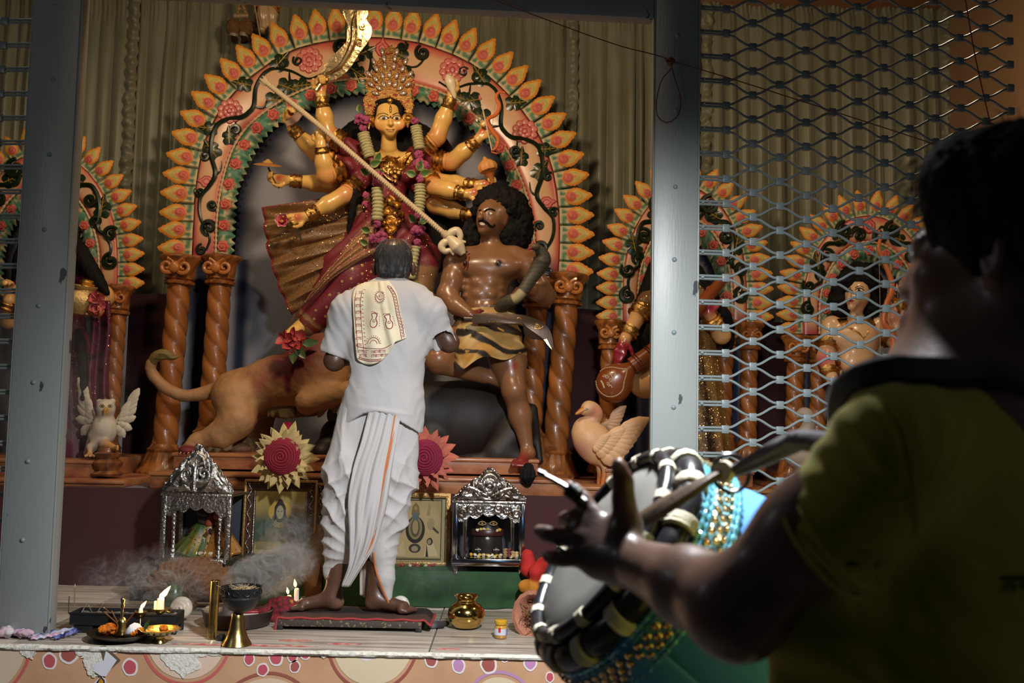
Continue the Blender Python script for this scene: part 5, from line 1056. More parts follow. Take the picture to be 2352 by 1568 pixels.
t=T('cobra','grey brown cobra with raised hood gripped by the dark warrior','snake',W(1200,700,5.52));P=cat(Ws([(1140,708,5.62),(1168,692,5.53),(1188,682,5.51),(1204,664,5.505),(1216,645,5.52),(1230,625,5.53),(1242,605,5.53),(1246,588,5.52),(1238,573,5.50),(1228,567,5.49)]),80)
g=G();tt=np.linspace(0,1,80);R=np.interp(tt,[0,.1,.45,.6,.72,.82,.9,.96,1],[.018,.034,.034,.036,.044,.052,.036,.026,.016])
def cob(t_,X):n=np.sin(X[:,2]*260);c=mix(np.broadcast_to(H('#4a4230'),(len(X),3)),H('#2a241a'),(.5+.5*n)[:,None]*.6);front=sstep(.0,.02,np.interp(t_,tt,P[:,1])-X[:,1]-.012);return mix(c,H('#a89468'),(front*(t_<.62)*(np.abs(np.sin(t_*9))<.55))[:,None])
g.tube(P,R,14,cob);g.obj('snake_body',hide,t)
g=G();g.ell(W(1228,567,5.475),(.030,.03,.02),12,8,H('#5a4a34'));g.tube(Ws([(1221,568,5.46),(1214,572,5.45)]),[.008,.002],6,H('#8a3a30'));g.obj('snake_head',hide,t)
# ================================================================== side statues and birds
def skirt(name,par,top,bot,w0,w1,Y,mt,folds,colf,flare=1.3,dep=.75,wob_=.05):
 a,b=W(*top,Y),W(*bot,Y)
 def f(u,v):
  an=u*2*PI;w=M(1,Y)*(w0+(w1-w0)*v**flare);r=w*(1+wob_*(np.sin(an*folds)*(.15+.85*v)+.4*np.sin(an*folds*2.3+v*3)*v));c=a+(b-a)*v[:,None];return c+np.stack([np.cos(an)*r,np.sin(an)*r*dep,u*0],1)
 g=G();g.grid(f,150,34,colf,closed=True);return g.obj(name,mt,par,smooth='all',fix=True)
magenta=mat('magenta_sari',None,.55,glit=(130,.16,'#e8b878'),bump=(50,.2));paleskin=H('#d8a468')
# ---- left statue with the pot
t=T('pot_bearer_statue','statue in magenta sequinned sari holding a golden pot, behind the left gate post','statue',W(140,1050,6.0));Yl=6.0
s=SDF(.007,paleskin);s.ell(W(120,640,Yl),(.12,.09,.15));s.cone(W(118,590,Yl),W(116,555,Yl),.045,.042);s.ell(W(116,520,Yl-.02),(.08,.09,.105));s.cone(W(115,535,5.92),W(115,552,5.90),.045,.025,.03);s.cone(W(115,520,5.89),W(115,535,5.87),.008,.013,.012)
s.cone(W(165,610,Yl),W(236,672,5.92),.052,.05);s.cone(W(240,684,5.9),W(205,712,5.78),.052,.034);s.ell(W(238,680,5.9),.056,k=.03);hand(s,W(208,708,5.78),(.35,-.2,-.2),(-.2,-.6,.8),-1,.95,(.5,.6,.9,1.1),.5,.15,H('#c87858'))
s.cone(W(75,610,Yl),W(22,735,5.92),.052,.05);s.cone(W(22,735,5.92),W(20,690,5.82),.05,.034);hand(s,W(20,690,5.82),(.1,-.1,1),(0,-1,0),1,.95,(1,1,1,1),.5)
s.obj('body',skinp,t);lbv=s.bvh();face_paint(t,lbv,((105,520),(127,520)),8,([(96,513),(104,510),(113,514)],[(119,514),(127,510),(135,513)]),(116,545,8))
MG=H('#5a0e30')
def mgc(u,v,X):n=noise3(X*8,5);c=mix(np.broadcast_to(MG,(len(u),3)),H('#1c0a14'),sstep(.1,.45,noise3(np.stack([u*22,v*2,u*0],1),6))[:,None]);return mix(c,H('#6a5a40'),(sstep(.35,.6,noise3(np.stack([u*40,v*14,u*0],1),3))*.6)[:,None])
s=SDF(.009,MG);s.ell(W(122,640,5.99),(.13,.10,.13));s.cone(W(124,670,Yl),W(128,740,Yl),.12,.16,.05);s.cone(W(162,612,Yl),W(205,648,5.95),.062,.06);s.cone(W(78,612,Yl),W(50,665,5.95),.062,.06);s.obj('blouse',magenta,t)
skirt('sari_skirt',t,(130,690),(150,1062),52,100,Yl,magenta,11,mgc,.8)
g=G();g.grid(lambda u,v:np.array([W(205+v_*48+3*math.sin(u_*9),690+u_*345,5.80-.03*math.sin(v_*9+u_*2))for u_,v_ in zip(u,v)]),50,14,mgc);g.obj('sari_end',magenta,t,smooth='all',fix=False)
h=SDF(.009,(.01,.01,.01));h.ell(W(116,512,6.03),(.1,.1,.12));h.chain(Ws([(145,530,6.02),(170,560,5.96),(190,590,5.9),(215,630,5.86),(245,672,5.84)]),(.05,.042,.045,.04,.02),.03,m=12);h.chain(Ws([(160,560,5.98),(172,600,5.92),(182,630,5.9)]),(.04,.035,.012),.02);h.chain(Ws([(85,530,6.02),(50,600,5.98),(40,680,5.98)]),(.05,.05,.02),.03,m=8);h.chain(Ws([(178,760,5.85),(190,830,5.8),(196,920,5.78),(190,980,5.8)]),(.02,.026,.024,.006),.02,m=8)
h.build(disp=lambda V:.006*noise3(V*np.array([80,80,14.]),3));h.obj('hair',blackhair,t)
g=G();g.lathe([(.09,-.02),(.1,.02),(.085,.08),(.05,.14),(.015,.2)],W(116,482,6.0),18,(.5,.3,.1),wob=lambda i,a:.1*np.abs(np.sin(a*5)));g.obj('crown',gold,t)
for x,y in((20,705),(222,690),(205,655)):g=G();ring(g,W(x-6,y+8,5.84),W(x+2,y-12,5.84),.045,(.5,.3,.1));g.obj('bracelet',gold,t)
tp=T('golden_pot','cream gold embossed pot held by the statue behind the left post','pot',W(186,714,5.78));g=G()
g.lathe([(.02,-.085),(.07,-.075),(.102,-.03),(.105,.005),(.09,.04),(.062,.058),(.058,.066),(.074,.078),(.076,.088),(.06,.086),(.052,.07)],W(188,690,5.76),40,H('#c09a4e'),(.15,-.1,1),wob=lambda i,a:.012*np.sin(a*14+i*1.7)*(1<i<5));g.obj('pot_body',mat('cream_gold',(.62,.42,.16),.32,.45,bump=(90,.8,.006)),tp)
tf=T('pink_flower','pink flower held beside the golden pot, before the owl column','flower',W(222,712,5.70));pmm=mat('rose_petal',None,.55)
pm2=petal_mesh('petal',pmm,.05,.055,.6,.7,lambda u,v,X:mix(np.broadcast_to(H('#d88078'),(len(u),3)),H('#b8404a'),(u**2)[:,None]))
for x,y,n_ in((222,688,9),(224,705,7)):
 for k in range(n_):link('petal',pm2,tf,W(x,y,5.70),(random.uniform(.8,1.9),k*2*PI/n_,random.uniform(-.6,.6)))
 # ---- right statue with the string instrument
t=T('musician_statue','pale statue in gold skirt with a string instrument, split by the right gate post','statue',W(1545,1070,6.0));Yr=6.0
s=SDF(.007,paleskin);s.ell(W(1548,680,Yr),(.12,.09,.15));s.cone(W(1548,640,Yr),W(1548,600,Yr),.045,.042);s.ell(W(1548,575,5.98),(.08,.09,.105));s.cone(W(1547,588,5.92),W(1547,604,5.90),.045,.025,.03);s.cone(W(1547,575,5.89),W(1547,590,5.87),.008,.013,.012)
s.cone(W(1505,660,Yr),W(1470,718,5.93),.052,.052);s.cone(W(1468,722,5.92),W(1436,778,5.84),.052,.036);hand(s,W(1436,778,5.84),(-.4,-.3,-1),(0,.8,-.5),-1,1.05,(.35,.4,.5,.5),.3,.22,H('#8a1a24'),H('#a84a48'))
s.cone(W(1590,660,Yr),W(1658,770,5.9),.052,.05);s.cone(W(1658,770,5.9),W(1628,720,5.82),.05,.034);hand(s,W(1628,722,5.82),(-.1,-.2,1),(.3,.9,.1),1,1.,(.4,.5,.5,.6),.4,.2,H('#c05058'),H('#d09a88'));s.paint(W(1626,705,5.8),.045,H('#a02a3c'),soft=.6)
s.cone(W(1500,850,5.95),W(1480,880,5.85),.13,.09)
s.obj('body',skinp,t);sbv=s.bvh();face_paint(t,sbv,((1537,575),(1559,575)),8,([(1528,568),(1536,565),(1545,569)],[(1551,569),(1559,565),(1567,568)]),(1548,599,8))
def gdc(u,v,X):return mix(np.broadcast_to(H('#7a5a2a'),(len(u),3)),H('#2a1c0e'),sstep(-.1,.4,noise3(np.stack([u*34,v*2,u*0],1),6))[:,None])
skirt('gold_skirt',t,(1575,760),(1590,1075),62,92,Yr,goldcloth,13,gdc,.8)
s=SDF(.009,H('#6a4a20'));s.ell(W(1548,680,5.99),(.132,.10,.13));s.cone(W(1548,710,Yr),W(1560,790,Yr),.12,.17,.05);s.cone(W(1505,662,Yr),W(1484,695,5.95),.062,.06);s.cone(W(1590,662,Yr),W(1625,715,5.94),.062,.06);s.obj('blouse',goldcloth,t)
h=SDF(.009,(.01,.01,.01));h.ell(W(1548,567,6.03),(.1,.1,.12));h.chain(Ws([(1520,600,6.02),(1490,670,5.98),(1462,725,5.97),(1450,760,5.98)]),(.06,.055,.04,.015),.03,m=10);h.chain(Ws([(1580,610,6.02),(1620,690,6.04),(1662,740,6.05),(1672,800,6.05)]),(.06,.08,.06,.03),.03,m=10);h.chain(Ws([(1495,740,5.98),(1460,810,5.96),(1470,860,5.96)]),(.07,.07,.05),.03,m=8)
h.build(disp=lambda V:.006*noise3(V*np.array([80,80,14.]),3));h.obj('hair',blackhair,t)
g=G();g.lathe([(.09,-.02),(.1,.02),(.085,.08),(.05,.14),(.015,.2)],W(1548,537,6.0),18,(.5,.3,.1),wob=lambda i,a:.1*np.abs(np.sin(a*5)));g.obj('crown',gold,t)
for a_,b_,r in(((1464,728,5.91),(1478,708,5.93),.062),((1440,772,5.85),(1450,754,5.87),.05),((1632,730,5.83),(1642,748,5.85),.052)):g=G();ring(g,W(*a_),W(*b_),r,(.5,.3,.1));g.obj('bracelet',gold,t)
tv=T('string_instrument','brown lute with cream inlay and round gourd, left of the right gate post','instrument',W(1410,922,5.72));wood=mat('lute_wood',None,.3,coat=.2,bump=(30,.08));WB=H('#7a3c16')
s=SDF(.0055,WB);s.ell(W(1410,882,5.75),(M(42,5.75),.08,M(44,5.75)),k=.03);s.cone(W(1425,865,5.75),W(1455,838,5.76),M(27,5.75),M(12,5.75),.05);s.rbox(W(1412,880,5.63),(.2,.035,.2),.01,k=.012,cut=True);s.obj('gourd',wood,tv);gv=s.bvh()
g=G();P=cat(Ws([(1452,840,5.76),(1500,805,5.76),(1570,740,5.78),(1640,665,5.80),(1660,640,5.8)]),60);g.tube(P,[.05,.045,.042,.04,.03],14,WB*1.2)
g.obj('neck',wood,tv)
for x,y in((1462,832),(1467,828),(1490,812),(1494,809)):p=W(x,y,5.76);q=W(x+3,y-2.4,5.76);g=G();g.lathe([(.047,-.004),(.052,0),(.047,.004)],p,18,H('#4a2a18'),q-p);g.obj('fret_band',wood,tv)
inl=mat('cream_inlay',(.50,.36,.22),.5);g=G()
R_=[(1437,847),(1425,846),(1405,843),(1388,846),(1374,858),(1369,874),(1373,892),(1386,906),(1402,911),(1418,907),(1430,895),(1434,876),(1439,858),(1440,848)]
for x,y in cat(np.array(R_,float),60):g.ell(ray(gv,x,y,.0015),(.0042,.003,.0042),6,4)
stroke(g,gv,[(1380,874),(1384,880),(1388,891)],.005,(.5,.4,.2));
for sp in(spiral((1394,864),5,0,1.2,16),spiral((1402,872),5,2,1.2,16,-1),spiral((1396,882),4,4,1.1,16),spiral((1388,862),4,3,1.,16,-1)):stroke(g,gv,sp,.0026,(.5,.4,.2))
stroke(g,gv,[(1398,888),(1402,884),(1406,890)],.003,(.5,.4,.2));stroke(g,gv,[(1402,858),(1414,857),(1409,869),(1402,858)],.0028,(.5,.4,.2));stroke(g,gv,[(1405,860),(1411,860),(1409,865)],.002,(.5,.4,.2))
o=g.obj('inlay',inl,tv);o['kind']='stuff'
# ---- archer behind the mesh
t=T('archer_statue','bare chested pale archer statue with black curls behind the wire mesh','statue',W(1965,1110,6.0));Yk=6.0;AS=H('#dcb080')
s=SDF(.0062,AS);s.ell(W(1962,775,Yk),(.165,.095,.105),k=.04);s.cone(W(1960,780,Yk),W(1968,860,Yk),.13,.105,.05);s.ell(W(1935,775,5.93),(.07,.04,.055),k=.03);s.ell(W(1985,773,5.93),(.07,.04,.055),k=.03);s.ell(W(1965,835,5.93),(.085,.05,.07),k=.04)
s.cone(W(1965,740,Yk),W(1965,710,5.98),.046,.042,.03);s.ell(W(1967,675,5.97),(.078,.09,.1),k=.03);s.cone(W(1960,690,5.91),W(1956,704,5.895),.045,.024,.03);s.cone(W(1952,672,5.885),W(1950,686,5.865),.007,.012,.012);s.ell(W(1955,695,5.882),(.018,.01,.007),k=.008,col=H('#a83a38'))
s.ell(W(1912,748,Yk),(.062,.06,.062),k=.03);s.ell(W(2015,748,Yk),(.062,.06,.062),k=.03);s.cone(W(1910,752,Yk),W(1896,822,5.95),.056,.05);s.cone(W(1896,822,5.95),W(1912,872,5.82),.05,.034);hand(s,W(1914,872,5.82),(.6,-.3,-.5),(.1,.8,-.3),-1,1.,(.7,.8,.9,1.),.4,.15,H('#a02a40'),H('#c88a78'));s.paint(W(1894,828,5.9),.06,H('#c05a60'),soft=.9)
s.cone(W(2018,752,Yk),W(2080,800,5.92),.056,.05);s.cone(W(2080,800,5.92),W(2058,752,5.84),.05,.036);hand(s,W(2056,748,5.84),(-.35,-.1,1),(.4,.9,0),1,1.,(1.,1.,1.1,1.2),.5,.12,H('#d09070'));s.paint(W(2075,805,5.9),.06,H('#b8505a'),soft=.8)
s.obj('body',skinp,t);kv=s.bvh();face_paint(t,kv,((1948,668),(1974,666)),8.5,([(1940,661),(1947,658),(1955,662)],[(1964,661),(1974,656),(1984,660)]),(1955,690,7),None,gaze=(-1,0))
h=SDF(.008,(.01,.01,.01))
for x,y,z,r in((1968,640,6.0,.1),(1945,645,5.96,.06),(1990,645,5.98,.085),(2005,668,6.0,.075),(2008,695,6.0,.07),(2000,712,5.98,.05),(1928,665,5.99,.05),(1924,692,6.0,.06),(1932,710,6.0,.055),(1980,622,6.0,.045)):h.ell(W(x,y,z),r,k=.03)
h.build(smooth=0,disp=lambda V:.012*noise3(V*42,3,2)+.006*noise3(V*120,5,2));h.obj('hair',blackhair,t)
g=G();P=[ray(kv,x,y,.006)for x,y in((1922,732),(1945,730),(1965,728),(1985,726),(2006,728),(2012,745),(1995,762),(1985,778),(1975,768),(1955,756),(1935,748))];g.prism(P,.015,(.5,.3,.1),dome=.01);g.obj('collar',gold,t)
for a_,b_,r in(((1898,800,5.95),(1900,786,5.97),.062),((1908,862,5.84),(1902,850,5.87),.05),((2062,762,5.85),(2068,776,5.87),.05),((2050,778,5.95),(2040,770,5.97),.062)):g=G();ring(g,W(*a_),W(*b_),r,(.5,.3,.1));g.obj('bracelet',gold,t)
silv=mat('silver_brocade',None,.34,.35,bump=(40,.4,.006),glit=(110,.2,'#f0d8a8'))
skirt('brocade_trousers',t,(1968,850),(1975,1115),48,84,Yk,silv,15,lambda u,v,X:mix(np.broadcast_to(H('#a89478'),(len(u),3)),H('#5a4630'),sstep(-.1,.4,noise3(np.stack([u*44,v*2,u*0],1),6))[:,None]),.7)
def kb(u,v):a=u*2*PI;p=W(1968,856,Yk);r=.142+.012*np.cos(v*6)+.01*np.sin(a*16)*np.sin(v*PI);return p+np.stack([np.cos(a)*r,np.sin(a)*r*.78,.12*(.5-v)+.03*np.cos(a)*0],1)
g=G();g.grid(kb,90,10,(.5,.3,.1),closed=True);g.obj('belt',gold,t)
g=G();c=W(1988,890,5.86);g.lathe([(.05,0),(.05,.012),(.035,.018),(.02,.026),(.001,.026)],c,20,(.5,.3,.1),(0,-1,0));g.obj('medallion',gold,t)
g=G();[g.ell(c+np.array([math.cos(k*.393)*.056,-.006,math.sin(k*.393)*.056]),.008,7,5)for k in range(16)];g.obj('turquoise_bead_ring',mat('turquoise',(.03,.22,.27),.25),t)
tb=T('archer_bow','tall orange recurved bow held by the archer behind the mesh','bow',W(2030,960,5.80));g=G()
g.tube(Ws([(2018,528,5.80),(2022,545,5.80),(2018,572,5.80),(2030,600,5.80),(2046,640,5.79),(2048,670,5.78),(2036,700,5.78),(2030,740,5.78),(2048,765,5.78),(2052,800,5.78),(2040,830,5.79),(2024,880,5.8),(2018,940,5.8)]),[.006,.012,.014,.016,.018,.018,.014,.018,.018,.016,.014,.010,.006],10,H('#c87040'),80);g.obj('limb',gloss,tb)
g=G();g.tube(Ws([(2018,545,5.8),(2022,740,5.82),(2020,930,5.8)]),.002,4,H('#a08a60'),8);g.obj('bow_cord',gloss,tb)
tq=T('arrow_quiver','golden cup of small arrows beside the archer bow','quiver',W(2068,720,5.85));g=G();g.lathe([(.02,-.02),(.04,0),(.05,.03),(.045,.05),(.058,.07),(.05,.07)],W(2068,712,5.86),16,(.5,.3,.1),wob=lambda i,a:.06*np.sin(a*6));g.obj('cup',gold,tq)
for k in range(5):p=W(2058+k*5,698,5.86);q=W(2052+k*9,655+abs(k-2)*9,5.86);g=G();g.tube([p,q],.003,5,H('#8a7a60'));g.lathe([(.016,-.01),(.002,.035)],q,4,H('#c8906a'),q-p);g.obj('arrow',gloss,tq)
# ---- birds
feath=mat('painted_feathers',None,.5,bump=(90,.3,.003))
def wing(par,root,tip,low,Y,dY,rows,colr,name='wing',back=1):
 """fan of overlapping feathers between root, tip and the lower inner point (photo pixels)"""
 wg=None;R0=np.array(root,float);T0=np.array(tip,float);L0=np.array(low,float);w0=None;g=G()
 s_=[R0+(T0-R0)*f for f in np.linspace(0,1,9)]
 mem=cat(np.array([root,R0*.45+T0*.55+np.array([(T0-R0)[1],-(T0-R0)[0]])*-.05*back,tip],float),16);low_=cat(np.array([tip,T0*.5+L0*.5+(T0*.5+L0*.5-R0)*.12,low],float),12);out=np.vstack([mem,low_,[R0*.5+L0*.5]])
 c=out.mean(0);g.prism([W(x,y,Y+dY*((x-R0[0])/(T0[0]-R0[0]+1e-6)))for x,y in out],.02,colr,dome=.012);wg=g.obj(name,feath,par)
 for r,(ln,n,off)in enumerate(rows):
  for k in range(n):
   f=k/(n-1);a=R0+(T0-R0)*(.12+.55*(1-f))*off+(L0-R0)*f*.55*off;dirp=mix(T0-R0,(L0-R0)*1.0,f*.9);dirp=dirp/np.linalg.norm(dirp);e=a+dirp*ln*(1.25-.5*f);yy=lambda p:Y-.016-.006*r+dY*((p[0]-R0[0])/(T0[0]-R0[0]+1e-6))
   g=G();P=cat(np.array([a,(a+e)/2+np.array([-dirp[1],dirp[0]])*ln*.04,e]),9);g.tube([W(x,y,yy((x,y)))for x,y in P],interp([.008,.021,.024,.02,.004],9)*ln/34,8,lambda t_,V:colr*(1+.15*noise3(V*40,k)[:,None]),flat=.35,up=(0,1,0));g.obj('feather',feath,wg)
OW=H('#c4b6a0');t=T('owl_statue','white owl statue with both wings raised, left of the central columns','statue',W(236,1046,5.70));s=SDF(.0048,OW)
s.ell(W(240,985,5.72),(M(28,5.7),.07,M(38,5.7)),k=.03);s.ell(W(243,938,5.70),(M(21,5.7),.055,M(22,5.7)),k=.025);s.ell(W(228,922,5.70),.016,k=.015);s.ell(W(259,921,5.70),.016,k=.015);s.cone(W(222,1005,5.72),W(200,1042,5.76),.05,.02,.03);s.cone(W(232,1010,5.70),W(208,1035,5.69),.035,.018,.02)
s.cone(W(225,1015,5.68),W(206,1026,5.66),.028,.018,.02,OW);s.cone(W(206,1026,5.66),W(207,1043,5.65),.015,.014,.01,H('#c08848'));s.cone(W(240,1020,5.66),W(266,1030,5.60),.03,.015,.02,H('#c08848'))
for k in range(3):s.cone(W(205,1043,5.65),W(196+k*10,1047,5.60),.011,.008,.008,H('#b8885a'));s.cone(W(262,1029,5.60),W(270,1024+k*4,5.57),.009,.007,.006,H('#c08848'))
s.paint(W(243,946,5.64),(.02,.05,.03),H('#b89050'),soft=.7);s.paint(W(225,1010,5.65),.05,H('#a89888'),soft=.9);s.build(colfn=lambda V,C:C*(1+.14*noise3(V*np.array([60,60,22.]),3)[:,None]));so2=s.obj('body',feath,t);ov=s.bvh()
for x in(234.5,253):g=G();decal(g,ov,oval(x,932,5.6,4.2),H('#3a3028'),.001);decal(g,ov,oval(x,932,3.6,3.4),H('#b8a060'),.002);decal(g,ov,oval(x,932,2.2,2.6),H('#0a0806'),.003);g.obj('eye',enamel,so2,fix=False)
g=G();p=ray(ov,244,938,.0);g.tube([p,p+np.array([0,-.022,-.012]),p+np.array([0,-.022,-.034])],[.011,.010,.002],8,H('#b88a3c'));g.obj('beak',enamel,so2)
wing(t,(222,975),(187,886),(208,1000),5.76,.03,((42,7,1.),(30,6,.55)),OW*.95);wing(t,(262,970),(309,906),(272,1004),5.74,.03,((36,7,1.),(26,6,.55)),OW*.95,back=-1)
t=T('owl_pedestal','small turned brown pedestal beside the owl foot','pedestal',W(248,1092,5.64));g=G();g.lathe([(.075,0),(.085,.012),(.06,.03),(.075,.055),(.08,.075),(.055,.095),(.07,.115),(.075,.125),(.05,.135)],W(246,1092,5.64),24,lambda V:mix(np.broadcast_to(H('#5a3420'),(len(V),3)),H('#9a6034'),sstep(-.3,.4,noise3(V*50,2))[:,None]),wob=lambda i,a:.05*np.sin(a*8)*(i in(3,4)));g.obj('pedestal_body',colm,t)
g=G();g.lathe([(.05,0),(.05,M(16,5.6)),(.045,M(20,5.6))],W(246,1048,5.64),20,H('#7a4a2c'));g.obj('pedestal_cap',colm,t)
SWN=H('#c99c70');t=T('swan_statue','cream swan statue with lifted wing in front of the right gate post','statue',W(1384,1122,5.68));s=SDF(.0052,SWN)
s.ell(W(1366,1018,5.68),(M(42,5.68),.085,M(50,5.68)),rot=np.array(Matrix.Rotation(-.35,3,'Y')),k=.04);s.ell(W(1345,1005,5.68),(M(28,5.68),.075,M(34,5.68)),k=.04);s.chain(Ws([(1336,995,5.68),(1340,978,5.68),(1356,968,5.68),(1368,958,5.68),(1370,948,5.67),(1362,939,5.67),(1350,937,5.66)]),(.055,.043,.033,.028,.026,.03,.036),.02,m=22);s.cone(W(1352,937,5.66),W(1340,944,5.64),.034,.022,.02)
s.cone(W(1384,1040,5.68),W(1430,1046,5.70),.05,.012,.04,SWN*.8);s.cone(W(1386,1058,5.66),W(1390,1078,5.64),.03,.018,.02,SWN);s.cone(W(1375,1055,5.70),W(1378,1080,5.70),.03,.016,.02,SWN)
s.cone(W(1390,1078,5.64),W(1382,1125,5.64),.017,.013,.012,H('#b06a2c'));s.cone(W(1378,1080,5.70),W(1374,1120,5.70),.016,.012,.012,H('#a05c24'));s.ell(W(1376,1126,5.61),(.035,.04,.01),k=.01,col=H('#b06a2c'));s.ell(W(1370,1122,5.68),(.03,.035,.01),k=.01,col=H('#a05c24'))
s.paint(W(1368,945,5.64),.035,H('#c07a60'),soft=.9);s.paint(W(1330,1035,5.62),.05,H('#b8806a'),soft=.9);s.build(colfn=lambda V,C:C*(1+.1*noise3(V*40,3)[:,None]));sw=s.obj('body',feath,t);swv=s.bvh()
g=G();p=W(1337,944,5.64);q=W(1322,951,5.62);g.tube([p+np.array([.008,0,.008]),p*.5+q*.5+np.array([0,0,.002]),q],[.026,.017,.007],12,H('#b8702a'),14,flat=.8);g.obj('beak',enamel,sw)
g=G();decal(g,swv,almond(1347,940,4.2,3.),H('#14100c'),.001);decal(g,swv,oval(1347,940,1.8,1.6),H('#d8c8a0'),.002);decal(g,swv,oval(1347,940,1.1,1.2),H('#0a0806'),.0025);g.obj('eye',enamel,sw,fix=False)
wing(t,(1352,1018),(1453,976),(1386,1058),5.60,.0,((62,9,1.),(44,8,.62),(26,7,.35)),SWN*1.02,back=1);wing(t,(1368,978),(1420,944),(1404,988),5.78,.0,((34,6,1.),),SWN*.72)
# pale bird neck half hidden behind the mesh
t=T('peacock_statue','pale curved bird neck statue low behind the mesh at the archer side','statue',W(1850,1100,5.75));s=SDF(.006,H('#a89a88'));s.chain(Ws([(1836,952,5.75),(1846,948,5.75),(1856,954,5.75),(1858,975,5.76),(1848,1005,5.78),(1852,1030,5.78)]),(.02,.026,.024,.03,.05,.09),.03,m=14);s.ell(W(1868,1045,5.8),(.17,.11,.11),k=.05);s.cone(W(1838,954,5.75),W(1826,960,5.74),.014,.004,.01,H('#8a5a30'))
s.cone(W(1862,1070,5.78),W(1862,1105,5.78),.02,.016,.01,H('#8a5a30'));s.cone(W(1880,1070,5.82),W(1880,1105,5.82),.02,.016,.01,H('#8a5a30'));s.cone(W(1890,1040,5.82),W(1925,1065,5.84),.07,.03,.04,H('#4a5a58'));s.obj('body',feath,t)
# ================================================================== the man in white on the low stool
def glyphs(txt,size=1.):
 """outline of a text as flat faces in its own plane (x right, y up), centred"""
 cu=bpy.data.curves.new('txt','FONT');cu.body=txt;cu.size=size;cu.resolution_u=3;cu.align_x='CENTER';cu.align_y='CENTER'
 o=bpy.data.objects.new('txt',cu);COLL.objects.link(o);dg=bpy.context.evaluated_depsgraph_get();me=bpy.data.meshes.new_from_object(o.evaluated_get(dg))
 V=np.array([v.co[:2]for v in me.vertices]).reshape(-1,2);F=[tuple(p.vertices)for p in me.polygons];bpy.data.objects.remove(o);bpy.data.curves.remove(cu);bpy.data.meshes.remove(me)
 return V,F
YB=WZ(800,1449)[1];YP=YB+.17;ZB=W(800,1419,YB)[2]
skin_d=mat('brown_skin',None,.42,coat=.05,bump=(90,.12,.002),sub=.06)
whitec=mat('white_cotton',None,.85,bump=(70,.15,.004),sheen=.15)
BS=H('#54382a');BS2=H('#6a4636')
t=T('person','barefoot man in white shirt and draped cloth seen from behind, standing on the low stool','person',(W(850,1400,YP)[0],YP,ZB))
P_=lambda x,y,d=0.:W(x,y,YP+d)
s=SDF(.0062,BS)
hc=P_(904,600,.02)
s.ell(hc+np.array([0,.01,.012]),(.083,.098,.098),k=.03);s.ell(hc+np.array([0,.06,-.045]),(.062,.055,.07),k=.05);s.cone(hc+np.array([0,.04,-.06]),hc+np.array([0,.095,-.095]),.05,.026,.04);s.cone(hc+np.array([0,.115,-.01]),hc+np.array([0,.135,-.04]),.010,.016,.015)
s.cone(hc+np.array([0,-.01,-.06]),P_(897,672,.02),.057,.066,.03)
for q in(-1,1):e=P_(861 if q<0 else 949,618,.02);s.ell(e,(.012,.022,.034),k=.012);s.ell(e+np.array([q*.006,-.004,0]),(.007,.012,.022),k=.006)
s.ell(P_(895,760),(.16,.10,.2),k=.06);s.ell(P_(882,960),(.12,.08,.13),k=.06);s.cone(P_(895,690),P_(897,665),.08,.06,.05)
sh={-1:P_(812,700),1:P_(980,700)}
el={-1:P_(768,828,.0),1:P_(1031,786,.05)};wr={-1:P_(838,800,.24),1:P_(985,770,.28)}
for q in(-1,1):
 s.cone(P_(896,690),sh[q],.07,.058,.04);s.cone(sh[q],el[q],.050,.042,.03);s.ell(el[q],.042,k=.02);s.cone(el[q],el[q]*.6+wr[q]*.4,.044,.042,.02);s.cone(el[q]*.6+wr[q]*.4,wr[q],.042,.028,.02);hand(s,wr[q],(.3*-q,.7,.35),(-q,.2,.1),-q,.95,(.9,1.,1.1,1.2),.5,.1,BS2)
for hip,kn,an,he,to in((P_(842,985,.02),P_(790,1190),P_(766,1358),P_(772,1392),P_(716,1402,-.015)),(P_(912,985,.03),P_(890,1195),P_(862,1362),P_(856,1392,-.0),P_(908,1402,-.03))):
 s.cone(hip,kn,.058,.048,.04);s.cone(kn,kn*.6+an*.4,.054,.054,.03);s.cone(kn*.6+an*.4,an,.052,.036,.03);an=np.array(an);f=nrm((to-he)*np.array([1,1,0]));zf=ZB+.002
 hl_=np.array([he[0],he[1],zf+.034]);s.ell(hl_,(.036,.034,.034),k=.02,col=H('#7a5848'));s.cone(an,hl_+f*.02+np.array([0,0,.02]),.036,.034,.02);bl=hl_+f*.145;bl[2]=zf+.024;s.cone(hl_+f*.03+np.array([0,0,.012]),bl,.036,.026,.03)
 sd=np.cross(f,[0,0,1.])
 for k in range(5):
  b0=bl+sd*(k-2)*.016+f*.004;s.cone(bl+sd*(k-2)*.009,b0+np.array([0,0,-.008]),.022,.0165,.01);L=(.045,.036,.032,.028,.024)[k if f[0]>0 else k];tp=b0+f*L;tp[2]=zf+.012;s.cone(b0+np.array([0,0,-.008]),tp,.0125,.011,.006)
s.build(smooth=1,colfn=lambda V,C:C*(1+.10*noise3(V*16,3)[:,None]));body=s.obj('body',skin_d,t)
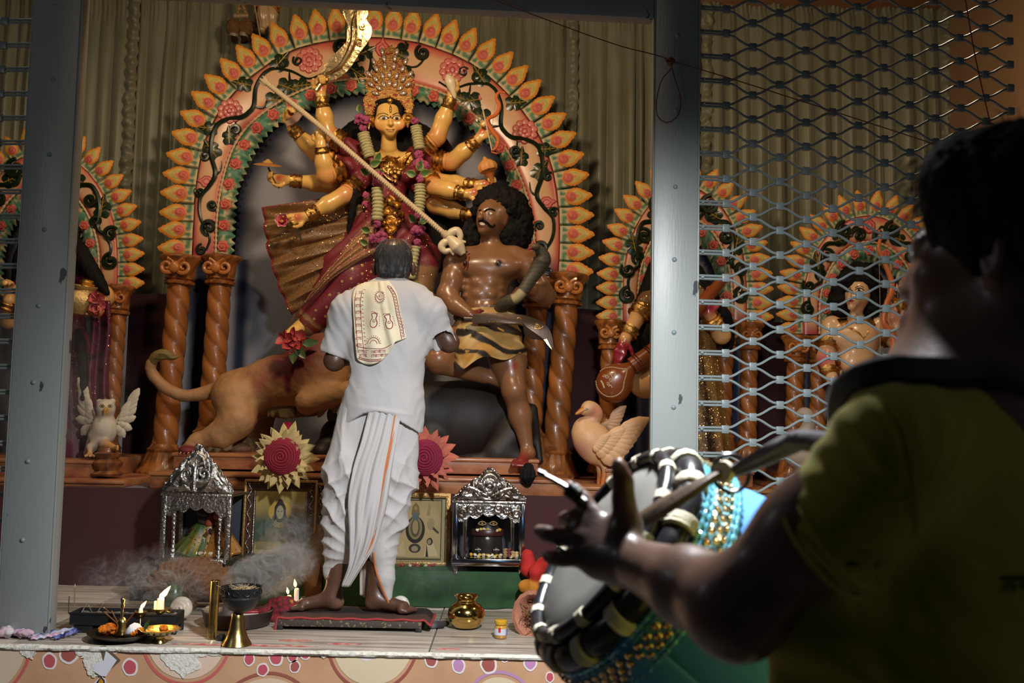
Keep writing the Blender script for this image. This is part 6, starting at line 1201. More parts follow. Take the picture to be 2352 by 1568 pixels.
# hair: grey fringe round a thinning crown
h=SDF(.0048,(.03,.03,.03));h.ell(hc+np.array([0,-.004,.008]),(.0885,.094,.097),k=.02);h.ell(hc+np.array([0,-.045,-.05]),(.07,.048,.05),k=.03)
h.custom(lambda P:(np.linalg.norm((P-(hc+np.array([0,-.035,.112])))/np.array([.056,.085,.052]),axis=-1)-1)*.05,hc+np.array([-.07,-.14,.05]),hc+np.array([.07,.08,.18]),.012,cut=True)
h.custom(lambda P:.058-(P[...,1]-hc[1])*-1-.058 if False else(hc[1]+.055)-P[...,1],hc-.2,hc+.2,.01,cut=True)
def hairc(V,C):n=noise3(V*np.array([140,140,30.]),4);q=sstep(.03,-.09,V[:,2]-hc[2]);return mix(np.broadcast_to(H('#201c1a'),(len(V),3)),H('#8a8a8c'),(sstep(-.1,.5,n)*.75*(.3+.7*np.abs(V[:,0]-hc[0])/.085)*q+.03)[:,None])
h.build(smooth=0,colfn=hairc,disp=lambda V:.0025*noise3(V*np.array([170,170,45.]),3));h.obj('hair',mat('grey_hair',None,.75,bump=(260,.9,.004,(1,1,.2))),t)
g=G();rn=np.random.default_rng(2)
for k in range(150):
 a=rn.uniform(0,2*PI);r0=rn.uniform(.03,.085);p=hc+np.array([math.cos(a)*r0,math.sin(a)*r0*1.05,.012+.0985*math.sqrt(max(0,1-(r0/.088)**2))]);d=np.array([math.cos(a),math.sin(a),-r0/.06])*.022;g.tube([p,p+d*.5+np.array([0,0,.004]),p+d],[.0009,.0008,.0003],3,H('#2a2420')if k%3 else H('#77777a'))
o=g.obj('thin_crown_hair',mat('grey_hair',None,.75),t);o['kind']='stuff'
# shirt
WT=np.array([.46,.44,.43]);s=SDF(.0062,WT)
def ellcone(a,b,r1,r2,dep=.68,k=.05):
 a,b=np.array(a),np.array(b);ba=b-a;L=ba@ba;S=np.array([1,1/dep,1])
 def f(P):
  t_=np.clip(((P-a)@ba)/L,0,1);q=(P-a-t_[...,None]*ba)*S;return(np.linalg.norm(q,axis=-1)-(r1+(r2-r1)*t_))*dep**.5
 rm=max(r1,r2);s.custom(f,np.minimum(a,b)-rm,np.maximum(a,b)+rm,k)
ellcone(P_(896,720),P_(888,800),.165,.178);ellcone(P_(888,800),P_(880,930),.178,.176,.66);ellcone(P_(880,930),P_(874,1030),.176,.19,.66)
s.cone(P_(897,668,.01),P_(850,684),.062,.058,.05);s.cone(P_(897,668,.01),P_(945,684),.062,.058,.05)
for q,a,b,r1,r2 in((-1,P_(836,690),P_(800,720),.07,.085),(-1,P_(802,712),P_(768,806),.083,.064),(1,P_(958,690),P_(985,722),.07,.078),(1,P_(985,716),P_(1020,786,.03),.079,.060)):s.cone(a,b,r1,r2,.04)
# open the sleeves and trim the hem
for a,b in(((768,806),(757,836)),((1020,786),(1034,812))):
 A_,B_=P_(*a),P_(*b,.0);d=nrm(B_-A_);s.custom(lambda P,A_=A_,d=d:(A_+d*.022-P)@d,A_-.16,A_+.16,.004,cut=True)if False else s.custom(lambda P,A_=A_,d=d:np.maximum((A_+d*.022-P)@d,np.linalg.norm(P-A_-d*.10,axis=-1)-.135),A_-.2,A_+.2,.004,cut=True);s.cone(A_-d*.01,A_+d*.1,.05,.055,.004,cut=True)
xs=[P_(x,980)[0]for x in(770,785,820,850,885,915,940,975)];zs=[P_(880,y)[2]for y in(985,984,968,950,946,955,972,998)]
s.custom(lambda P:P[...,2]-np.interp(P[...,0]+.02*np.sin(P[...,1]*9),xs,zs),np.array([xs[0]-.1,YP-.3,.5]),np.array([xs[-1]+.1,YP+.3,zs[0]+.1]),.004,cut=True)
def shirt_d(V):
 x,z=V[:,0]-P_(888,800)[0],V[:,2]-P_(888,800)[2];q=np.stack([V[:,0]*5+z*1.5,V[:,1]*5,V[:,2]*3.2],1);r=.010*noise3(q,3)-.009*np.abs(noise3(q*1.7+np.array([0,0,3]),6,2))-.005*np.abs(noise3(np.stack([V[:,0]*16+z*9,V[:,1]*8,V[:,2]*5-x*4],1),8,2))
 fold=np.exp(-((z+.285+.12*x)/.008)**2)*.006*sstep(.15,.0,np.abs(x-.02));arm=.0016*np.sin((z*.6-np.abs(x)*1.0)*120+4*noise3(V*8,2))*sstep(.12,.19,np.abs(x));return r+fold+arm
s.build(smooth=2,disp=shirt_d);s.obj('shirt',whitec,t);sv=s.bvh()
g=G()
for a,b,r in(((768,806),(757,836),.0655),((1020,786),(1034,812),.0615)):pass
# dhoti: two draped legs with pleats running out of the lower middle
s=SDF(.0068,WT)
Lg=lambda x,y,d=0.:P_(x,y,d)
ellcone(Lg(838,950),Lg(815,1090),.125,.148,.72);ellcone(Lg(815,1090),Lg(800,1175),.148,.122,.8);s.cone(Lg(800,1175),Lg(783,1250),.116,.082,.05);s.cone(Lg(783,1250),Lg(758,1312),.078,.032,.04);s.cone(Lg(758,1312),Lg(752,1334),.032,.008,.02)
ellcone(Lg(910,950),Lg(898,1090),.115,.125,.75);ellcone(Lg(898,1090),Lg(888,1180),.122,.098,.85);s.cone(Lg(888,1180),Lg(880,1260),.096,.068,.05);s.cone(Lg(880,1260),Lg(884,1325,-.02),.062,.042,.03);s.cone(Lg(884,1325,-.02),Lg(893,1388,-.035),.040,.008,.02)
ellcone(Lg(872,960),Lg(872,930),.15,.14,.6)
pc0=P_(848,1275)
def dh_d(V):
 x,z=V[:,0]-pc0[0],V[:,2]-pc0[2];a=np.arctan2(z+.05,np.abs(x)+.05);rr=np.hypot(x,z);n=noise3(V*5,4);side=sstep(.02,.07,np.abs(x));low=sstep(.62,.25,z)
 f1=np.sin(a*24+3.2*n+(x>0)*1.3);swag=np.sin((z*1.0+np.abs(x)*.55)*62+3*n);rid=lambda q:1-2*np.abs(np.sin(q))**.6
 f1=rid(a*15+1.6*n+(x>0)*1.3);swag=rid((z*1.0+np.abs(x)*.62)*36+2.2*n);return(.0085*f1*sstep(.04,.25,rr)*sstep(.72,.3,z)*sstep(-.16,.06,z)+.0095*swag*side*sstep(.12,.22,z)*sstep(.5,.3,z)+.006*rid(x*26+1.5*n)*sstep(.3,.45,z)+.008*noise3(V*3.5,8)-.012*np.abs(noise3(np.stack([V[:,0]*15,V[:,1]*8,V[:,2]*7+np.abs(x)*9],1),7,2))*sstep(-.18,.05,z))
s.build(smooth=2,disp=dh_d);s.obj('draped_cloth',whitec,t);dv=s.bvh()
rust=mat('rust_border',(.46,.14,.05),.8)
PL=cat(np.array([(848,940),(832,1010),(812,1075),(800,1150),(803,1221),(802,1293),(785,1345)],float),40);PR=cat(np.array([(922,942),(909,1020),(900,1071),(889,1150),(878,1196),(857,1260),(803,1346)],float),40)
def panel(u,v,off=.0):
 v_=np.linspace(0,1,40);l=np.stack([np.interp(v,v_,PL[:,k])for k in(0,1)],1);r=np.stack([np.interp(v,v_,PR[:,k])for k in(0,1)],1);p=l+(r-l)*u[:,None];dn=YP-.10-.055*np.sin(np.clip(v*.9,0,1)*PI)+.015*v
 base=np.array([W(x,y,d)for(x,y),d in zip(p,dn)]);hit=np.array([ray(dv,x,y,.014)for x,y in p]);base[:,1]=np.minimum(base[:,1],np.where(np.abs(hit[:,1]-base[:,1])<.2,hit[:,1],9))
 e=np.sin(u*PI)**.4;base[:,1]-=(.014*e+.0055*np.sin(u*2*PI*3.1+2.2*np.sin(v*4))*(.35+.65*sstep(0,.3,v))+.004*np.sin(u*31+v*8))+off;return base
g=G();g.grid(panel,44,70,WT);o=g.obj('pleated_panel',whitec,t,smooth='all',fix=False)
md=o.modifiers.new('s','SOLIDIFY');md.thickness=.003
def strip(u0,u1,va,vb):g=G();g.grid(lambda u,v:panel(u0+(u1-u0)*u,va+(vb-va)*v,.0035),4,60,(.4,.1,.05));return g
strip(.82,.905,.01,.82).obj('border_stripe',rust,o,smooth='all',fix=False)
for pts,r in(([(858,1268),(862,1300),(869,1325),(882,1360),(894,1387)],.0055),([(757,1322),(752,1330),(749,1338)],.004)):
 g=G();Q=np.array([ray(dv,x,y,.002)for x,y in cat(np.array(pts,float),24)]);g.tube(Q,r,6,(.4,.1,.05));g.obj('border_stripe',rust,t)
 # loose inner end of the cloth between the legs
g=G();g.grid(lambda u,v:np.array([W(826+30*a-2*b*a,1288+(78+12*a)*b,YP+.07+.012*math.sin(a*9))for a,b in zip(u,v)]),14,14,np.array([.42,.35,.30]));o=g.obj('inner_tail',whitec,t,smooth='all',fix=False);o.modifiers.new('s','SOLIDIFY').thickness=.003  # browner tint puts the shadow between the legs into the white cloth
# printed shawl over the left shoulder
ts=T('printed_shawl','cream shawl printed in dark red, folded over the left shoulder of the man in white','shawl',P_(865,830,-.15))
shm=mat('cream_muslin',None,.85,bump=(140,.2,.002));prn=mat('red_print',(.24,.035,.045),.9)
SL=cat(np.array([(826,650),(812,672),(811,710),(815,765),(820,822)],float),40);SR=cat(np.array([(893,646),(911,672),(920,715),(929,755),(932,776)],float),40)
def sheet(u,v,off=0.):
 v_=np.linspace(0,1,40);l=np.stack([np.interp(v,v_,SL[:,k])for k in(0,1)],1);r=np.stack([np.interp(v,v_,SR[:,k])for k in(0,1)],1);p=l+(r-l)*u[:,None]
 p[:,1]+=v**2*(30*np.sin(np.clip(u/.78,0,1)*PI)**.7*(u<.78)+0);H_=np.array([ray(sv,x,y,.013)for x,y in p]);H_[:,1]-=.007*np.sin(u*15+v*2.5)*(.3+.7*v)+.010*np.exp(-((u-.72+.05*np.sin(v*4))/.05)**2)+off;return H_
g=G();g.grid(sheet,46,60,lambda u,v,X:mix(np.broadcast_to(H('#e0d4b6'),(len(u),3)),H('#c8b070'),(sstep(.2,.5,noise3(X*13,3))*.3)[:,None]));so_=g.obj('cloth',shm,ts,smooth='all',fix=False);so_.modifiers.new('s','SOLIDIFY').thickness=.004;hv=g.bvh()
g=G();g.tube(np.array([ray(sv,x,y,.012)+np.array([0,.06*k,.01*k])for k,(x,y)in enumerate(((860,650),(855,640),(850,640)))]),[.03,.03,.02],8,H('#c8bd9c'));
LF=lambda x,y:(x,y)
g=G();A_=1.1
def pstroke(pts,w=.0022,n=20):stroke(g,hv,pts,w,(.3,.05,.05),.0045,n)
for off in(4,17):pstroke([(l[0]+off,l[1]+2)for l in SL[4::6]],.0016,30)
for off in(3,10):pstroke([(l[0]-off,l[1]+3)for l in SR[3::6]],.0020,30)
for q in range(18):
 l=SL[4+q*2];pstroke([(l[0]+20,l[1]),(l[0]+24,l[1]+1.5)],.0014,4)
 r=SR[min(39,3+q*2)];pstroke([(r[0]-9,r[1]+1),(r[0]-5,r[1]+3),(r[0]-7,r[1]+5)],.0014,6)
pstroke(oval(872,682,9.5,12,24)+[oval(872,682,9.5,12,24)[0]],.0016,40)
for q in range(18):a=q*2*PI/18;pstroke([(872+10.5*math.cos(a),682+13*math.sin(a)),(872+13*math.cos(a),682+16*math.sin(a))],.0012,3)
for cx,cy,tl in((859,735,.10),(893,738,-.22)):
 F_=[(-7,14),(-8,4),(-4,-6),(-7,-14),(2,-16),(6,-12),(4,-4),(8,6),(5,14),(-1,17),(-7,14)];rot=lambda x,y:(cx+x*math.cos(tl)-y*math.sin(tl),cy+x*math.sin(tl)+y*math.cos(tl));pstroke([rot(x,y)for x,y in F_],.0022,44);pstroke([rot(*p)for p in oval(0,2,2.5,3,10)],.0015,14)
 for k in range(5):x,y=rot(-8+k*3.6,-20+abs(k-1)*.9);pstroke([(x-1,y),(x+1,y+1),(x-.6,y+1)],.0016,5)
 for k in range(5):x,y=rot(11+k*.4,-9+k*5);pstroke([(x,y),(x+2,y+.6)],.0013,4)
 for k in range(5):x,y=rot(-12-k*.2,-5+k*5);pstroke([(x,y),(x+2,y+.6)],.0013,4)
a0=[(858+13*math.cos(a),790-15*math.sin(a))for a in np.linspace(.05,PI-.05,12)];pstroke(a0,.0018,24);pstroke([(858+8*math.cos(a),790-9*math.sin(a))for a in np.linspace(.05,PI-.05,12)],.0016,20)
for a in np.linspace(.1,PI-.1,11):pstroke([(858+14.5*math.cos(a),790-17*math.sin(a)),(858+18*math.cos(a),790-20.5*math.sin(a))],.0013,3)
pstroke([(820,796),(850,800),(880,800),(900,790)],.0016,20);pstroke([(824,820),(850,826),(876,824)],.002,20);pstroke([(822,823),(850,829.5),(877,827.5)],.002,20)
o=g.obj('print',prn,so_);o['kind']='stuff'
g=G()
def ptext(txt,cx,cy,size,rot=0.):
 V,F=glyphs(txt,1.)
 if not len(V):return
 V=V*size;c_,s_=math.cos(rot),math.sin(rot);Q=np.array([ray(hv,cx+x*c_+y*s_,cy-(y*c_-x*s_),.0052)for x,y in V]);g.add(Q,F,(.3,.05,.05))
ptext('ওঁ',872,683,22)
for k,y in enumerate(range(672,800,15)):ptext('রাম',823-(k<2)*1,y,11,PI/2*.0)
for y,x0_ in((808,828),(817,832)):
 for k in range(5):ptext('রাম',x0_+k*12.5,y+(k-2)**2*-.3,11)
for k in range(5):ptext('রাম',918+k*2,690+k*15,9,1.2)
o=g.obj('lettering',prn,so_,smooth=False,fix=False)
# ---- the low stool and its mat
t=T('low_stool','low dark wooden stool with a red edged mat under the man in white','stool',WZ(800,1447));xl,xr_2=W(636,1430,YB)[0],W(968,1430,YB)[0];zt=ZB-.007;dw=mat('speckled_wood',(.055,.042,.032),.7,bump=(120,.8,.004),var=((.22,.17,.09),60,.55,.62))
g=G();g.box(((xl+xr_2)/2,YB+.15,zt-.016),(xr_2-xl,.31,.032),col=(.1,.08,.05),bev=.003);g.obj('top_board',dw,t)
for x in(xl+.012,xr_2-.012):
 for y in(YB+.015,YB+.285):g=G();g.box((x,y,(zt-.032)/2),(.026,.034,zt-.032),col=(.05,.05,.05),bev=.002);g.obj('leg',mat('black_wood',(.018,.018,.02),.5),t)
tm=T('stool_mat','striped brown mat with red piping draped over the low stool','mat',((xl+xr_2)/2,YB+.1,zt));zz=lambda x:zt+.004+.0*x
def mt_(u,v):
 x=xl-.035+(xr_2-xl+.075)*u;e0=sstep(.06,.0,u);e1=sstep(.955,1.,u);z=zt+.004-e0*.07-e1*.022+.002*np.sin(u*40+v*3)*(1-e0);x=x+e0*.022;return np.stack([x,YB-.002+v*.26,z],1)
g=G();g.grid(mt_,120,10,lambda u,v,X:mix(np.broadcast_to(H('#4a3028'),(len(u),3)),H('#1c1512'),(np.sin(v*50)>0).astype(float)[:,None]));o=g.obj('mat_cloth',mat('woven_mat',None,.9,bump=(200,.4,.003)),tm,smooth='all',fix=False);o.modifiers.new('s','SOLIDIFY').thickness=.005
g=G();u=np.linspace(0,1,100);g.tube(mt_(u,u*0)+np.array([0,-.003,0]),.0048,7,(.4,.03,.03));e=mt_(np.ones(12),np.linspace(0,1,12));g.tube(e,.006,7,(.4,.03,.03));e=mt_(np.zeros(12),np.linspace(0,1,12));g.tube(e,.006,7,(.4,.03,.03));g.obj('red_piping',mat('red_cord',(.33,.03,.03),.8,bump=(200,.4,.002)),tm)
# ================================================================== the drummer close to the camera, and his drum
skin_n=mat('dark_skin',None,.40,coat=.08,bump=(120,.2,.002),sub=.04)
DS,DS2=H('#725649'),H('#866a5e')
t=T('person','drummer in olive yellow shirt close at the right, left arm reaching over the blue drum','person',(.55,1.12,-.6))
shc=W(2240,1005,1.12);lft=np.array([-.5,-.85,0])/np.hypot(.5,.85);fwd=nrm([-.68,.73,.02])
SHL=W(2050,1045,.985);EL=W(1692,1394,1.05);WR=W(1438,1286,1.27)
s=SDF(.0052,DS)
s.cone(shc,SHL,.052,.05,.04);s.cone(SHL,EL*.5+SHL*.5,.058,.05,.03);s.cone(EL*.5+SHL*.5,EL,.05,.045,.03);s.ell(EL+np.array([.0,0,-.008]),.044,k=.02)
mid_=EL*.62+WR*.38;s.cone(EL,mid_,.045,.043,.03);s.cone(mid_,WR,.043,.0285,.02)
Yh=1.31
def fing(pts,r,k=.006,col=None):
 for(a,b),(r1,r2)in zip(zip(pts[:-1],pts[1:]),zip(r[:-1],r[1:])):s.cone(W(*a),W(*b),r1,r2,k,col)
fing([(1438,1286,1.27),(1392,1232,1.31),(1362,1182,1.315)],(.030,.027,.0135),.012,DS2);fing([(1438,1286,1.27),(1382,1245,1.31),(1342,1206,1.31)],(.028,.024,.0135),.012,DS2);fing([(1432,1286,1.27),(1376,1262,1.30),(1326,1236,1.30)],(.028,.024,.013),.012,DS2);fing([(1430,1290,1.27),(1376,1284,1.29),(1328,1277,1.29)],(.028,.024,.0125),.012,DS2)
fing([(1362,1182,1.315),(1338,1146,1.325),(1318,1126,1.33),(1304,1116,1.335)],(.0125,.0115,.010,.009),col=DS2)
fing([(1342,1205,1.31),(1316,1191,1.32),(1300,1190,1.335),(1293,1197,1.34)],(.0125,.0110,.0098,.0088),col=DS2)
fing([(1326,1236,1.30),(1284,1233,1.31),(1256,1226,1.315),(1237,1218,1.32)],(.012,.0112,.0102,.0088),col=DS2)
fing([(1328,1277,1.29),(1294,1284,1.29),(1272,1283,1.295),(1256,1277,1.30)],(.0112,.0102,.0092,.0082),col=DS2)
fing([(1432,1262,1.275),(1440,1206,1.285),(1432,1150,1.285),(1430,1104,1.285),(1421,1066,1.285)],(.026,.0185,.0138,.0125,.0105),.012,H('#6a4c42'))
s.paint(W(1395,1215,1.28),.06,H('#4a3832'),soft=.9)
for x,y,yy in((1238,1217,1.31),(1256,1276,1.285)):s.paint(W(x,y,yy),.0075,H('#a8887c'),soft=.4)
s.paint(W(1419,1064,1.274),.008,H('#b08c80'),soft=.5)
# neck and head
HC=W(2322,585,1.10);up=np.array([.05,-.03,1.]);up=nrm(up);side=nrm(np.cross(up,fwd));Rh=np.stack([side,fwd,up],1)
hp=lambda a,b,c:HC+side*a+fwd*b+up*c
s.cone(shc+np.array([.02,.01,.0]),hp(0,-.02,-.08),.075,.062,.04);s.cone(shc,shc+np.array([.2*.5,.2*.85,-.02]),.052,.05,.04)
s.ell(hp(0,-.012,.03),(.076,.098,.098),Rh,k=.03);s.ell(hp(0,.05,-.035),(.056,.055,.075),Rh,k=.04);s.cone(hp(0,.055,-.075),hp(0,.088,-.108),.046,.022,.03);s.cone(hp(.02,.02,-.08),hp(.045,-.03,-.055),.028,.028,.03)
s.cone(hp(0,.100,.005),hp(0,.115,-.034),.009,.0135,.014);s.ell(hp(.012,.106,-.038),.010,k=.008);s.ell(hp(0,.105,-.066),(.022,.014,.008),Rh,k=.008,col=H('#4a2c28'));s.ell(hp(0,.103,-.078),(.019,.014,.008),Rh,k=.008,col=H('#4a2c28'));s.ell(hp(.028,.084,.016),(.026,.014,.010),Rh,k=.012);s.ell(hp(-.028,.084,.016),(.026,.014,.010),Rh,k=.012);s.ell(hp(.042,.066,-.026),(.02,.022,.02),Rh,k=.02)
s.ell(hp(.03,.088,.002),(.016,.009,.009),Rh,k=.006);s.ell(hp(.076,-.012,-.012),(.009,.018,.034),Rh,k=.008);s.ell(hp(.082,-.004,-.008),(.006,.010,.020),Rh,k=.006,cut=True);s.ell(hp(-.076,-.012,-.012),(.009,.018,.034),Rh,k=.008)
# trunk and legs under the clothes
hipc=np.array([.56,1.16,.36]);s.cone(shc,hipc,.125,.12,.06)
for sgn in(-1,1):
 hp_=hipc+lft*.09*sgn;kn=hp_+np.array([-.03,.02,-.46]);an=np.array([hp_[0]-.01,hp_[1]+.01,-.53]);s.cone(hp_,kn,.085,.06,.04);s.cone(kn,an,.058,.038,.03);s.cone(an,an+fwd*.16+np.array([0,0,-.055]),.04,.028,.02)
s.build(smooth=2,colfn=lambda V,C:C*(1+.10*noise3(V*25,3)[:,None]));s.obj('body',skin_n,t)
for sgn in(1,-1):
 g=G();e=hp(.030*sgn,.0955,.0015);g.ell(e,(.010,.006,.0055),10,7,H('#c8c0b8'),Rh);g.ell(e+fwd*.004,(.0045,.003,.0045),8,6,H('#1a100c'),Rh);g.obj('eye',enamel,t)
g=G();[g.tube([hp(q*.012,.101,.024),hp(q*.03,.094,.028),hp(q*.05,.078,.022)],[.003,.0045,.002],6,(.01,.01,.01),12,flat=.6)for q in(1,-1)];g.obj('eyebrows',blackhair,t)
# hair
h=SDF(.0055,(.01,.009,.009));h.ell(hp(0,-.018,.045),(.088,.112,.104),Rh,k=.03);h.ell(hp(0,-.075,-.02),(.075,.05,.075),Rh,k=.04);h.ell(hp(0,.050,.094),(.07,.05,.045),Rh,k=.03);h.ell(hp(.062,.02,.045),(.022,.055,.05),Rh,k=.02);h.ell(hp(.070,.012,.005),(.010,.016,.04),Rh,k=.015)
h.build(smooth=1,disp=lambda V:.006*noise3(V*np.array([55,55,30.]),3)+.003*noise3(V*130,5));hob=h.obj('hair',blackhair,t)
g=G();rn=np.random.default_rng(8)
for k in range(240):
 if k<70:a0_,b0_,c0_=rn.uniform(-.06,.075),rn.uniform(.07,.10),rn.uniform(.05,.115);d=np.array([rn.uniform(-.2,.3),.8,-.9+rn.uniform(-.4,.6)]);L=rn.uniform(.015,.04)
 else:
  th=rn.uniform(-PI,PI);ph=rn.uniform(.15,1.4);a0_,b0_,c0_=.086*math.cos(ph)*math.sin(th),-.018+.11*math.cos(ph)*math.cos(th),.045+.10*math.sin(ph);d=np.array([a0_*6,(b0_+.018)*5,rn.uniform(-.3,.5)]);L=rn.uniform(.018,.05)
 p=hp(a0_,b0_,c0_);D_=Rh@nrm(d);dn=-up*.35*L;g.tube([p,p+D_*L*.5,p+D_*L*.9+dn],[.0008,.0006,.0002],3,(.012,.011,.011))
o=g.obj('loose_hair',blackhair,t);o['kind']='stuff'
# shirt
olive=mat('olive_shirt',(.46,.41,.03),.85,bump=(170,.15,.002),sheen=.2)
s=SDF(.0068,(.3,.27,.02));CH=W(2215,1120,1.12)
def flat(a,b,r1,r2,dep,k=.06):
 a,b=np.array(a),np.array(b);ba=b-a;L=ba@ba;nd=np.array([fwd[0],fwd[1],0]);nd/=np.linalg.norm(nd)
 def f(P):
  t_=np.clip(((P-a)@ba)/L,0,1);q=P-a-t_[...,None]*ba;q=q+(q@nd)[...,None]*nd*(1/dep-1);return(np.linalg.norm(q,axis=-1)-(r1+(r2-r1)*t_))*dep**.5
 rm=max(r1,r2);s.custom(f,np.minimum(a,b)-rm,np.maximum(a,b)+rm,k)
flat(shc+np.array([0,0,-.10]),shc+np.array([.0,.01,-.22]),.185,.185,.66);flat(shc+np.array([0,.01,-.22]),hipc+np.array([-.02,0,.0]),.185,.19,.74);flat(hipc,hipc+np.array([-.01,0,-.12]),.19,.185,.74)
s.cone(shc,SHL,.064,.060,.06);s.cone(shc,shc+np.array([.1,.17,-.01]),.064,.060,.06)
hem=W(1866,1272,1.01);dS=nrm(W(1790,1325,1.03)-hem);s.cone(SHL,SHL*.5+hem*.5,.057,.053,.04);s.cone(SHL*.5+hem*.5,hem+dS*.01,.053,.056,.03)
SHR=shc+np.array([.1,.17,-.02]);s.cone(SHR,SHR+np.array([-.02,.06,-.2]),.078,.07,.04)
s.custom(lambda P:np.maximum((hem-dS*.012-P)@dS,np.linalg.norm(P-hem-dS*.08,axis=-1)-.125),hem-.15,hem+.15,.003,cut=True);s.cone(hem-dS*.04,hem+dS*.08,.038,.042,.003,cut=True)
s.ell(W(1905,1500,1.07),(.07,.07,.13),k=.06)
def shd(V):
 q=(V-SHL)@dS;r=.007*noise3(V*np.array([11,11,8.]),3);near=np.exp(-(np.linalg.norm(V-SHL-dS*.02,axis=1)/.13)**2)
 rad=np.arctan2(V[:,2]-SHL[2]+.06,V[:,0]-SHL[0]);f=.0016*np.sin(rad*21+V[:,1]*20+2*noise3(V*9,5))*near
 low=sstep(SHL[2]-.12,SHL[2]-.3,V[:,2]);f2=.007*np.sin((V[:,2]*1.0+V[:,0]*.55)*75+3*noise3(V*7,2))*low*sstep(.62,.36,V[:,0]);return r+f+f2
s.build(smooth=2,disp=shd);s.obj('shirt',olive,t);sv2=s.bvh()
g=G();A=nrm(np.cross(dS,[0,0,1]));B_=np.cross(dS,A);c=hem-dS*.0135;g.tube([c+(A*math.cos(a)+B_*math.sin(a))*.0575 for a in np.linspace(0,2*PI,40)],.0028,6,(.3,.27,.02));g.tube([c-dS*.018+(A*math.cos(a)+B_*math.sin(a))*.0585 for a in np.linspace(0,2*PI,40)],.0012,5,(.25,.22,.02));g.obj('sleeve_hem',olive,t)
g=G();stroke(g,sv2,[(2020,915),(2060,960),(2090,1040),(2104,1130),(2108,1230)],.0016,(.3,.27,.02),.0006,30);g.obj('shoulder_seam',olive,t)
g=G()
def ptext2(txt,cx,cy,size):
 V,F=glyphs(txt,1.);V=V*size;Q=np.array([ray(sv2,cx+x,cy-y,.002)for x,y in V]);g.add(Q,F,(.01,.02,.02))
ptext2('ময়',2340,1342,62);g.obj('lettering',mat('dark_print',(.008,.014,.012),.8),t,smooth=False,fix=False)
trs=mat('dark_trousers',(.03,.032,.04),.85,bump=(120,.2));s=SDF(.009,(.03,.03,.04))
s.cone(hipc,hipc+np.array([0,0,-.1]),.145,.15,.05)
for sgn in(-1,1):
 hp_=hipc+lft*.09*sgn;kn=hp_+np.array([-.03,.02,-.46]);an=np.array([hp_[0]-.01,hp_[1]+.01,-.50]);s.cone(hp_,kn,.11,.082,.05);s.cone(kn,an,.08,.066,.04)
s.build(disp=lambda V:.006*noise3(V*14,3));s.obj('trousers',trs,t)
# ---- drum
HCx=W(1380,1248,1.66);D=nrm([.80,.15,-.55]);RD=.166
t=T('drum','big barrel drum wrapped in bright blue cloth, hung in front of the drummer','drum',HCx)
cloth=mat('blue_cloth',(.032,.21,.56),.62,bump=(190,.12,.002),var=((.026,.17,.48),3,.4,.7),sheen=.15);blk=mat('black_rim',(.012,.012,.015),.3,bump=(60,.2));bandm=mat('cream_binding',(.52,.48,.36),.8,bump=(160,.6,.003));skinm=mat('drum_skin',(.135,.13,.118),.7,bump=(12,.1),var=((.105,.10,.088),5,.4,.7))
E1=nrm(np.cross(D,[0,0,1]));E2=np.cross(E1,D)
def dp(s_,a,r):return HCx+D*s_+(E1*np.cos(a)[...,None]+E2*np.sin(a)[...,None])*np.asarray(r)[...,None]
prof=lambda x:RD+.078*np.sin(np.clip(x/.74,0,1)*PI)**.8
def bodyf(u,v):
 a=u*2*PI;x=.02+.72*v;r=prof(x)+.004*np.sin(a*3+v*4)+.003*noise3(np.stack([np.cos(a)*3,np.sin(a)*3,v*3],1),4);low=sstep(.1,-.9,np.sin(a));return HCx+D*x[:,None]+(E1*np.cos(a)[:,None]+E2*np.sin(a)[:,None])*r[:,None]
g=G();g.grid(bodyf,110,40,(.05,.3,.5),closed=True);g.obj('cloth_cover',cloth,t,smooth='all')
def flapf(u,v):
 a=-PI*.5+(u-.5)*2.3;x=.05+.66*v;r=prof(x)+.006+.05*sstep(0,1,v)*np.cos((u-.5)*PI)+.004*np.sin(u*22+v*3);return HCx+D*x[:,None]+(E1*np.cos(a)[:,None]+E2*np.sin(a)[:,None])*r[:,None]
g=G();g.grid(flapf,60,30,(.05,.3,.5));o=g.obj('cloth_flap',cloth,t,smooth='all',fix=False);o.modifiers.new('s','SOLIDIFY').thickness=.003
g=G();g.lathe([(.001,.001),(.10,0),(RD-.012,-.002),(RD-.004,.004),(RD-.004,.03)],HCx,56,(.4,.4,.36),D);g.obj('skin',skinm,t)
g=G();g.lathe([(RD-.02,.745),(.001,.745)],HCx,40,(.4,.4,.36),D);g.obj('rear_skin',skinm,t)
a=np.linspace(0,2*PI,97);g=G();g.tube(dp(.0,a,a*0+RD+.006),.0125,9,(.01,.01,.01),caps=False);g.obj('inner_hoop',blk,t)
for k in range(14):
 a0,a1=k*2*PI/14,(k+1)*2*PI/14;aa=np.linspace(a0+.035,a1-.035,12);g=G();g.tube(dp(.036,aa,aa*0+RD+.020),[.021,.0245,.0245,.021],12,(.01,.01,.012));g.obj('hoop_pad',blk,t)
 ab=np.linspace(a0-.055,a0+.055,7);g=G();g.tube(dp(.036,ab,ab*0+RD+.020),.0262,12,(.5,.48,.36),wob=lambda t_,q:.07*np.abs(np.sin(t_*9)));g.obj('binding',bandm,t)
 ac=np.linspace(a0+.15,a0+.24,5);g=G();g.tube(dp(.0,ac,ac*0+RD+.006),.0142,9,(.5,.48,.36));g.obj('hoop_binding',bandm,t)
broc=mat('sequin_brocade',(.16,.42,.52),.45,glit=(120,.62,'#e8c898'),bump=(90,.8,.006))
def brf(u,v):a=u*2*PI;x=.056+.054*v;r=prof(x)+.007;return HCx+D*x[:,None]+(E1*np.cos(a)[:,None]+E2*np.sin(a)[:,None])*r[:,None]
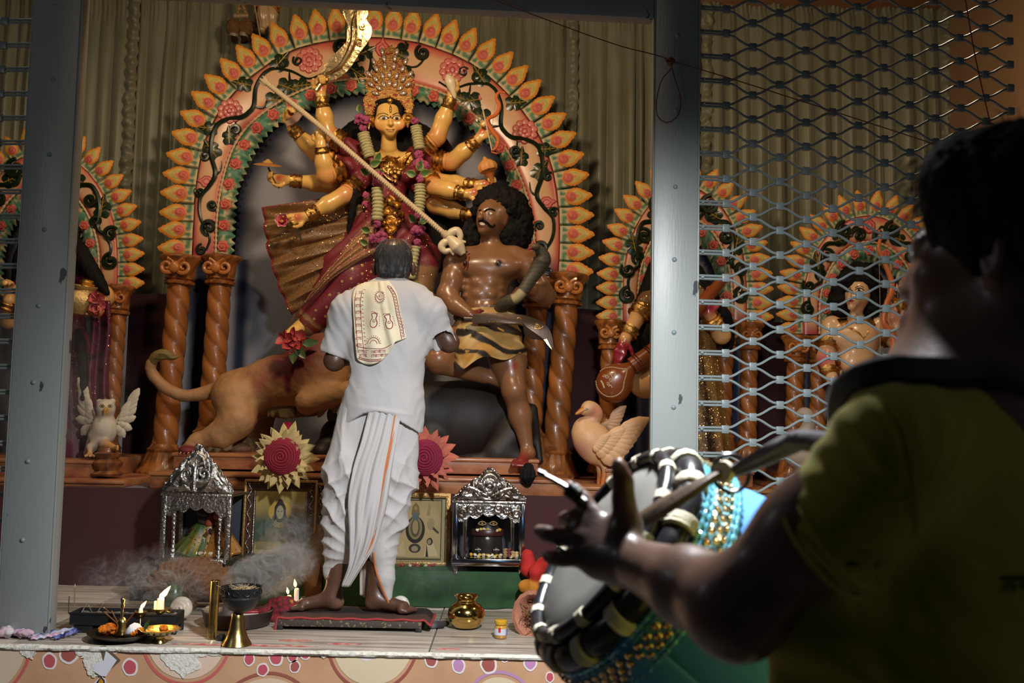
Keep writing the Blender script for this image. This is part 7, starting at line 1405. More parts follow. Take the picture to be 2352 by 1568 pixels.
g=G();g.grid(brf,90,6,(.16,.4,.5),closed=True);br=g.obj('brocade_band',broc,t,smooth='all')
rg=G()
for x,R_ in((.060,.0045),(.068,.003),(.102,.003),(.109,.0045)):aa=np.linspace(0,2*PI,300);g=G();g.tube(dp(x,aa,prof(np.full(300,x))+.009),R_,6,(.1,.4,.55),caps=False,wob=lambda t_,q:.3*np.sin(t_*2*PI*75));g.obj('trim_cord',mat('sequin_cord',(.12,.42,.56),.3,.5,glit=(240,.5,'#d8e8e8')),br)
dm=G();dm.lathe([(.012,0),(.013,.004),(.008,.006),(.006,.003),(.003,.006),(.0005,.006)],(0,0,0),12,(.5,.3,.1));dme=dm.mesh('gold_rosette',mat('gold_sequin',(.75,.5,.26),.22,1))
for k in range(64):
 for j in range(3):a0=(k+.5*j)*2*PI/64;n=E1*math.cos(a0)+E2*math.sin(a0);p=dp(.073+.012*j,np.array([a0]),np.array([prof(.1)+.008]))[0];link('gold_rosette',dme,br,p,Vector(n).to_track_quat('Z','Y').to_euler(),.5)
 # leather tab, ring and carrying strap
leath=mat('brown_leather',(.07,.045,.03),.45,bump=(70,.4,.003));rgp=W(1678,1086,1.42)
g=G();P=cat([W(1468,1196,1.47),W(1530,1160,1.43),W(1600,1118,1.41),W(1656,1084,1.415)],24);g.tube(P,[.018,.021,.018,.012],10,(.07,.045,.03),flat=1.,up=D,wob=lambda t_,q:-.55*np.abs(np.cos(q)));g.obj('leather_tab',leath,t)
g=G();g.tube([rgp+np.array([math.cos(q)*.026,.004*math.sin(q),math.sin(q)*.026])for q in np.linspace(0,2*PI,30)],.0032,7,(.02,.02,.02));g.obj('strap_ring',blk,t)
g=G();e=W(1658,1083,1.405);g.lathe([(.015,0),(.017,.006),(.015,.012)],e,14,(.5,.45,.3),rgp-e);g.obj('tab_eyelet',bandm,t)
t2=T('carrying_strap','dark grey cloth strap from the drum ring over the drummer shoulder','strap',W(1800,1030,1.2));grc=mat('grey_cloth',(.065,.062,.08),.9,bump=(120,.4,.003),sheen=.2)
rgp2=rgp
PT=cat([rgp2,W(1740,1058,1.34),W(1830,1012,1.22),W(1930,955,1.08),W(2010,905,1.00),W(2120,880,1.0),W(2230,880,1.02),W(2330,910,1.02),W(2440,1000,1.02),W(2520,1130,1.04)],70)
Q=[];
for i,p in enumerate(PT):
 if i>22:h_=sv2.find_nearest(Vector(p));nn_=np.array(h_[1]);p=np.array(h_[0])+nn_*.008
 Q.append(p)
Q=np.array(Q);Q[20:30]=resamp(np.vstack([Q[20:21],Q[25:26],Q[29:30]]),10)
g=G();g.tube(Q,interp([.010,.017,.020,.023,.024,.024,.024],70),18,(.065,.062,.08),up=(0,-.5,1)if False else None,wob=lambda t_,q:.16*np.sin(q*7+t_*6)-.50*np.abs(np.cos(q+.25)))
g.obj('strap_cloth',grc,t2,smooth='all')
# sticks
t3=T('drum_stick','thin cane drum stick with black binding held along the index finger','stick',W(1275,1100,1.33));g=G();g.tube(Ws([(1345,1152,1.312),(1300,1119,1.328),(1240,1086,1.345)]),[.0042,.0042,.0036],8,H('#6a5a40'),16);g.obj('cane',gloss,t3);g=G();g.tube(Ws([(1328,1140,1.312),(1305,1122,1.318)]),.0112,12,(.01,.01,.01));g.obj('black_binding',blk,t3);g=G();g.tube(Ws([(1252,1091,1.342),(1236,1084,1.346)]),[.0045,.0045],8,H('#3a2c30'));g.obj('stick_tip',gloss,t3)
t4=T('wooden_stick','square ended pale wooden stick under the drummer middle finger','stick',W(1300,1210,1.4));a_,b_=W(1312,1212,1.36),W(1390,1235,1.40);d=nrm(b_-a_);g=G();e1=nrm(np.cross(d,[0,1,0]));e2=np.cross(d,e1);g.box((a_+b_)/2,(.011*2,.011*2,np.linalg.norm(b_-a_)),rot=np.stack([e1,e2,d],1),col=H('#7a6a52'),bev=.002);g.obj('stick_body',gloss,t4)
# ================================================================== shrines, framed prints, flowers
silver=mat('beaten_silver',(.50,.49,.47),.26,1,bump=(75,.9,.008),var=((.20,.18,.16),14,.5,.7))
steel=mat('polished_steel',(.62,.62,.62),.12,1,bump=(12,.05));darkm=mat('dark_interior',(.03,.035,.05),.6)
def shrine(label,x0,x1,ytop,ysh,ybot,Y,rotz,style):
 a,b=W(x0,ybot,Y),W(x1,ybot,Y);w_=b[0]-a[0];c=np.array([(a[0]+b[0])/2,Y,ZL+(.03 if style else .0)]);zb=c[2];zs=W((x0+x1)/2,ysh,Y)[2]-zb;zt=W((x0+x1)/2,ytop,Y)[2]-zb;dp_=.24
 t=T('silver_shrine',label,'shrine',c);Rz=np.array(Matrix.Rotation(rotz,3,'Z'));L=lambda x,y,z:c+Rz@np.array([x,y,z]);h=w_/2;mt=steel if style else silver;orn=mat('etched_steel',(.42,.40,.37),.24,1,bump=(60,.8,.008),var=((.24,.2,.16),20,.5,.6))if style else silver
 def bx(nm,cx,cy,cz,sx,sy,sz,m_=None,bev=.004):g=G();g.box(L(cx,cy,cz),(sx,sy,sz),rot=Rz,bev=bev);return g.obj(nm,m_ or mt,t)
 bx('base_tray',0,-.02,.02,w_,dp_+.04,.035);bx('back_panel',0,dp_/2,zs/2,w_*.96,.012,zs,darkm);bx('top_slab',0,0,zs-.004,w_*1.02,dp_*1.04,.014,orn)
 for sx in(-1,1):
  bx('corner_post',sx*(h-.014),-dp_/2+.012,zs/2,.028,.022,zs-.02);bx('corner_post',sx*(h-.012),dp_/2-.012,zs/2,.022,.022,zs-.02)
  g=G();n=40;P=[L(sx*(h-.062),-dp_/2+.025,z)for z in np.linspace(.035,zs*.72,n)];g.tube(P,interp([.014,.010,.008,.009,.010,.013],n),10,(.5,.5,.5),wob=(lambda t_,q:.22*np.sin(q*2+t_*60))if not style else None);g.obj('colonnette',mt,t)
  g=G();g.box(L(sx*(h-.062),-dp_/2+.025,zs*.735),(.032,.03,.012),rot=Rz,bev=.003);g.obj('colonnette_cap',mt,t)
  if style:bx('foot',sx*(h-.02),-dp_/2,-.015,.022,.022,.05)
  # cusped arch front
 u=np.linspace(-1,1,41);lobes=zs*.80-.0+np.abs(np.sin(u*PI*2.5))*-.0;top=np.full(41,zs-.012);low=zs*(.70+.115*(1-np.abs(u)**1.6))-.018*np.abs(np.sin(u*PI*2.5+PI/2))
 P=[L(x*(h-.02),-dp_/2+.004,z)for x,z in zip(u,top)]+[L(x*(h-.02),-dp_/2+.004,z)for x,z in zip(u[::-1],low[::-1])]
 g=G();V=np.array(P);V2=V+Rz@np.array([0,.012,0]);n=41;F=[(i,i+1,2*n-2-i,2*n-1-i)for i in range(n-1)];g.add(np.vstack([V,V2]),F+[tuple(k+2*n for k in f)[::-1]for f in F]+[(i,(i+1)%(2*n),(i+1)%(2*n)+2*n,i+2*n)for i in range(2*n)]);g.obj('arch_front',orn,t)
 for k in range(-3,4):
  if k and style:g=G();q=L(k/3*(h-.045),-dp_/2-.0,zs*(.90-.05*(abs(k)==3)-.01*abs(k)));g.lathe([(.024,0),(.024,.004),(.017,.008),(.010,.005),(.004,.010),(.001,.010)],q,18,(.5,.5,.5),Rz@np.array([0,-1.,0]),wob=lambda i,q_:.1*np.sin(q_*8));g.obj('rosette',orn,t)
  # crest
 m_=60;uu=np.linspace(-1,1,m_);hh=(zt-zs)*np.clip((1-np.abs(uu)**1.35)*.86+.14*np.exp(-(uu/.16)**2)+.10,0,1.1);hh=hh+(.016 if not style else .008)*np.abs(np.sin(uu*PI*(7 if not style else 3.5)))-.01;hh=np.maximum(hh,.012)
 def crest(a_,b_):x=-1+2*a_;z=np.interp(x,uu,hh)*b_;n_=noise3(np.stack([x*6,b_*5,a_*0],1),3,2);bulge=.022*np.sin(np.clip(b_,0,1)*PI)**.5*(1-np.abs(x)**4)+.009*np.sin(np.hypot(x*1.2,z/(zt-zs)-.55)*26)*(np.hypot(x,(z/(zt-zs)-.55)*.8)<.5)+.008*n_;q=np.stack([x*h,-dp_/2+.012-bulge,zs+.004+z],1);return c+q@Rz.T
 g=G();g.grid(crest,90,26);o=g.obj('crest',orn,t,smooth='all');o.modifiers.new('s','SOLIDIFY').thickness=.008
 g=G();g.tube([crest(np.array([q]),np.array([1.]))[0]for q in np.linspace(0,1,110)],.006,7,wob=lambda t_,q:.35*np.sin(t_*2*PI*34));g.obj('beaded_edge',orn,t)
 if not style:
  for sx in(-1,1):g=G();sp=spiral((sx*h*.22,(zt-zs)*.45),.055,PI/2,1.4,40,sx);g.tube([L(x,-dp_/2-.02,zs+z)for x,z in sp],[.010,.012,.008,.006],8);g.obj('scroll',orn,t)
  g=G();g.tube([L(0,-dp_/2-.03,zs+.02),L(0,-dp_/2-.03,zs+.10),L(.004,-dp_/2-.026,zs+.16)],[.01,.014,.004],8,m=12);g.obj('relief_stem',orn,t)
 else:
  g=G();[g.tube([L(sx*.008,-dp_/2-.02,zs+.03),L(sx*.05*k,-dp_/2-.022,zs+.05+.02*(3-k)),L(sx*.09*k*.8,-dp_/2-.014,zs+.04)],[.004,.010,.003],7,m=14)for sx in(-1,1)for k in(1,2)];g.obj('relief_leaf',orn,t)
 return t,L,zs,h,dp_
_,LA,zA,hA,dA=shrine('silver shrine with beaded crest, left of the framed prints, holding two dressed figures',384,548,1030,1130,1300,5.10,-.10,0)
_,LB,zB,hB,dB=shrine('polished steel shrine with rosettes, right of the man in white, holding a dark domed idol',1038,1202,1078,1147,1312,5.08,.03,1)
gildc=mat('gilt_cloth',None,.5,glit=(120,.2,'#e8c070'),bump=(60,.4))
def doll(label,L,x,z0,s_,robe,head,lean):
 t=T('dressed_figure',label,'figure',L(x,.02,z0));g=G()
 g.lathe([(.07*s_,0),(.075*s_,.01),(.05*s_,.06*s_),(.034*s_,.10*s_),(.02*s_,.115*s_)],L(x,.01,z0),30,lambda V:mix(np.broadcast_to(H(robe),(len(V),3)),H('#b08a3a'),sstep(.1,.5,noise3(V*60,3))[:,None]),(lean,-.1,1),wob=lambda i,a:.12*np.sin(a*9)*(i<3));g.obj('robe',gildc,t)
 p=L(x+lean*.13*s_,-.005,z0+.13*s_);g=G();g.ell(p,(.021*s_,.02*s_,.027*s_),12,9,H(head));g.obj('head',enamel,t);g=G();g.lathe([(.022*s_,.0),(.027*s_,.012),(.02*s_,.035*s_),(.008*s_,.06*s_),(.001,.07*s_)],p+np.array([0,0,.012*s_]),14,H('#2c2018' if lean>.05 else '#8a3a22'),(lean,0,1));g.obj('headdress',carv,t)
 for q in(-1,1):g=G();g.tube([p+np.array([q*.016,0,-.03*s_]),p+np.array([q*.05*s_,-.02,-.055*s_]),p+np.array([q*.035*s_,-.045,-.035*s_])],[.011*s_,.009*s_,.006*s_],7,H(head),12);g.obj('arm',enamel,t)
doll('small dark figure in green robe at the left inside the beaded silver shrine',LA,-.045,.04,1.35,'#2c4a1c','#2a211c',.22);doll('small pale figure in gold robe at the front inside the beaded silver shrine',LA,.03,.04,1.0,'#9a7440','#a88a78',.0);doll('small figure with wide golden skirt at the right inside the beaded silver shrine',LA,.095,.04,1.25,'#8a5a20','#6a4630',-.1)
def blossoms(label,cols,pts,r,name='blossom_heap',n=1):
 t=T(name,label,'flowers',np.mean(pts,0));
 for k,p in enumerate(pts):
  g=G();rn=random.Random(k);cl=H(cols[k%len(cols)])
  for j in range(6):d=nrm([rn.uniform(-1,1),rn.uniform(-1,1),rn.uniform(.0,1)]);g.ell(np.array(p)+d*r*.55,r*.55,7,5,cl*rn.uniform(.8,1.1),lump=.25,seed=j)
  g.ell(p,r*.6,7,5,cl*.8);g.obj('blossom',mat('blossom',None,.7),t)
blossoms('white and yellow blossoms at the feet of the figures in the beaded silver shrine',['#d8d0b8','#c8b89a','#c89a28','#d8d0b8','#b8a488'],[LA(-.09+k*.026,-.07+.012*(k%2),.05)for k in range(9)],.013)
blossoms('white and yellow blossom garland round the dark domed idol in the steel shrine',['#c89a28','#d8d0b8','#c8a838','#d0c6a8'],[LB(-.085+k*.021,-.075+.006*math.cos(k),.045)for k in range(9)]+[LB(-.055+k*.0157,-.068,.165+.004*math.sin(k))for k in range(8)]+[LB(-.005,-.075,.125)],.0105)
blossoms('dry cream blossoms scattered on the front tray of the steel shrine',['#c8b88a','#a8906a','#d0c8a8'],[LB(-.05+k*.027,-.135+.01*(k%3),.045)for k in range(8)],.0095);blossoms('faded garland heap hanging on the right tray corner of the steel shrine',['#8a7448','#6a2a2a','#a08a5c','#b8a070'],[LB(.085+.018*(k%4),-.13+.012*(k//4),.05+.012*(k//4))for k in range(10)],.012)
t=T('domed_idol','dark domed stone idol with painted eyes inside the steel shrine','idol',LB(-.005,0,.04));stn=mat('black_stone',(.018,.014,.012),.35,bump=(60,.2));g=G()
g.lathe([(.075,0),(.078,.01),(.074,.09),(.066,.125),(.05,.16),(.028,.185),(.012,.2),(.008,.215),(.004,.25),(.001,.262)],LB(-.005,-.005,.04),30,(.02,.02,.02));g.obj('dome',stn,t)
for q in(-1,1):
 g=G();p=LB(-.005+q*.028,-.072,.20);e=[p+np.array([x,-.0,z])for x,z in almond(0,0,.020,-.011,9)];e=[x+np.array([0,.018*abs(x[0]-p[0])/.02*.3,0])for x in e];g.tube(e+[e[0]],.0022,5,H('#a08858'));g.ell(p,(.006,.003,.006),8,5,H('#8a6a30'));g.obj('painted_eye',enamel,t)
 for z in(.052,):g=G();p=LB(-.005+q*.045,-.085,z+.02);g.ell(p,(.022,.012,.016),10,7,H('#14100e'));[g.ell(p+np.array([-.012+k*.008,-.011,.003]),.003,6,4,H('#c8c0b0'))for k in range(4)];g.obj('jewelled_foot',enamel,t)
g=G();g.lathe([(.082,.1),(.084,.105),(.08,.125),(.077,.13)],LB(-.005,-.005,.04),30,H('#3a1a16'));g.obj('cloth_band',enamel,t)
# ---- framed prints
giltf=mat('gilt_frame',(.34,.20,.07),.4,.7,bump=(110,.6,.005))
def framed(label,x0,y0,x1,y1,Y,bw,mount,inner,draw,lean=.06):
 a,b=W(x0,y0,Y),W(x1,y1,Y);c=np.array([(a[0]+b[0])/2,Y,ZL]);w_=b[0]-a[0];h_=a[2]-ZL-.004;t=T('framed_print',label,'picture',c);Q=lambda x,y,d=0.:np.array([c[0]+x*w_/2,Y-d+lean*(y*.5+.5)*h_*.6,ZL+.004+(y*.5+.5)*h_])
 for(p,q)in(((-1,-1),(1,-1)),((-1,1),(1,1)),((-1,-1),(-1,1)),((1,-1),(1,1))):g=G();A_,B_=Q(*p),Q(*q);d=nrm(B_-A_);e1=nrm(np.cross(d,[0,1,0]));e2=np.cross(d,e1);g.box((A_+B_)/2,(bw,.022,np.linalg.norm(B_-A_)+bw),rot=np.stack([e1,e2,d],1),bev=.003);g.obj('frame_bar',giltf,t)
 g=G();g.add([Q(-1,-1,-.004),Q(1,-1,-.004),Q(1,1,-.004),Q(-1,1,-.004),Q(-1,-1,-.012),Q(1,-1,-.012),Q(1,1,-.012),Q(-1,1,-.012)],[(0,1,2,3),(7,6,5,4),(0,4,5,1),(1,5,6,2),(2,6,7,3),(3,7,4,0)],mount);g.obj('mount',enamel,t)
 ix0,iy0,ix1,iy1=inner;bg=G();draw(t,Q,inner);return t,Q
prm=mat('print_paper',None,.35,coat=.3)
def poly(g,Q,pts,col,d,s_=(0,0,1,1)):P=np.array([Q(s_[0]+x*s_[2],s_[1]+y*s_[3],d)for x,y in pts]);c=P.mean(0);n=len(P);g.add(np.vstack([P,[c]]),[(i,(i+1)%n,n)for i in range(n)],col)
def ov(cx,cy,rx,ry,n=20):return[(cx+rx*math.cos(a),cy+ry*math.sin(a))for a in np.linspace(0,2*PI,n,endpoint=False)]
def rectf(t,Q,r,cfn,nm,d):g=G();g.grid(lambda u,v:np.array([Q(r[0]+(r[2]-r[0])*a,r[1]+(r[3]-r[1])*b,d)for a,b in zip(u,v)]),16,20,cfn);g.obj(nm,prm,t,fix=False)
def draw_a(t,Q,r):
 rectf(t,Q,r,lambda u,v,X:mix(mix(np.broadcast_to(H('#3c4a40'),(len(u),3)),H('#8a7a48'),sstep(.45,.8,v)[:,None]),H('#9a8a60'),sstep(.22,.1,v)[:,None]),'print',.001);g=G();s_=(0,(r[1]+r[3])/2,(r[2]-r[0])/2,(r[3]-r[1])/2)
 for pts,c,d in((ov(-.02,.35,.46,.34,28),'#a8883a',.002),([(-.95,-.3),(-.55,.1),(-.3,.05),(-.5,-.55)],'#41584e',.0022),([(-.3,.2),(-.35,-.1),(-.8,-.55),(-.75,-.68),(.75,-.68),(.8,-.55),(.4,-.1),(.3,.2),(.12,.28),(-.12,.28)],'#565a44',.003),(ov(0,.02,.2,.2),'#6a6848',.0036),([(-.22,.5),(-.24,.1),(-.12,.0),(.14,.0),(.26,.1),(.22,.5),(.1,.68),(-.1,.68)],'#1c2420',.0042),(ov(0,.33,.15,.22),'#8a8468',.005),(ov(0,.66,.10,.1),'#2a241c',.0054),([(-.85,-.62),(.85,-.62),(.9,-.85),(-.9,-.85)],'#7a7450',.006),(ov(-.62,-.2,.05,.3),'#33423c',.0032),(ov(.62,.45,.1,.14),'#7a6a40',.0032)):poly(g,Q,pts,H(c),d,s_)
 for cx in(-.06,.06):poly(g,Q,ov(cx,.36,.03,.014,8),H('#1a1410'),.0062,s_)
 for k in range(3):P=[Q(s_[0]+x*s_[2],s_[1]+y*s_[3],.0064)for x,y in[(.16*math.cos(a)*(1+.25*k),.08-.06*k+.10*math.sin(a))for a in np.linspace(PI,2*PI,12)]];g.tube(P,.0012,4,H('#b8a878'))
 g.obj('printed_figure',prm,t,fix=False)
 bd=G();bd.ell((0,0,0),.0055,8,6);bme=bd.mesh('gold_stud',gold);yy=np.linspace(-.92,.92,13);n_=0
 for s2 in(-1,1):
  for y in yy:link('gold_stud',bme,t,Q(s2*.87,y,.003))
  g=G();g.tube([Q(s2*(.82 if k%2 else .93),-.95+k*.19,.006)for k in range(11)],.0016,5,caps=True);g.obj('zigzag_cord',silver,t)
  g=G();P=resamp(np.array([Q(s2*(r[2]+.03),r[1]-.02,.005),Q(s2*(r[2]+.03),r[3]+.02,.005)]),60);g.tube(P,.003,6,wob=lambda t_,q:.4*np.sin(t_*2*PI*30));g.obj('bead_string',silver,t)
 for y in(-.93,.93):
  for x in np.linspace(-.62,.62,7):link('gold_stud',bme,t,Q(x,y,.003))
MT=H('#3a261c')
framed('gilt framed print of a seated haloed figure under the cream and red paper flower',564,1103,720,1298,5.16,.012,MT,(-.70,-.82,.70,.74),draw_a)
framed('gilt framed print just left of the legs of the man in white, partly hidden',728,1112,872,1298,5.18,.012,MT,(-.70,-.82,.70,.74),draw_a)
def draw_b(t,Q,r):
 rectf(t,Q,r,lambda u,v,X:mix(np.broadcast_to(H('#a08c62'),(len(u),3)),H('#8a744c'),sstep(-.2,.5,noise3(X*9,2))[:,None]),'print',.001);g=G();s_=(0,(r[1]+r[3])/2,(r[2]-r[0])/2,(r[3]-r[1])/2)
 for pts,c,d in((ov(-.1,-.02,.42,.47,30),'#28221c',.002),(ov(-.1,.04,.30,.40,28),'#7a6a44',.003),(ov(-.1,.05,.2,.32,26),'#4a4430',.0036),(ov(-.1,.08,.13,.25,22),'#8a7a54',.0042),(ov(-.1,.45,.15,.13),'#4a5a58',.005),([(-.28,.52),(-.24,.8),(-.1,.95),(.04,.8),(.08,.52)],'#6a5a34',.0046),(ov(-.1,.74,.07,.07),'#8a7440',.0055),(ov(-.1,-.66,.26,.16),'#3a342a',.003),(ov(-.1,-.68,.15,.1),'#8a7c60',.004),([(.3,-.95),(.42,-.5),(.56,-.38),(.72,-.5),(.95,-.95)],'#b0a078',.003),(ov(.55,-.42,.13,.13),'#2a241c',.0036),(ov(.53,-.43,.08,.09),'#8a7858',.0042),([(.42,-.5),(.38,-.95),(.5,-.95)],'#2a241c',.0044),([(-.9,-.95),(-.72,-.5),(-.6,-.45),(-.45,-.95)],'#a89670',.003),([(.38,.5),(.46,.9),(.56,.86),(.52,.5)],'#8a744c',.003),(ov(.58,.2,.16,.2),'#8a7a58',.003),([(.7,.1),(.95,-.1),(.9,-.14),(.66,.02)],'#3a342a',.004)):poly(g,Q,pts,H(c),d,s_)
 g.obj('printed_figure',prm,t,fix=False);P=[Q(x,y,.002)for x,y in((r[0]-.03,r[1]-.03),(r[2]+.03,r[1]-.03),(r[2]+.03,r[3]+.03),(r[0]-.03,r[3]+.03),(r[0]-.03,r[1]-.03))];g=G();g.tube(P,.003,5,H('#6a6248'));g.obj('inner_rule',prm,t)
framed('gilt framed cream print of a dark oval figure, right of the man in white',892,1136,1026,1303,5.15,.026,H('#8a8262'),(-.76,-.82,.76,.84),draw_b)
blossoms('small red blossoms lying along the bottom of the cream framed print',['#8a1c24','#a03038','#3a4a20','#b8b090'],[W(915+k*9,1302-4*abs(math.sin(k*1.9)),5.10)for k in range(10)],.011)
# ---- big paper flowers
def paper_flower(label,x,y,Y,rc,rp,c_core,c_pet,n,seed,tilt):
 t=T('paper_flower',label,'flower',W(x,y+rp*.75,Y));c=W(x,y,Y);rn=random.Random(seed)
 pmat=mat('paper_petal_'+c_pet[1:],None,.8,bump=(120,.3,.003,(1,1,.3)));pc=H(c_pet)
 for row,(k_,L,off)in enumerate(((n,rp,0),(n,rp*.86,.5),(n-4,rp*.7,.2))):
  for k in range(k_):
   a=(k+off)*2*PI/k_+rn.uniform(-.07,.07);l=M(L,Y)*rn.uniform(.88,1.1);pm=petal_mesh('petal',pmat,l,l*.40,-.10,.72,lambda u,v,X:mix(np.broadcast_to(pc,(len(u),3)),pc*.7,(sstep(.55,.0,u)*.6)[:,None])*(1+.08*np.sin(v*16))[:,None],8,5,.008)
   Rm=Matrix.Rotation(PI/2,3,'X')@Matrix.Rotation(a,3,'Z')@Matrix.Rotation(-(.12+row*.22)+rn.uniform(-.12,.12),3,'Y')@Matrix.Rotation(rn.uniform(-.4,.4),3,'X');droop=-.012*(math.sin(a)<-.2)*1.;link('petal',pm,t,c+np.array([0,-.012*row,droop]),Rm.to_euler())
 R_=M(rc,Y);core=mat('wound_'+c_core[1:],c_core,.9,bump=(220,.6,.003));g=G();c=c+np.array([0,-.05,0]);g.ell(c,(R_,R_*.62,R_),24,14);g.obj('core',core,t)
 g=G();tt=np.linspace(.02,1,330);th=tt*9*2*PI;q=np.sin(tt*PI/2)*R_*.98;P=np.stack([c[0]+np.cos(th)*q,c[1]-R_*.62*np.cos(tt*PI/2)-.004,c[2]+np.sin(th)*q],1);g.tube(P,.0068,6,wob=lambda t_,a_:.22*np.sin(t_*170+a_));g.obj('wound_cord',core,t)
paper_flower('paper flower with dark red wound centre and cream petals on the left framed print',655,1047,5.02,41,76,'#7a1022','#b8a068',18,1,0);paper_flower('paper flower with magenta centre and salmon petals beside the man in white',978,1050,5.04,40,72,'#7c1634','#b4604c',16,2,0)
t=T('rose_bud','small pink red bud on a thin stem above the cream paper flower','flower',W(660,1010,5.1));g=G();g.lathe([(.003,0),(.012,.012),(.016,.03),(.02,.042),(.024,.05),(.017,.047),(.005,.04)],W(660,992,5.1),16,H('#a02038'),wob=lambda i,a:.14*np.sin(a*5+i));g.obj('bud',gloss,t);g=G();g.tube(Ws([(660,992,5.1),(657,1008,5.06),(656,1032,4.99)]),.002,5,H('#3a2a1a'),8);g.obj('stem',gloss,t)
t=T('black_tassel','black hair tassel hanging over the platform edge by the warrior foot','tassel',W(1214,1112,5.42));g=G();g.tube(Ws([(1216,1066,5.44),(1213,1078,5.43),(1212,1095,5.43),(1214,1112,5.43)]),[.02,.038,.042,.014],36,(.01,.01,.01),26,wob=lambda t_,a:.10*np.sin(a*9));g.obj('tassel_hair',blackhair,t)
# ---- hung at the top left: a pair of shaggy brown puppet legs and pale legs in spotted shorts
t=T('hanging_doll','brown doll legs with twisted cords and shaggy cuffs hanging before the curtain at the top','doll',W(552,80,6.6));Yd=6.62;brn=mat('shaggy_brown',(.16,.075,.025),.95,bump=(160,1.,.01))
for x0,x1 in((549,540),(558,563)):
 g=G();g.tube(Ws([(x0,-30,Yd),(x0,10,Yd),(x1+4,38,Yd)]),.014,10,H('#8a6a3c'),40,wob=lambda t_,a:.3*np.sin(a*2+t_*40));g.obj('cord_leg',enamel,t)
 s=SDF(.008,(.16,.075,.025));s.ell(W(x1-2 if x1<550 else x1+3,63,Yd),(.055,.05,.06));s.build(smooth=0,disp=lambda V:.012*noise3(V*75,3,2));s.obj('shaggy_cuff',brn,t);g=G();g.tube(Ws([(x1-2,76,Yd),(x1-4,85,Yd)]),[.032,.03],12,H('#8a7a60'));g.obj('ankle_band',enamel,t);g=G();g.tube(Ws([(x1-2,86,Yd),(x1-1,94,Yd-.02),(x1-(-4 if x1<550 else 8),98,Yd-.05)]),[.022,.024,.008],10,H('#2c140c'));g.obj('shoe',enamel,t)
g=G();g.tube(Ws([(538,37,Yd),(572,36,Yd)]),.02,10,H('#8a7450'));g.obj('waist_band',enamel,t)
t=T('pale_legged_doll','pale doll legs in spotted orange shorts hanging above the arch at the top','doll',W(615,60,6.58));Yd=6.58;s=SDF(.007,H('#b89870'))
for x in(603,625):s.cone(W(x-1,12,Yd),W(x+1,34,Yd),.036,.034,.02);s.cone(W(x+1,34,Yd),W(x+2,58,Yd),.034,.024,.02);s.cone(W(x+2,58,Yd),W(x+2,68,Yd),.024,.02,.02);s.ell(W(x+1,71,Yd-.03),(.026,.05,.018),k=.02)
s.cone(W(640,-10,Yd),W(646,8,Yd-.02),.018,.02,.01);s.cone(W(646,8,Yd-.02),W(640,14,Yd-.03),.016,.010,.01);s.cone(W(614,-60,Yd),W(614,-12,Yd),.05,.06,.03);s.obj('body',skinp,t)
def shorts(u,v):a=u*2*PI;c=W(613,0,Yd);r=.088+.006*np.sin(a*5);return c+np.stack([np.cos(a)*r,np.sin(a)*r*.6,-.07+.16*(1-v)-.014*np.cos(2*a)*v],1)
g=G();g.grid(shorts,40,12,lambda u,v,X:mix(np.broadcast_to(H('#b8721c'),(len(u),3)),H('#2a1a0c'),((np.sin(u*2*PI*7)*np.sin(v*11+1)>.55)*1.)[:,None]),closed=True);g.obj('spotted_shorts',enamel,t,smooth='all')
one('thin_rod','thin pale rod slanting in front of the pale doll legs','rod',G().tube(Ws([(580,-10,6.5),(588,30,6.5),(598,86,6.5)]),.005,6,H('#a08060')),enamel)
# ================================================================== things on the stage floor
brassw=mat('worn_brass',(.58,.44,.16),.26,1,bump=(40,.25,.004),var=((.30,.20,.06),16,.52,.7));iron=mat('dark_iron',(.035,.036,.04),.36,.6,bump=(60,.4,.004));wax=mat('wax',(.72,.66,.58),.5,sub=.2);flame_m=mat('flame',(1,.6,.2),.5,emit=('#ffb45a',14.));white_sh=mat('white_shell',None,.35,bump=(40,.1))
Zp=lambda x,y:WZ(x,y,0.002)
def flame(par,base,h,dx=0.,name='flame'):
 b=np.array(base);P=cat([b,b+np.array([dx*.25,0,h*.35]),b+np.array([dx,0,h])],12);g=G();g.tube(P,h*np.array([.06,.14,.19,.21,.19,.15,.11,.07,.01]),10,(1,.6,.2));o=g.obj(name,flame_m,par);l=bpy.data.lights.new('flame_light','POINT');l.energy=.3*h/.05;l.color=(1,.6,.25);l.shadow_soft_size=.012;lo=bpy.data.objects.new('flame_light',l);COLL.objects.link(lo);lo.location=b+np.array([dx,-.03,h*.9]);return o
def L0(name,label,cat_,x,y,group=None):c=Zp(x,y);return T(name,label,cat_,c,group),c
# brass tube, burner
t,c=L0('brass_tube','upright plain brass tube on the stage edge beside the black burner bowl','tube',487,1466);hh=W(487,1333,c[1])[2];r=M(10.5,c[1]);g=G();g.lathe([(r,0),(r*1.02,.003),(r,.006),(r,hh-.004),(r*1.03,hh-.002),(r*.9,hh),(r*.86,hh-.02),(.001,hh-.025)],c,26,axis=(.02,0,1));g.obj('tube_body',brassw,t)
t,c=L0('incense_burner','black embossed burner bowl on a flared brass foot, smoking','burner',543,1479);k=M(1,c[1]);h1=W(543,1408,c[1])[2];h2=W(543,1347,c[1])[2]
g=G();g.lathe([(34*k,0),(33*k,.004),(25*k,h1*.22),(18*k,h1*.5),(14*k,h1*.85),(12.5*k,h1),(10*k,h1+.004)],c,36);g.obj('brass_foot',brassw,t)
def bw(i,a):return .02*np.abs(np.sin(a*10))*(1<i<5)+.016*np.sin(a*9)*np.sin(i*2.1)*(5<=i<8)
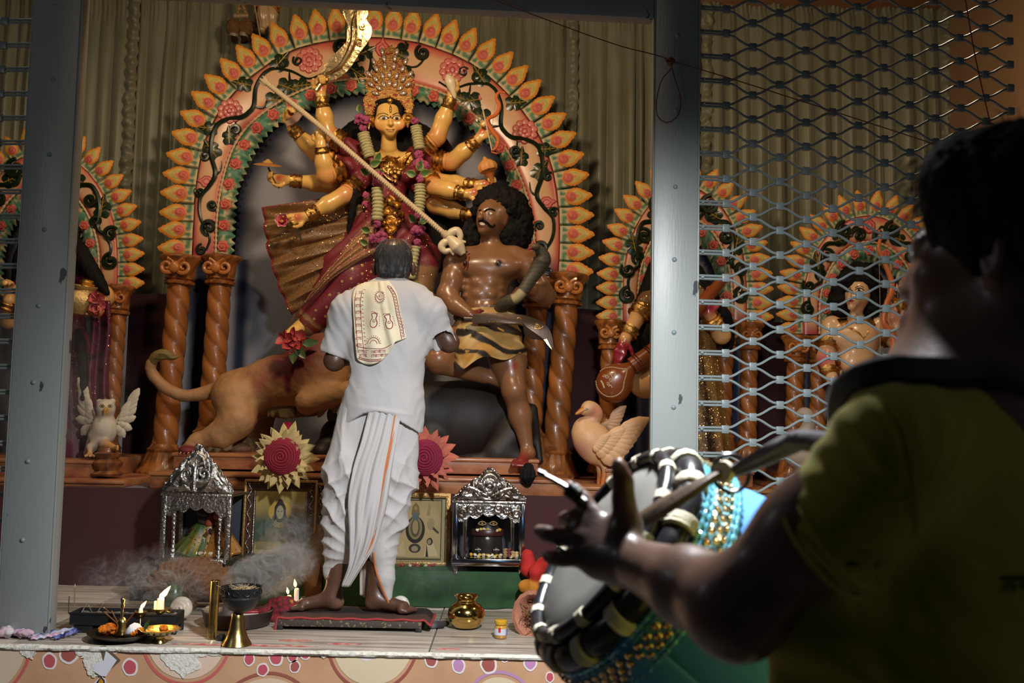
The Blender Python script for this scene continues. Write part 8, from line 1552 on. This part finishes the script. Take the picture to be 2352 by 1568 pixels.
g=G();b=h2-h1;g.lathe([(9*k,h1),(14*k,h1+.004),(26*k,h1+b*.15),(36*k,h1+b*.32),(43*k,h1+b*.55),(44.5*k,h1+b*.6),(42*k,h1+b*.66),(43.5*k,h1+b*.8),(44*k,h1+b*.94),(46*k,h1+b),(42*k,h1+b*.985),(40*k,h1+b*.8),(.001,h1+b*.7)],c+np.array([.012,0,0]),56,wob=bw);g.obj('bowl',iron,t)
for j in range(12):a=j*2*PI/12;q=c+np.array([.012+math.cos(a)*43.6*k,math.sin(a)*43.6*k,h1+b*.8]);
g=G()
for j in range(12):
 a=j*2*PI/12;n=np.array([math.cos(a),math.sin(a),0]);q=c+np.array([.012,0,h1+b*.8])+n*43.2*k;tn=np.array([-n[1],n[0],0]);g.tube([q+tn*x*k*7+np.array([0,0,z*k*6])+n*.002 for x,z in almond(0,0,1,-1,7)+[(-1,0)]],.0022,5)
g.obj('embossed_ring',iron,t)
g=G();rn=np.random.default_rng(3)
for j in range(70):a,q=rn.uniform(0,2*PI),rn.uniform(0,36)*k;p=c+np.array([.012+math.cos(a)*q,math.sin(a)*q,h2-.012]);d=nrm([rn.uniform(-1,1.4),rn.uniform(-1,1),rn.uniform(.05,.5)]);g.tube([p,p+d*rn.uniform(.015,.045)],.0011,3,H('#a8906a'))
o=g.obj('coir_fibres',mat('coir',None,.9),t);o['kind']='stuff'
g=G();p=Zp(508,1470);g.box(p+np.array([0,0,.012]),(.03,.03,.024),col=(.02,.02,.02),bev=.006);one('charcoal_lump','small black charcoal lump at the foot of the burner','charcoal',g,mat('charcoal',(.015,.014,.014),.8,bump=(80,.8,.006)))
# incense trough
t=T('incense_box','long dark metal incense trough on short feet behind the plates','box',Zp(283,1452));a,b_=Zp(152,1456),Zp(412,1450);y0=a[1]+.03;zt=W(280,1408,y0)[2];zm=W(280,1437,y0)[2];wd=b_[0]-a[0]
g=G();cx=(a[0]+b_[0])/2
for(sx,sy,w1,w2)in((0,0,wd,.006),(0,.11,wd,.006)):g.box((cx,y0+sy,(zt+zm)/2),(w1,w2,zt-zm),bev=.002)
for q in(-1,1):g.box((cx+q*wd/2,y0+.055,(zt+zm)/2),(.006,.11,zt-zm),bev=.002)
g.box((cx,y0+.055,zm+.004),(wd,.11,.008),bev=.002);g.box((cx,y0-.002,zt-.004),(wd+.01,.01,.008),bev=.002);g.obj('trough',iron,t)
for x in(cx-wd*.38,cx+wd*.42):
 for y in(y0+.01,y0+.10):g=G();g.box((x,y,zm/2+.001),(wd*.18,.012,zm-.002),bev=.002);g.obj('foot',iron,t)
g=G();g.box((cx,y0+.055,zt-.018),(wd*.98,.10,.012),lump if False else None,(.1,.09,.08))if False else g.grid(lambda u,v:np.stack([cx+(u-.5)*wd*.97,y0+.005+v*.1,zt-.016+.008*noise3(np.stack([u*30,v*6,u*0],1),3)],1),60,8,(.1,.09,.08));g.obj('ash',mat('ash',(.13,.12,.11),.95,bump=(120,.6)),t,fix=False)
for x,y1,x1,col,lb in((170,1348,172,'#7a7050','tallest, upright incense stick with a pale tip at the left end of the trough'),(157,1368,159,'#4a4438','dark bent incense stick at the very left end of the trough'),(186,1384,200,'#8a8478','grey incense stick leaning right near the left end of the trough'),(222,1386,236,'#77705f','grey incense stick leaning right at the middle of the trough'),(256,1396,240,'#6a4a30','brown incense stick leaning left just behind the brass bell'),(214,1392,204,'#6a5a40','short brown incense stick leaning left at the middle of the trough')):
 p=np.array([W(x,1404,y0+.05)[0],y0+.05,zt-.014]);q=W(x1,y1,y0+.05);ts_=T('incense_stick',lb,'incense',p,'incense sticks in the trough');g=G();g.tube([p,q],.0022,5,H(col));g.obj('stick_rod',gloss,ts_);g=G();g.tube([q,q+(q-p)*.12],.0026,5,H('#a8a098'));g.obj('ash_tip',gloss,ts_)
 # plate with marigolds, bell and cloth
t,c=L0('offering_plate','dark round metal plate of marigolds at the stage edge','plate',283,1467);rp_=M(77,c[1]);g=G();g.lathe([(rp_*.6,.001),(rp_*.66,.004),(rp_*.96,.026),(rp_,.03),(rp_*.95,.031),(rp_*.66,.010),(.001,.008)],c,48,(.03,.03,.03));g.obj('plate_dish',mat('dark_plate',(.04,.028,.018),.4,.6,bump=(50,.4)),t);CP=c
def marigold(label,p,r,group=None,s=0):
 t=T('marigold',label,'flower',np.array(p)-np.array([0,0,r*.6]));rn=random.Random(s);g=G();g.ell(p,(r*.75,r*.75,r*.55),10,7,H('#b85c08'))
 for j in range(46):
  a,e=rn.uniform(0,2*PI),rn.uniform(.0,1.5);d=np.array([math.cos(a)*math.cos(e),math.sin(a)*math.cos(e),math.sin(e)*.8]);g.ell(np.array(p)+d*r*.72,r*.26,6,4,H('#d8780c')*rn.uniform(.65,1.1),lump=.3,seed=j)
 g.obj('petals',mat('marigold',None,.75),t)
for k,(x,y,r)in enumerate(((238,1447,.026),(252,1443,.028),(262,1450,.024),(246,1452,.024))):marigold(('orange marigold heaped at the left rim of the dark plate','orange marigold, topmost of the heap left of the brass bell','orange marigold beside the foot of the brass bell','orange marigold at the front left of the dark plate')[k],W(x,y,c[1]-.01+.012*k),r,s=k)
for k,(x,y,r)in enumerate(((310,1454,.022),(322,1452,.024))):marigold(('orange marigold below the folded white paper','orange marigold between white paper and brass footed dish')[k],W(x,y,c[1]-.05),r,s=k+7)
marigold('orange marigold lying in the openwork brass dish',W(376,1443,c[1]-.0),.019,s=20)
t=T('hand_bell','brass hand bell with tall turned handle standing on the dark plate','bell',W(277,1457,c[1]+.0));yb=c[1]+.0;p=W(279,1457,yb);k=M(1,yb);zt_=W(277,1370,yb)[2]-p[2]
g=G();g.lathe([(13*k,0),(13.5*k,.004),(12*k,.018),(10*k,.036),(11*k,.05),(8*k,.062),(4*k,.07)],p,24);g.obj('bell_cup',brassw,t)
g=G();pr=[(4*k,.06),(3.2*k,.075),(4.2*k,.085),(3*k,.095)]+[((3.4 if i%2 else 2.7)*k,.1+i*.011)for i in range(int((zt_-.14)/.011))]+[(4.5*k,zt_-.034),(3*k,zt_-.026),(5*k,zt_-.014),(4.4*k,zt_-.006),(1*k,zt_)];g.lathe(pr,p,18,axis=(-.01,0,1));g.obj('handle',brassw,t)
g=G();P=[W(x,y,c[1]-.05)for x,y in((284,1458),(290,1444),(298,1435),(308,1437),(317,1446),(320,1456),(305,1460))];g.prism(P,.05,(.7,.7,.7),dome=.018);one('folded_paper','crumpled white paper on the dark plate beside the bell','paper',g,mat('white_paper',(.72,.72,.74),.8,bump=(60,.5,.004)))
for k,(x0,y0_,x1,y1)in enumerate(((275,1436,238,1404),(272,1432,256,1402),(288,1432,312,1402))):g=G();g.tube(Ws([(x0,y0_,c[1]-.01),(x1,y1,c[1]-.02)]),.0026,5,H('#7a4a2c'));one('spare_incense_stick',('brown incense stick leaning far left on the bell','brown incense stick leaning close left of the bell','brown incense stick leaning right of the bell')[k],'incense',g,enamel)
# footed dish
t,c2=L0('footed_dish','openwork brass dish on a low foot at the stage edge','dish',366,1475);k=M(1,c2[1]);hz=W(366,1444,c2[1])[2];g=G();g.lathe([(16*k,0),(15*k,.006),(9*k,.02),(10*k,.026)],c2,24);g.obj('dish_foot',brassw,t);g=G();g.lathe([(8*k,.022),(20*k,.03),(34*k,hz*.72),(45*k,hz),(42*k,hz*1.0),(32*k,hz*.76),(.001,.036)],c2,48,wob=lambda i,a:.05*np.sin(a*8)*(i in(3,4)));g.obj('dish_bowl',brassw,t)
for j in range(16):a=j*2*PI/16;r_=36*k;q=c2+np.array([math.cos(a)*r_,math.sin(a)*r_,hz*.76]);g=G();g.ell(q,(.0055,.0055,.005),7,5,(.02,.02,.01));g.obj('dark_hole_bead',darkm,t)  # solid dark beads paint the shade of the pierced holes
hl2=petal_mesh('leaf',mat('bright_leaf',(.05,.10,.02),.4),.05,.03,.3,.8);tl=T('green_leaf','green leaf standing in the openwork brass dish','leaf',c2+np.array([-.06,-.01,hz]));link('blade',hl2,tl,c2+np.array([-.06,-.01,hz-.008]),(.5,-.9,.3));link('blade',hl2,tl,c2+np.array([-.055,-.01,hz-.008]),(1.2,-.3,2.2))
# two oil lamps
def oil_lamp(label,x,ybase,ytop,Y,r,candle):
 p=W(x,ybase,Y);p[2]=.002;top=W(x,ytop,Y);t=T('oil_lamp',label,'lamp',p);h_=top[2]-p[2];g=G();g.lathe([(.022,0),(.02,.006),(.005,.014)]+[((.005 if i%2 else .0034),.016+i*(h_-.03)/14)for i in range(15)]+[(.006,h_-.008)],p,14);g.obj('stem',brassw,t)
 g=G();g.lathe([(.004,h_-.01),(r*.5,h_-.006),(r*.9,h_+.008),(r,h_+.014),(r*.9,h_+.014),(.001,h_)],p,26);g.obj('lamp_bowl',brassw,t);q=p+np.array([0,0,h_+.008])
 if candle:
  g=G();g.lathe([(.015,0),(.0145,.045),(.009,.048)],q,16);g.obj('candle',wax,t);g=G();g.lathe([(.008,0),(.0075,.034),(.004,.036)],q+np.array([-.02,.0,0]),12);g.obj('candle',wax,t);g=G();g.tube([q+np.array([.02,-.01,.0]),q+np.array([.045,-.012,-.008]),q+np.array([.05,-.012,.012])],[.004,.003,.002],6,m=10);g.obj('curled_handle',brassw,t);flame(t,q+np.array([.004,0,.046]),.052,.034);flame(t,q+np.array([-.004,0,.046]),.034,.02)
 else:g=G();g.lathe([(.010,0),(.008,.018),(.004,.02)],q,10);g.obj('wick',wax,t);flame(t,q+np.array([0,0,.016]),.034,.022)
oil_lamp('small brass oil lamp on a thin stem with one flame, left of the candle lamp',321,1450,1412,Zp(321,1456)[1],.027,0);oil_lamp('brass stemmed lamp with two stub candles and a slanting flame',366,1450,1404,Zp(366,1456)[1],.036,1)
def shell(label,x,y,Y,r,ax,col='#c8c0b4'):
 p=W(x,y,Y);t=T('conch_shell',label,'shell',p+np.array([0,0,-r]));ax=nrm(ax);e1=nrm(np.cross(ax,[0,0,1]));e2=np.cross(e1,ax);g=G();n=200;tt=np.linspace(0,1,n);th=tt*3.4*2*PI;R_=r*(1-tt)**1.15*.62;P=p[None]+(np.cos(th)*R_)[:,None]*e1+(np.sin(th)*R_)[:,None]*e2+ax[None]*(tt*r*.75)[:,None]
 g.tube(P,np.maximum(.0015,r*.38*(1-tt)**.95),12,lambda t_,V:mix(np.broadcast_to(H(col),(len(V),3)),H('#8a8278'),(sstep(.8,1.,np.abs(np.sin(t_*40)))*.25)[:,None]));g.obj('whorl',white_sh,t);g=G();g.tube([p-e2*r*.2,p+e1*r*.9-e2*r*.35-ax*r*.3,p+e1*r*1.7-e2*r*.5-ax*r*.4],[r*.6,r*.42,r*.10],14,H(col),16);g.obj('canal',white_sh,t)
YcL=Zp(420,1424)[1];shell('white conch shell showing its spiral, behind the incense trough',419,1397,YcL,M(29,YcL),(-.1,-1,.1));shell('white conch shell on the right end of the low stool by the heel',921,1390,YP+.02,M(24,YP),(-.05,-1,.05),'#d0c8bc')
# tray, book, red bundle, candles, tumbler
t,c3=L0('dark_tray','wide dark metal tray behind the brass tube and burner','tray',528,1446);r=M(81,c3[1]);hz=W(528,1413,c3[1])[2];g=G();g.lathe([(r*.84,0),(r*.9,.003),(r,hz),(r*.97,hz+.003),(r*.86,.010),(.001,.008)],c3+np.array([0,.12,0]),50);g.obj('tray_dish',mat('dark_tray_metal',(.05,.035,.03),.45,.4,bump=(40,.3)),t)
g=G();p=W(573,1405,c3[1]+.1);g.box(p,(.075,.06,.014),rot=.3,col=H('#8a1a30'),bev=.003);g.box(p+np.array([-.11,.02,0]),(.07,.06,.018),rot=-.2,col=H('#a89c84'),bev=.003);o=G();o.box(p,(.075,.06,.016),rot=.3,col=H('#8a1a30'),bev=.003);o.box(p+np.array([0,0,-.004]),(.073,.062,.006),rot=.3,col=H('#c8c0b0'));one('red_book','small red booklet lying on the dark tray by the burner','book',o,gloss)
o=G();o.box(p+np.array([-.17,.02,.002]),(.07,.06,.02),rot=-.2,col=H('#8a7c68'),bev=.003);o.box(p+np.array([-.17,.02,.015]),(.05,.045,.006),rot=.1,col=H('#a09684'),bev=.002);one('paper_packet','small beige packet on the dark tray behind the brass tube','packet',o,gloss)
s=SDF(.006,H('#8a1426'));rn=np.random.default_rng(6);Yr_=Zp(630,1425)[1]+.05
for k in range(26):x,y=rn.uniform(592,672),rn.uniform(1376,1416);y=max(y,1374+abs(x-622)*.42);a_=W(x,y,Yr_+rn.uniform(-.05,.06));d=rn.normal(0,.03,3);s.cone(a_,a_+d*np.array([1.4,.7,.5]),.026,.018,.02)
s.cone(W(600,1422,Yr_),W(672,1418,Yr_),.035,.028,.03)
def chk(V,C):a=(np.sin(V[:,0]*260+V[:,2]*60)>.6)|(np.sin(V[:,2]*260-V[:,0]*90)>.6);n=noise3(V*16,4);return mix(mix(C,H('#3a2a24'),(a*.8)[:,None]),H('#b08a2c'),((np.abs(n-.25)<.06)*.9)[:,None])
s.build(colfn=chk,disp=lambda V:.006*noise3(V*45,2));tag(s.obj('checked_cloth',mat('checked_cotton',None,.9,bump=(160,.4))),'crumpled red checked cloth bundle with yellow stripes left of the low stool','cloth')
for x,yb,yt,fh,lb in((663,1404,1366,.030,'shorter burning white candle, left of the two behind the checked cloth'),(680,1402,1350,.036,'taller burning white candle beside the steel tumbler')):
 Yc=Zp(670,1422)[1]+.12;p=W(x,yb,Yc);p[2]=.0;q=W(x,yt,Yc);t=T('candle',lb,'candle',p);g=G();g.lathe([(.0115,0),(.011,q[2]-.004),(.006,q[2])],p,16,wob=lambda i,a:.06*np.sin(a*3));g.obj('wax_stick',wax,t);g=G();g.tube([q,q+np.array([0,0,.008])],.001,4,(.02,.02,.02));g.obj('wick',enamel,t);flame(t,q+np.array([-.003,0,.005]),fh,-.006)
Yc=Zp(700,1420)[1]+.10;p=W(702,1404,Yc);p[2]=.001;q=W(702,1371,Yc)[2];t=T('steel_tumbler','small steel tumbler next to the candles behind the foot','cup',p);g=G();r=M(12,Yc);g.lathe([(r*.8,0),(r*.82,.003),(r*1.05,q),(r*1.0,q),(r*.78,.008),(.001,.008)],p,26);g.obj('cup_wall',steel,t)
# brass pot, jar
t,c=L0('brass_pot','round polished brass water pot right of the low stool','pot',1070,1441);k=M(1,c[1]);hz=W(1070,1368,c[1])[2];g=G();zz=lambda f:hz*f
g.lathe([(20*k,0),(30*k,zz(.06)),(40*k,zz(.25)),(42.5*k,zz(.42)),(40*k,zz(.58)),(32*k,zz(.72)),(22*k,zz(.79)),(20.5*k,zz(.82)),(21*k,zz(.90)),(26*k,zz(.97)),(28.5*k,zz(1.0)),(26*k,zz(.985)),(19*k,zz(.88)),(18*k,zz(.6))],c,48);g.obj('pot_body',mat('clean_brass',(.66,.46,.15),.14,1,bump=(14,.06),var=((.50,.32,.09),8,.5,.7)),t)
g=G();g.tube([c+np.array([math.cos(a)*21.5*k,math.sin(a)*21.5*k,zz(.80)])for a in np.linspace(0,2*PI,40)],.003,6);g.obj('neck_ring',brassw,t)
t,c=L0('honey_jar','small glass jar with yellow lid and label on the stage floor','jar',1150,1464);k=M(1,c[1]);hz=W(1150,1424,c[1])[2];g=G();g.lathe([(13*k,0),(14.5*k,.003),(15*k,hz*.5),(13*k,hz*.66),(11.5*k,hz*.72),(11.5*k,hz*.8)],c,26);g.obj('glass',mat('amber_glass',(.55,.30,.05),.1,coat=.5),t)
g=G();g.lathe([(13.5*k,hz*.76),(14*k,hz*.78),(14*k,hz*.97),(12.5*k,hz),(.001,hz)],c,26,wob=lambda i,a:.02*np.sin(a*26)*(i in(1,2)));g.obj('lid',mat('yellow_plastic',(.62,.34,.02),.35),t)
g=G();g.grid(lambda u,v:c+np.stack([np.sin((u-.5)*2.6)*15.4*k,-np.cos((u-.5)*2.6)*15.4*k,hz*(.2+.38*v)],1),20,6,lambda u,v,X:mix(mix(np.broadcast_to(H('#c8ccd8'),(len(u),3)),H('#5a78b8'),sstep(.75,.9,u)[:,None]),H('#c8a028'),sstep(.82,.9,v)[:,None]));lo_=g.obj('label',gloss,t,fix=False);g=G();g.grid(lambda u,v:c+np.stack([np.sin((u-.5)*.34-.18)*15.8*k,-np.cos((u-.5)*.34-.18)*15.8*k,hz*(.36+.26*v)],1),6,5,H('#c0282c'));g.obj('red_mark',gloss,lo_,fix=False)
# terracotta pot, cloths
t,c=L0('terracotta_pot','terracotta pot lying on its side with straw inside, partly behind the drum','pot',1225,1466);Yt=c[1]+.06;p=W(1222,1413,Yt);ax=nrm([-.55,-.8,.1]);k=M(1,Yt);tc=mat('terracotta',(.42,.17,.10),.85,bump=(60,.4,.004),var=((.30,.12,.07),9,.45,.65));g=G();g.lathe([(54*k,0),(56*k,-.012),(52*k,-.03),(44*k,-.04),(52*k,-.08),(58*k,-.14),(48*k,-.21),(20*k,-.24),(.001,-.245)][::-1]+[(46*k,.002),(40*k,-.012),(36*k,-.05),(.001,-.06)],p,44,axis=ax,wob=lambda i,a:.02*np.sin(a*16)*(6<i<10));g.obj('pot_body',tc,t)
g=G();rn=np.random.default_rng(9);e1=nrm(np.cross(ax,[0,0,1]));e2=np.cross(e1,ax)
for j in range(110):a,q=rn.uniform(0,2*PI),rn.uniform(0,34)*k;b0=p+(e1*math.cos(a)+e2*math.sin(a))*q-ax*.03;d=nrm(rn.normal(0,1,3));g.tube([b0,b0+d*.03+ax*.012,b0+d*.055],.0016,3,H('#7a5a34')*rn.uniform(.5,1.2))
o=g.obj('straw',mat('straw',None,.9),t);o['kind']='stuff'
s=SDF(.007,H('#a81c14'));rn=np.random.default_rng(12)
for j in range(22):q=W(rn.uniform(1215,1290),0,4.95);x=rn.uniform(1214,1300);y=rn.uniform(1285+abs(x-1255)*.35,1400);a_=W(x,y,4.86+rn.uniform(-.05,.08));s.cone(a_,a_+rn.normal(0,.03,3),.04,.03,.03,H('#a81c14')if y<1345 else H('#b8781c'))
s.build(disp=lambda V:.007*noise3(V*28,2));tag(s.obj('red_cloth_heap',mat('red_orange_cotton',None,.85,bump=(140,.3))),'bright red and mustard cloth heap behind the terracotta pot','cloth')
s=SDF(.005,(.02,.02,.022))
for x,y,r in((996,1433,.02),(1008,1436,.018),(1020,1431,.016),(988,1437,.013)):s.ell(WZ(x,y+6,.012)+np.array([0,.05,r*.6-.008]),(r*1.4,r,r*.8),k=.02,col=(.12,.12,.13)if x<1000 else(.02,.018,.018))
tag(s.obj('dark_rag',mat('rag',None,.9,bump=(90,.5))),'small dark grey rag on the floor left of the brass pot','rag')
# shaggy brown whisk behind the lamps
t=T('brown_whisk','big shaggy brown fibre whisk in front of the left silver shrine','whisk',Zp(440,1414));s=SDF(.009,H('#6a4420'));Yw=4.80
s.ell(W(432,1325,Yw),(M(78,Yw),.11,M(42,Yw)),k=.05);s.ell(W(375,1340,Yw),(M(42,Yw),.09,M(24,Yw)),k=.05);s.ell(W(495,1335,Yw),(M(42,Yw),.09,M(30,Yw)),k=.05);s.cone(W(432,1345,Yw),W(437,1395,Yw),.06,.025,.05);s.ell(W(455,1318,Yw-.06),(.07,.06,.075),k=.04)
s.build(smooth=2,disp=lambda V:.010*noise3(V*np.array([22,22,60.]),3)+.006*np.sin(np.arctan2(V[:,2]-W(440,1370,Yw)[2],V[:,0]-W(440,1370,Yw)[0])*38),colfn=lambda V,C:C*(1+.35*noise3(V*np.array([30,30,70.]),5)[:,None]));s.obj('whisk_head',mat('coir_fibre',None,.95,bump=(150,.9,.006)),t);wb3=s.bvh();g=G();rn=np.random.default_rng(14)
for j in range(420):
 v=s.V[rn.integers(len(s.V))];d=nrm(v-W(437,1380,Yw))+rn.normal(0,.25,3);g.tube([v,v+d*.009,v+d*.016+np.array([0,0,-.008])],[.0012,.001,.0003],3,H('#8a6236')*rn.uniform(.6,1.3))
o=g.obj('loose_fibres',mat('straw',None,.9),t);o['kind']='stuff'
g=G();g.tube([W(437,1388,Yw),np.array([W(438,1412,Yw)[0],Yw,.001])],[.022,.03],12,H('#3a2a1a'));g.obj('handle',enamel,t)
g=G();g.lathe([(.03,0),(.05,.02),(.055,.07),(.04,.12),(.02,.14)],np.array([W(395,1400,4.7)[0],4.72,.001]),18,H('#2c4a1c'));one('green_bottle','small green leaf wrapped pot behind the left conch','pot',g,gloss)
g=G();g.tube(Ws([(742,1205,5.0),(735,1250,4.98),(722,1320,4.96),(716,1375,4.95)]),[.03,.04,.05,.045],12,H('#6a4420'),24,wob=lambda t_,a:.2*np.sin(a*4+t_*6));one('brown_cloth_strip','brown cloth strip hanging between the framed prints and the man in white','cloth',g,enamel)
# litter at the left edge
def crumple(label,x,y,r,col,seed,name='crumpled_tissue'):
 c=Zp(x,y);s=SDF(.004,H(col));rn=np.random.default_rng(seed)
 for k in range(9):s.ell(c+np.array([rn.uniform(-1,1)*r*.8,rn.uniform(-.5,.5)*r,r*.55+rn.uniform(-.2,.5)*r]),(r*rn.uniform(.35,.7),r*.5,r*rn.uniform(.25,.6)),k=.01,col=H(col)if k%3 else H('#c89ab0'))
 s.build(smooth=0,disp=lambda V:.006*noise3(V*60,seed,2));V=s.V;s.V=V+np.array([0,0,.001-V[:,2].min()]);tag(s.obj(name,mat('tissue',None,.85)),label,'tissue')
crumple('crumpled white tissue at the far left of the stage edge',10,1464,.034,'#cfc8cc',1);crumple('crumpled pinkish tissue second from the left on the stage edge',42,1464,.024,'#b8a8bc',2);crumple('upright twisted pale wrapper before the left gate post',58,1466,.026,'#c4b0bc',3,'twisted_wrapper')
def packet(label,p0,p1,w_,col,tip):
 a,b=Zp(*p0)+np.array([0,0,.004]),Zp(*p1)+np.array([0,0,.012]);d=b-a;n=nrm(np.cross(d,[0,0,1]))*w_;g=G();g.grid(lambda u,v:a+d*u[:,None]+n*(v-.5)[:,None]+np.stack([u*0,u*0,.008*np.sin(v*PI)+.003*np.sin(u*30)],1),30,8,lambda u,v,X:mix(np.broadcast_to(H(col),(len(u),3)),H(tip),sstep(.55,.7,np.abs(np.sin(u*5+v*2)))[:,None]));o=g.obj('wrapper',mat('foil_wrapper',None,.25),None,fix=False);o.modifiers.new('s','SOLIDIFY').thickness=.003;tag(o,label,'wrapper')
packet('long blue and white wrapper lying along the stage edge, nearest the tissues',(62,1466),(186,1449),.030,'#2c3c80','#a8b0cc');packet('shorter dark blue wrapper in front of the white one',(122,1470),(180,1456),.026,'#1c2260','#6a74b0');packet('white wrapper with pink edge on the stage edge',(70,1470),(150,1462),.030,'#b8bcd0','#c8a0b8')
t,c=L0('small_pebble_cup','tiny cream cup at the foot of the left gate post','cup',110,1453);g=G();g.lathe([(.010,0),(.016,.012),(.014,.018),(.010,.010),(.001,.008)],c,14,H('#c0b498'));g.obj('cup_wall',gloss,t)
# torn stickers on the front of the stage
def sticker(nm,label,polys,y):
 t=T(nm,label,'sticker',W(*polys[0][0][0],YF-.002));
 for k,(pts,col)in enumerate(polys):g=G();g.prism([W(a,b,y-.0016*k)for a,b in pts],.0012,H(col));g.obj('paper_layer',mat('sticker_paper',None,.5),t)
sticker('torn_sticker','torn white diamond sticker with grey back on the stage front',[([(228,1484),(242,1482),(277,1516),(232,1556),(216,1546),(240,1530)],'#6a5844'),([(243,1494),(268,1516),(243,1553),(232,1552),(213,1540),(222,1521),(238,1517)],'#dcdce4')],YF+.0);sticker('eye_sticker','white sticker with blue edged yellow triangle cut off by the frame',[([(232,1552),(243,1560),(246,1584),(210,1584),(218,1566)],'#dcdce0'),([(232,1553),(240,1562),(242,1584),(216,1584),(222,1566)],'#1c2040'),([(231,1557),(237,1564),(239,1584),(220,1584),(225,1568)],'#c88a1c')],YF+.0)
# ================================================================== smoke: soft bodies of thin curling sheets
def smoke(label,c,size,dens,scale,fil,seed,lean=(0,0)):
 m=bpy.data.materials.new('smoke');m.use_nodes=True;nt=m.node_tree;nt.nodes.clear();L=nt.links.new;N=nt.nodes.new
 out=N('ShaderNodeOutputMaterial');vs=N('ShaderNodeVolumeScatter');vs.inputs['Color'].default_value=(.86,.87,.9,1);vs.inputs['Anisotropy'].default_value=.1;L(vs.outputs[0],out.inputs['Volume'])
 tc=N('ShaderNodeTexCoord');mp=N('ShaderNodeMapping');mp.inputs['Location'].default_value=(seed,seed*.7,0);L(tc.outputs['Object'],mp.inputs[0])
 nz=N('ShaderNodeTexNoise');nz.inputs['Scale'].default_value=scale;nz.inputs['Detail'].default_value=4;nz.inputs['Distortion'].default_value=1.6;L(mp.outputs[0],nz.inputs['Vector'])
 def math_(op,a,b=None,cl=False):
  q=N('ShaderNodeMath');q.operation=op;q.use_clamp=cl
  for i,x in enumerate((a,b)):
   if x is None:continue
   if isinstance(x,(int,float)):q.inputs[i].default_value=x
   else:L(x,q.inputs[i])
  return q.outputs[0]
 ab=math_('ABSOLUTE',math_('SUBTRACT',nz.outputs[0],.5));fl_=math_('SUBTRACT',1.,math_('DIVIDE',ab,fil),True);fl_=math_('ADD',math_('MULTIPLY',fl_,.9),math_('MULTIPLY',nz.outputs[0],.08))
 m2=N('ShaderNodeMapping');m2.inputs['Scale'].default_value=tuple(2/s_ for s_ in size);L(tc.outputs['Object'],m2.inputs[0])
 ln=N('ShaderNodeVectorMath');ln.operation='LENGTH';L(m2.outputs[0],ln.inputs[0]);fo=math_('POWER',math_('SUBTRACT',1.,ln.outputs['Value'],True),1.2)
 L(math_('MULTIPLY',math_('MULTIPLY',fl_,fo),dens),vs.inputs['Density'])
 g=G();g.ell((0,0,0),tuple(s_/2 for s_ in size),20,12);o=link('incense_smoke',g.mesh('incense_smoke',m));o.location=c;o.rotation_euler=(0,lean[0],lean[1]);tag(o,label,'smoke');o['kind']='stuff'
smoke('thick curling white smoke rising right of the black burner bowl',W(622,1312,4.55),(.48,.26,.24),300.,10,.04,1.3,(-.35,0))
smoke('thin drifting smoke wisps in front of the framed prints',W(690,1235,4.75),(.42,.26,.40),26.,8,.05,4.1)
smoke('thin curling incense wisps above the dark metal trough',W(350,1335,4.5),(.75,.26,.32),36.,9,.03,7.7)
smoke('pale haze drifting behind the left gate post near the owl',W(70,900,4.75),(1.1,.5,.95),1.6,3,.2,2.2)
smoke('faint smoke before the green cloth right of the man in white',W(985,1325,4.8),(.5,.2,.2),5.,6,.08,9.4)
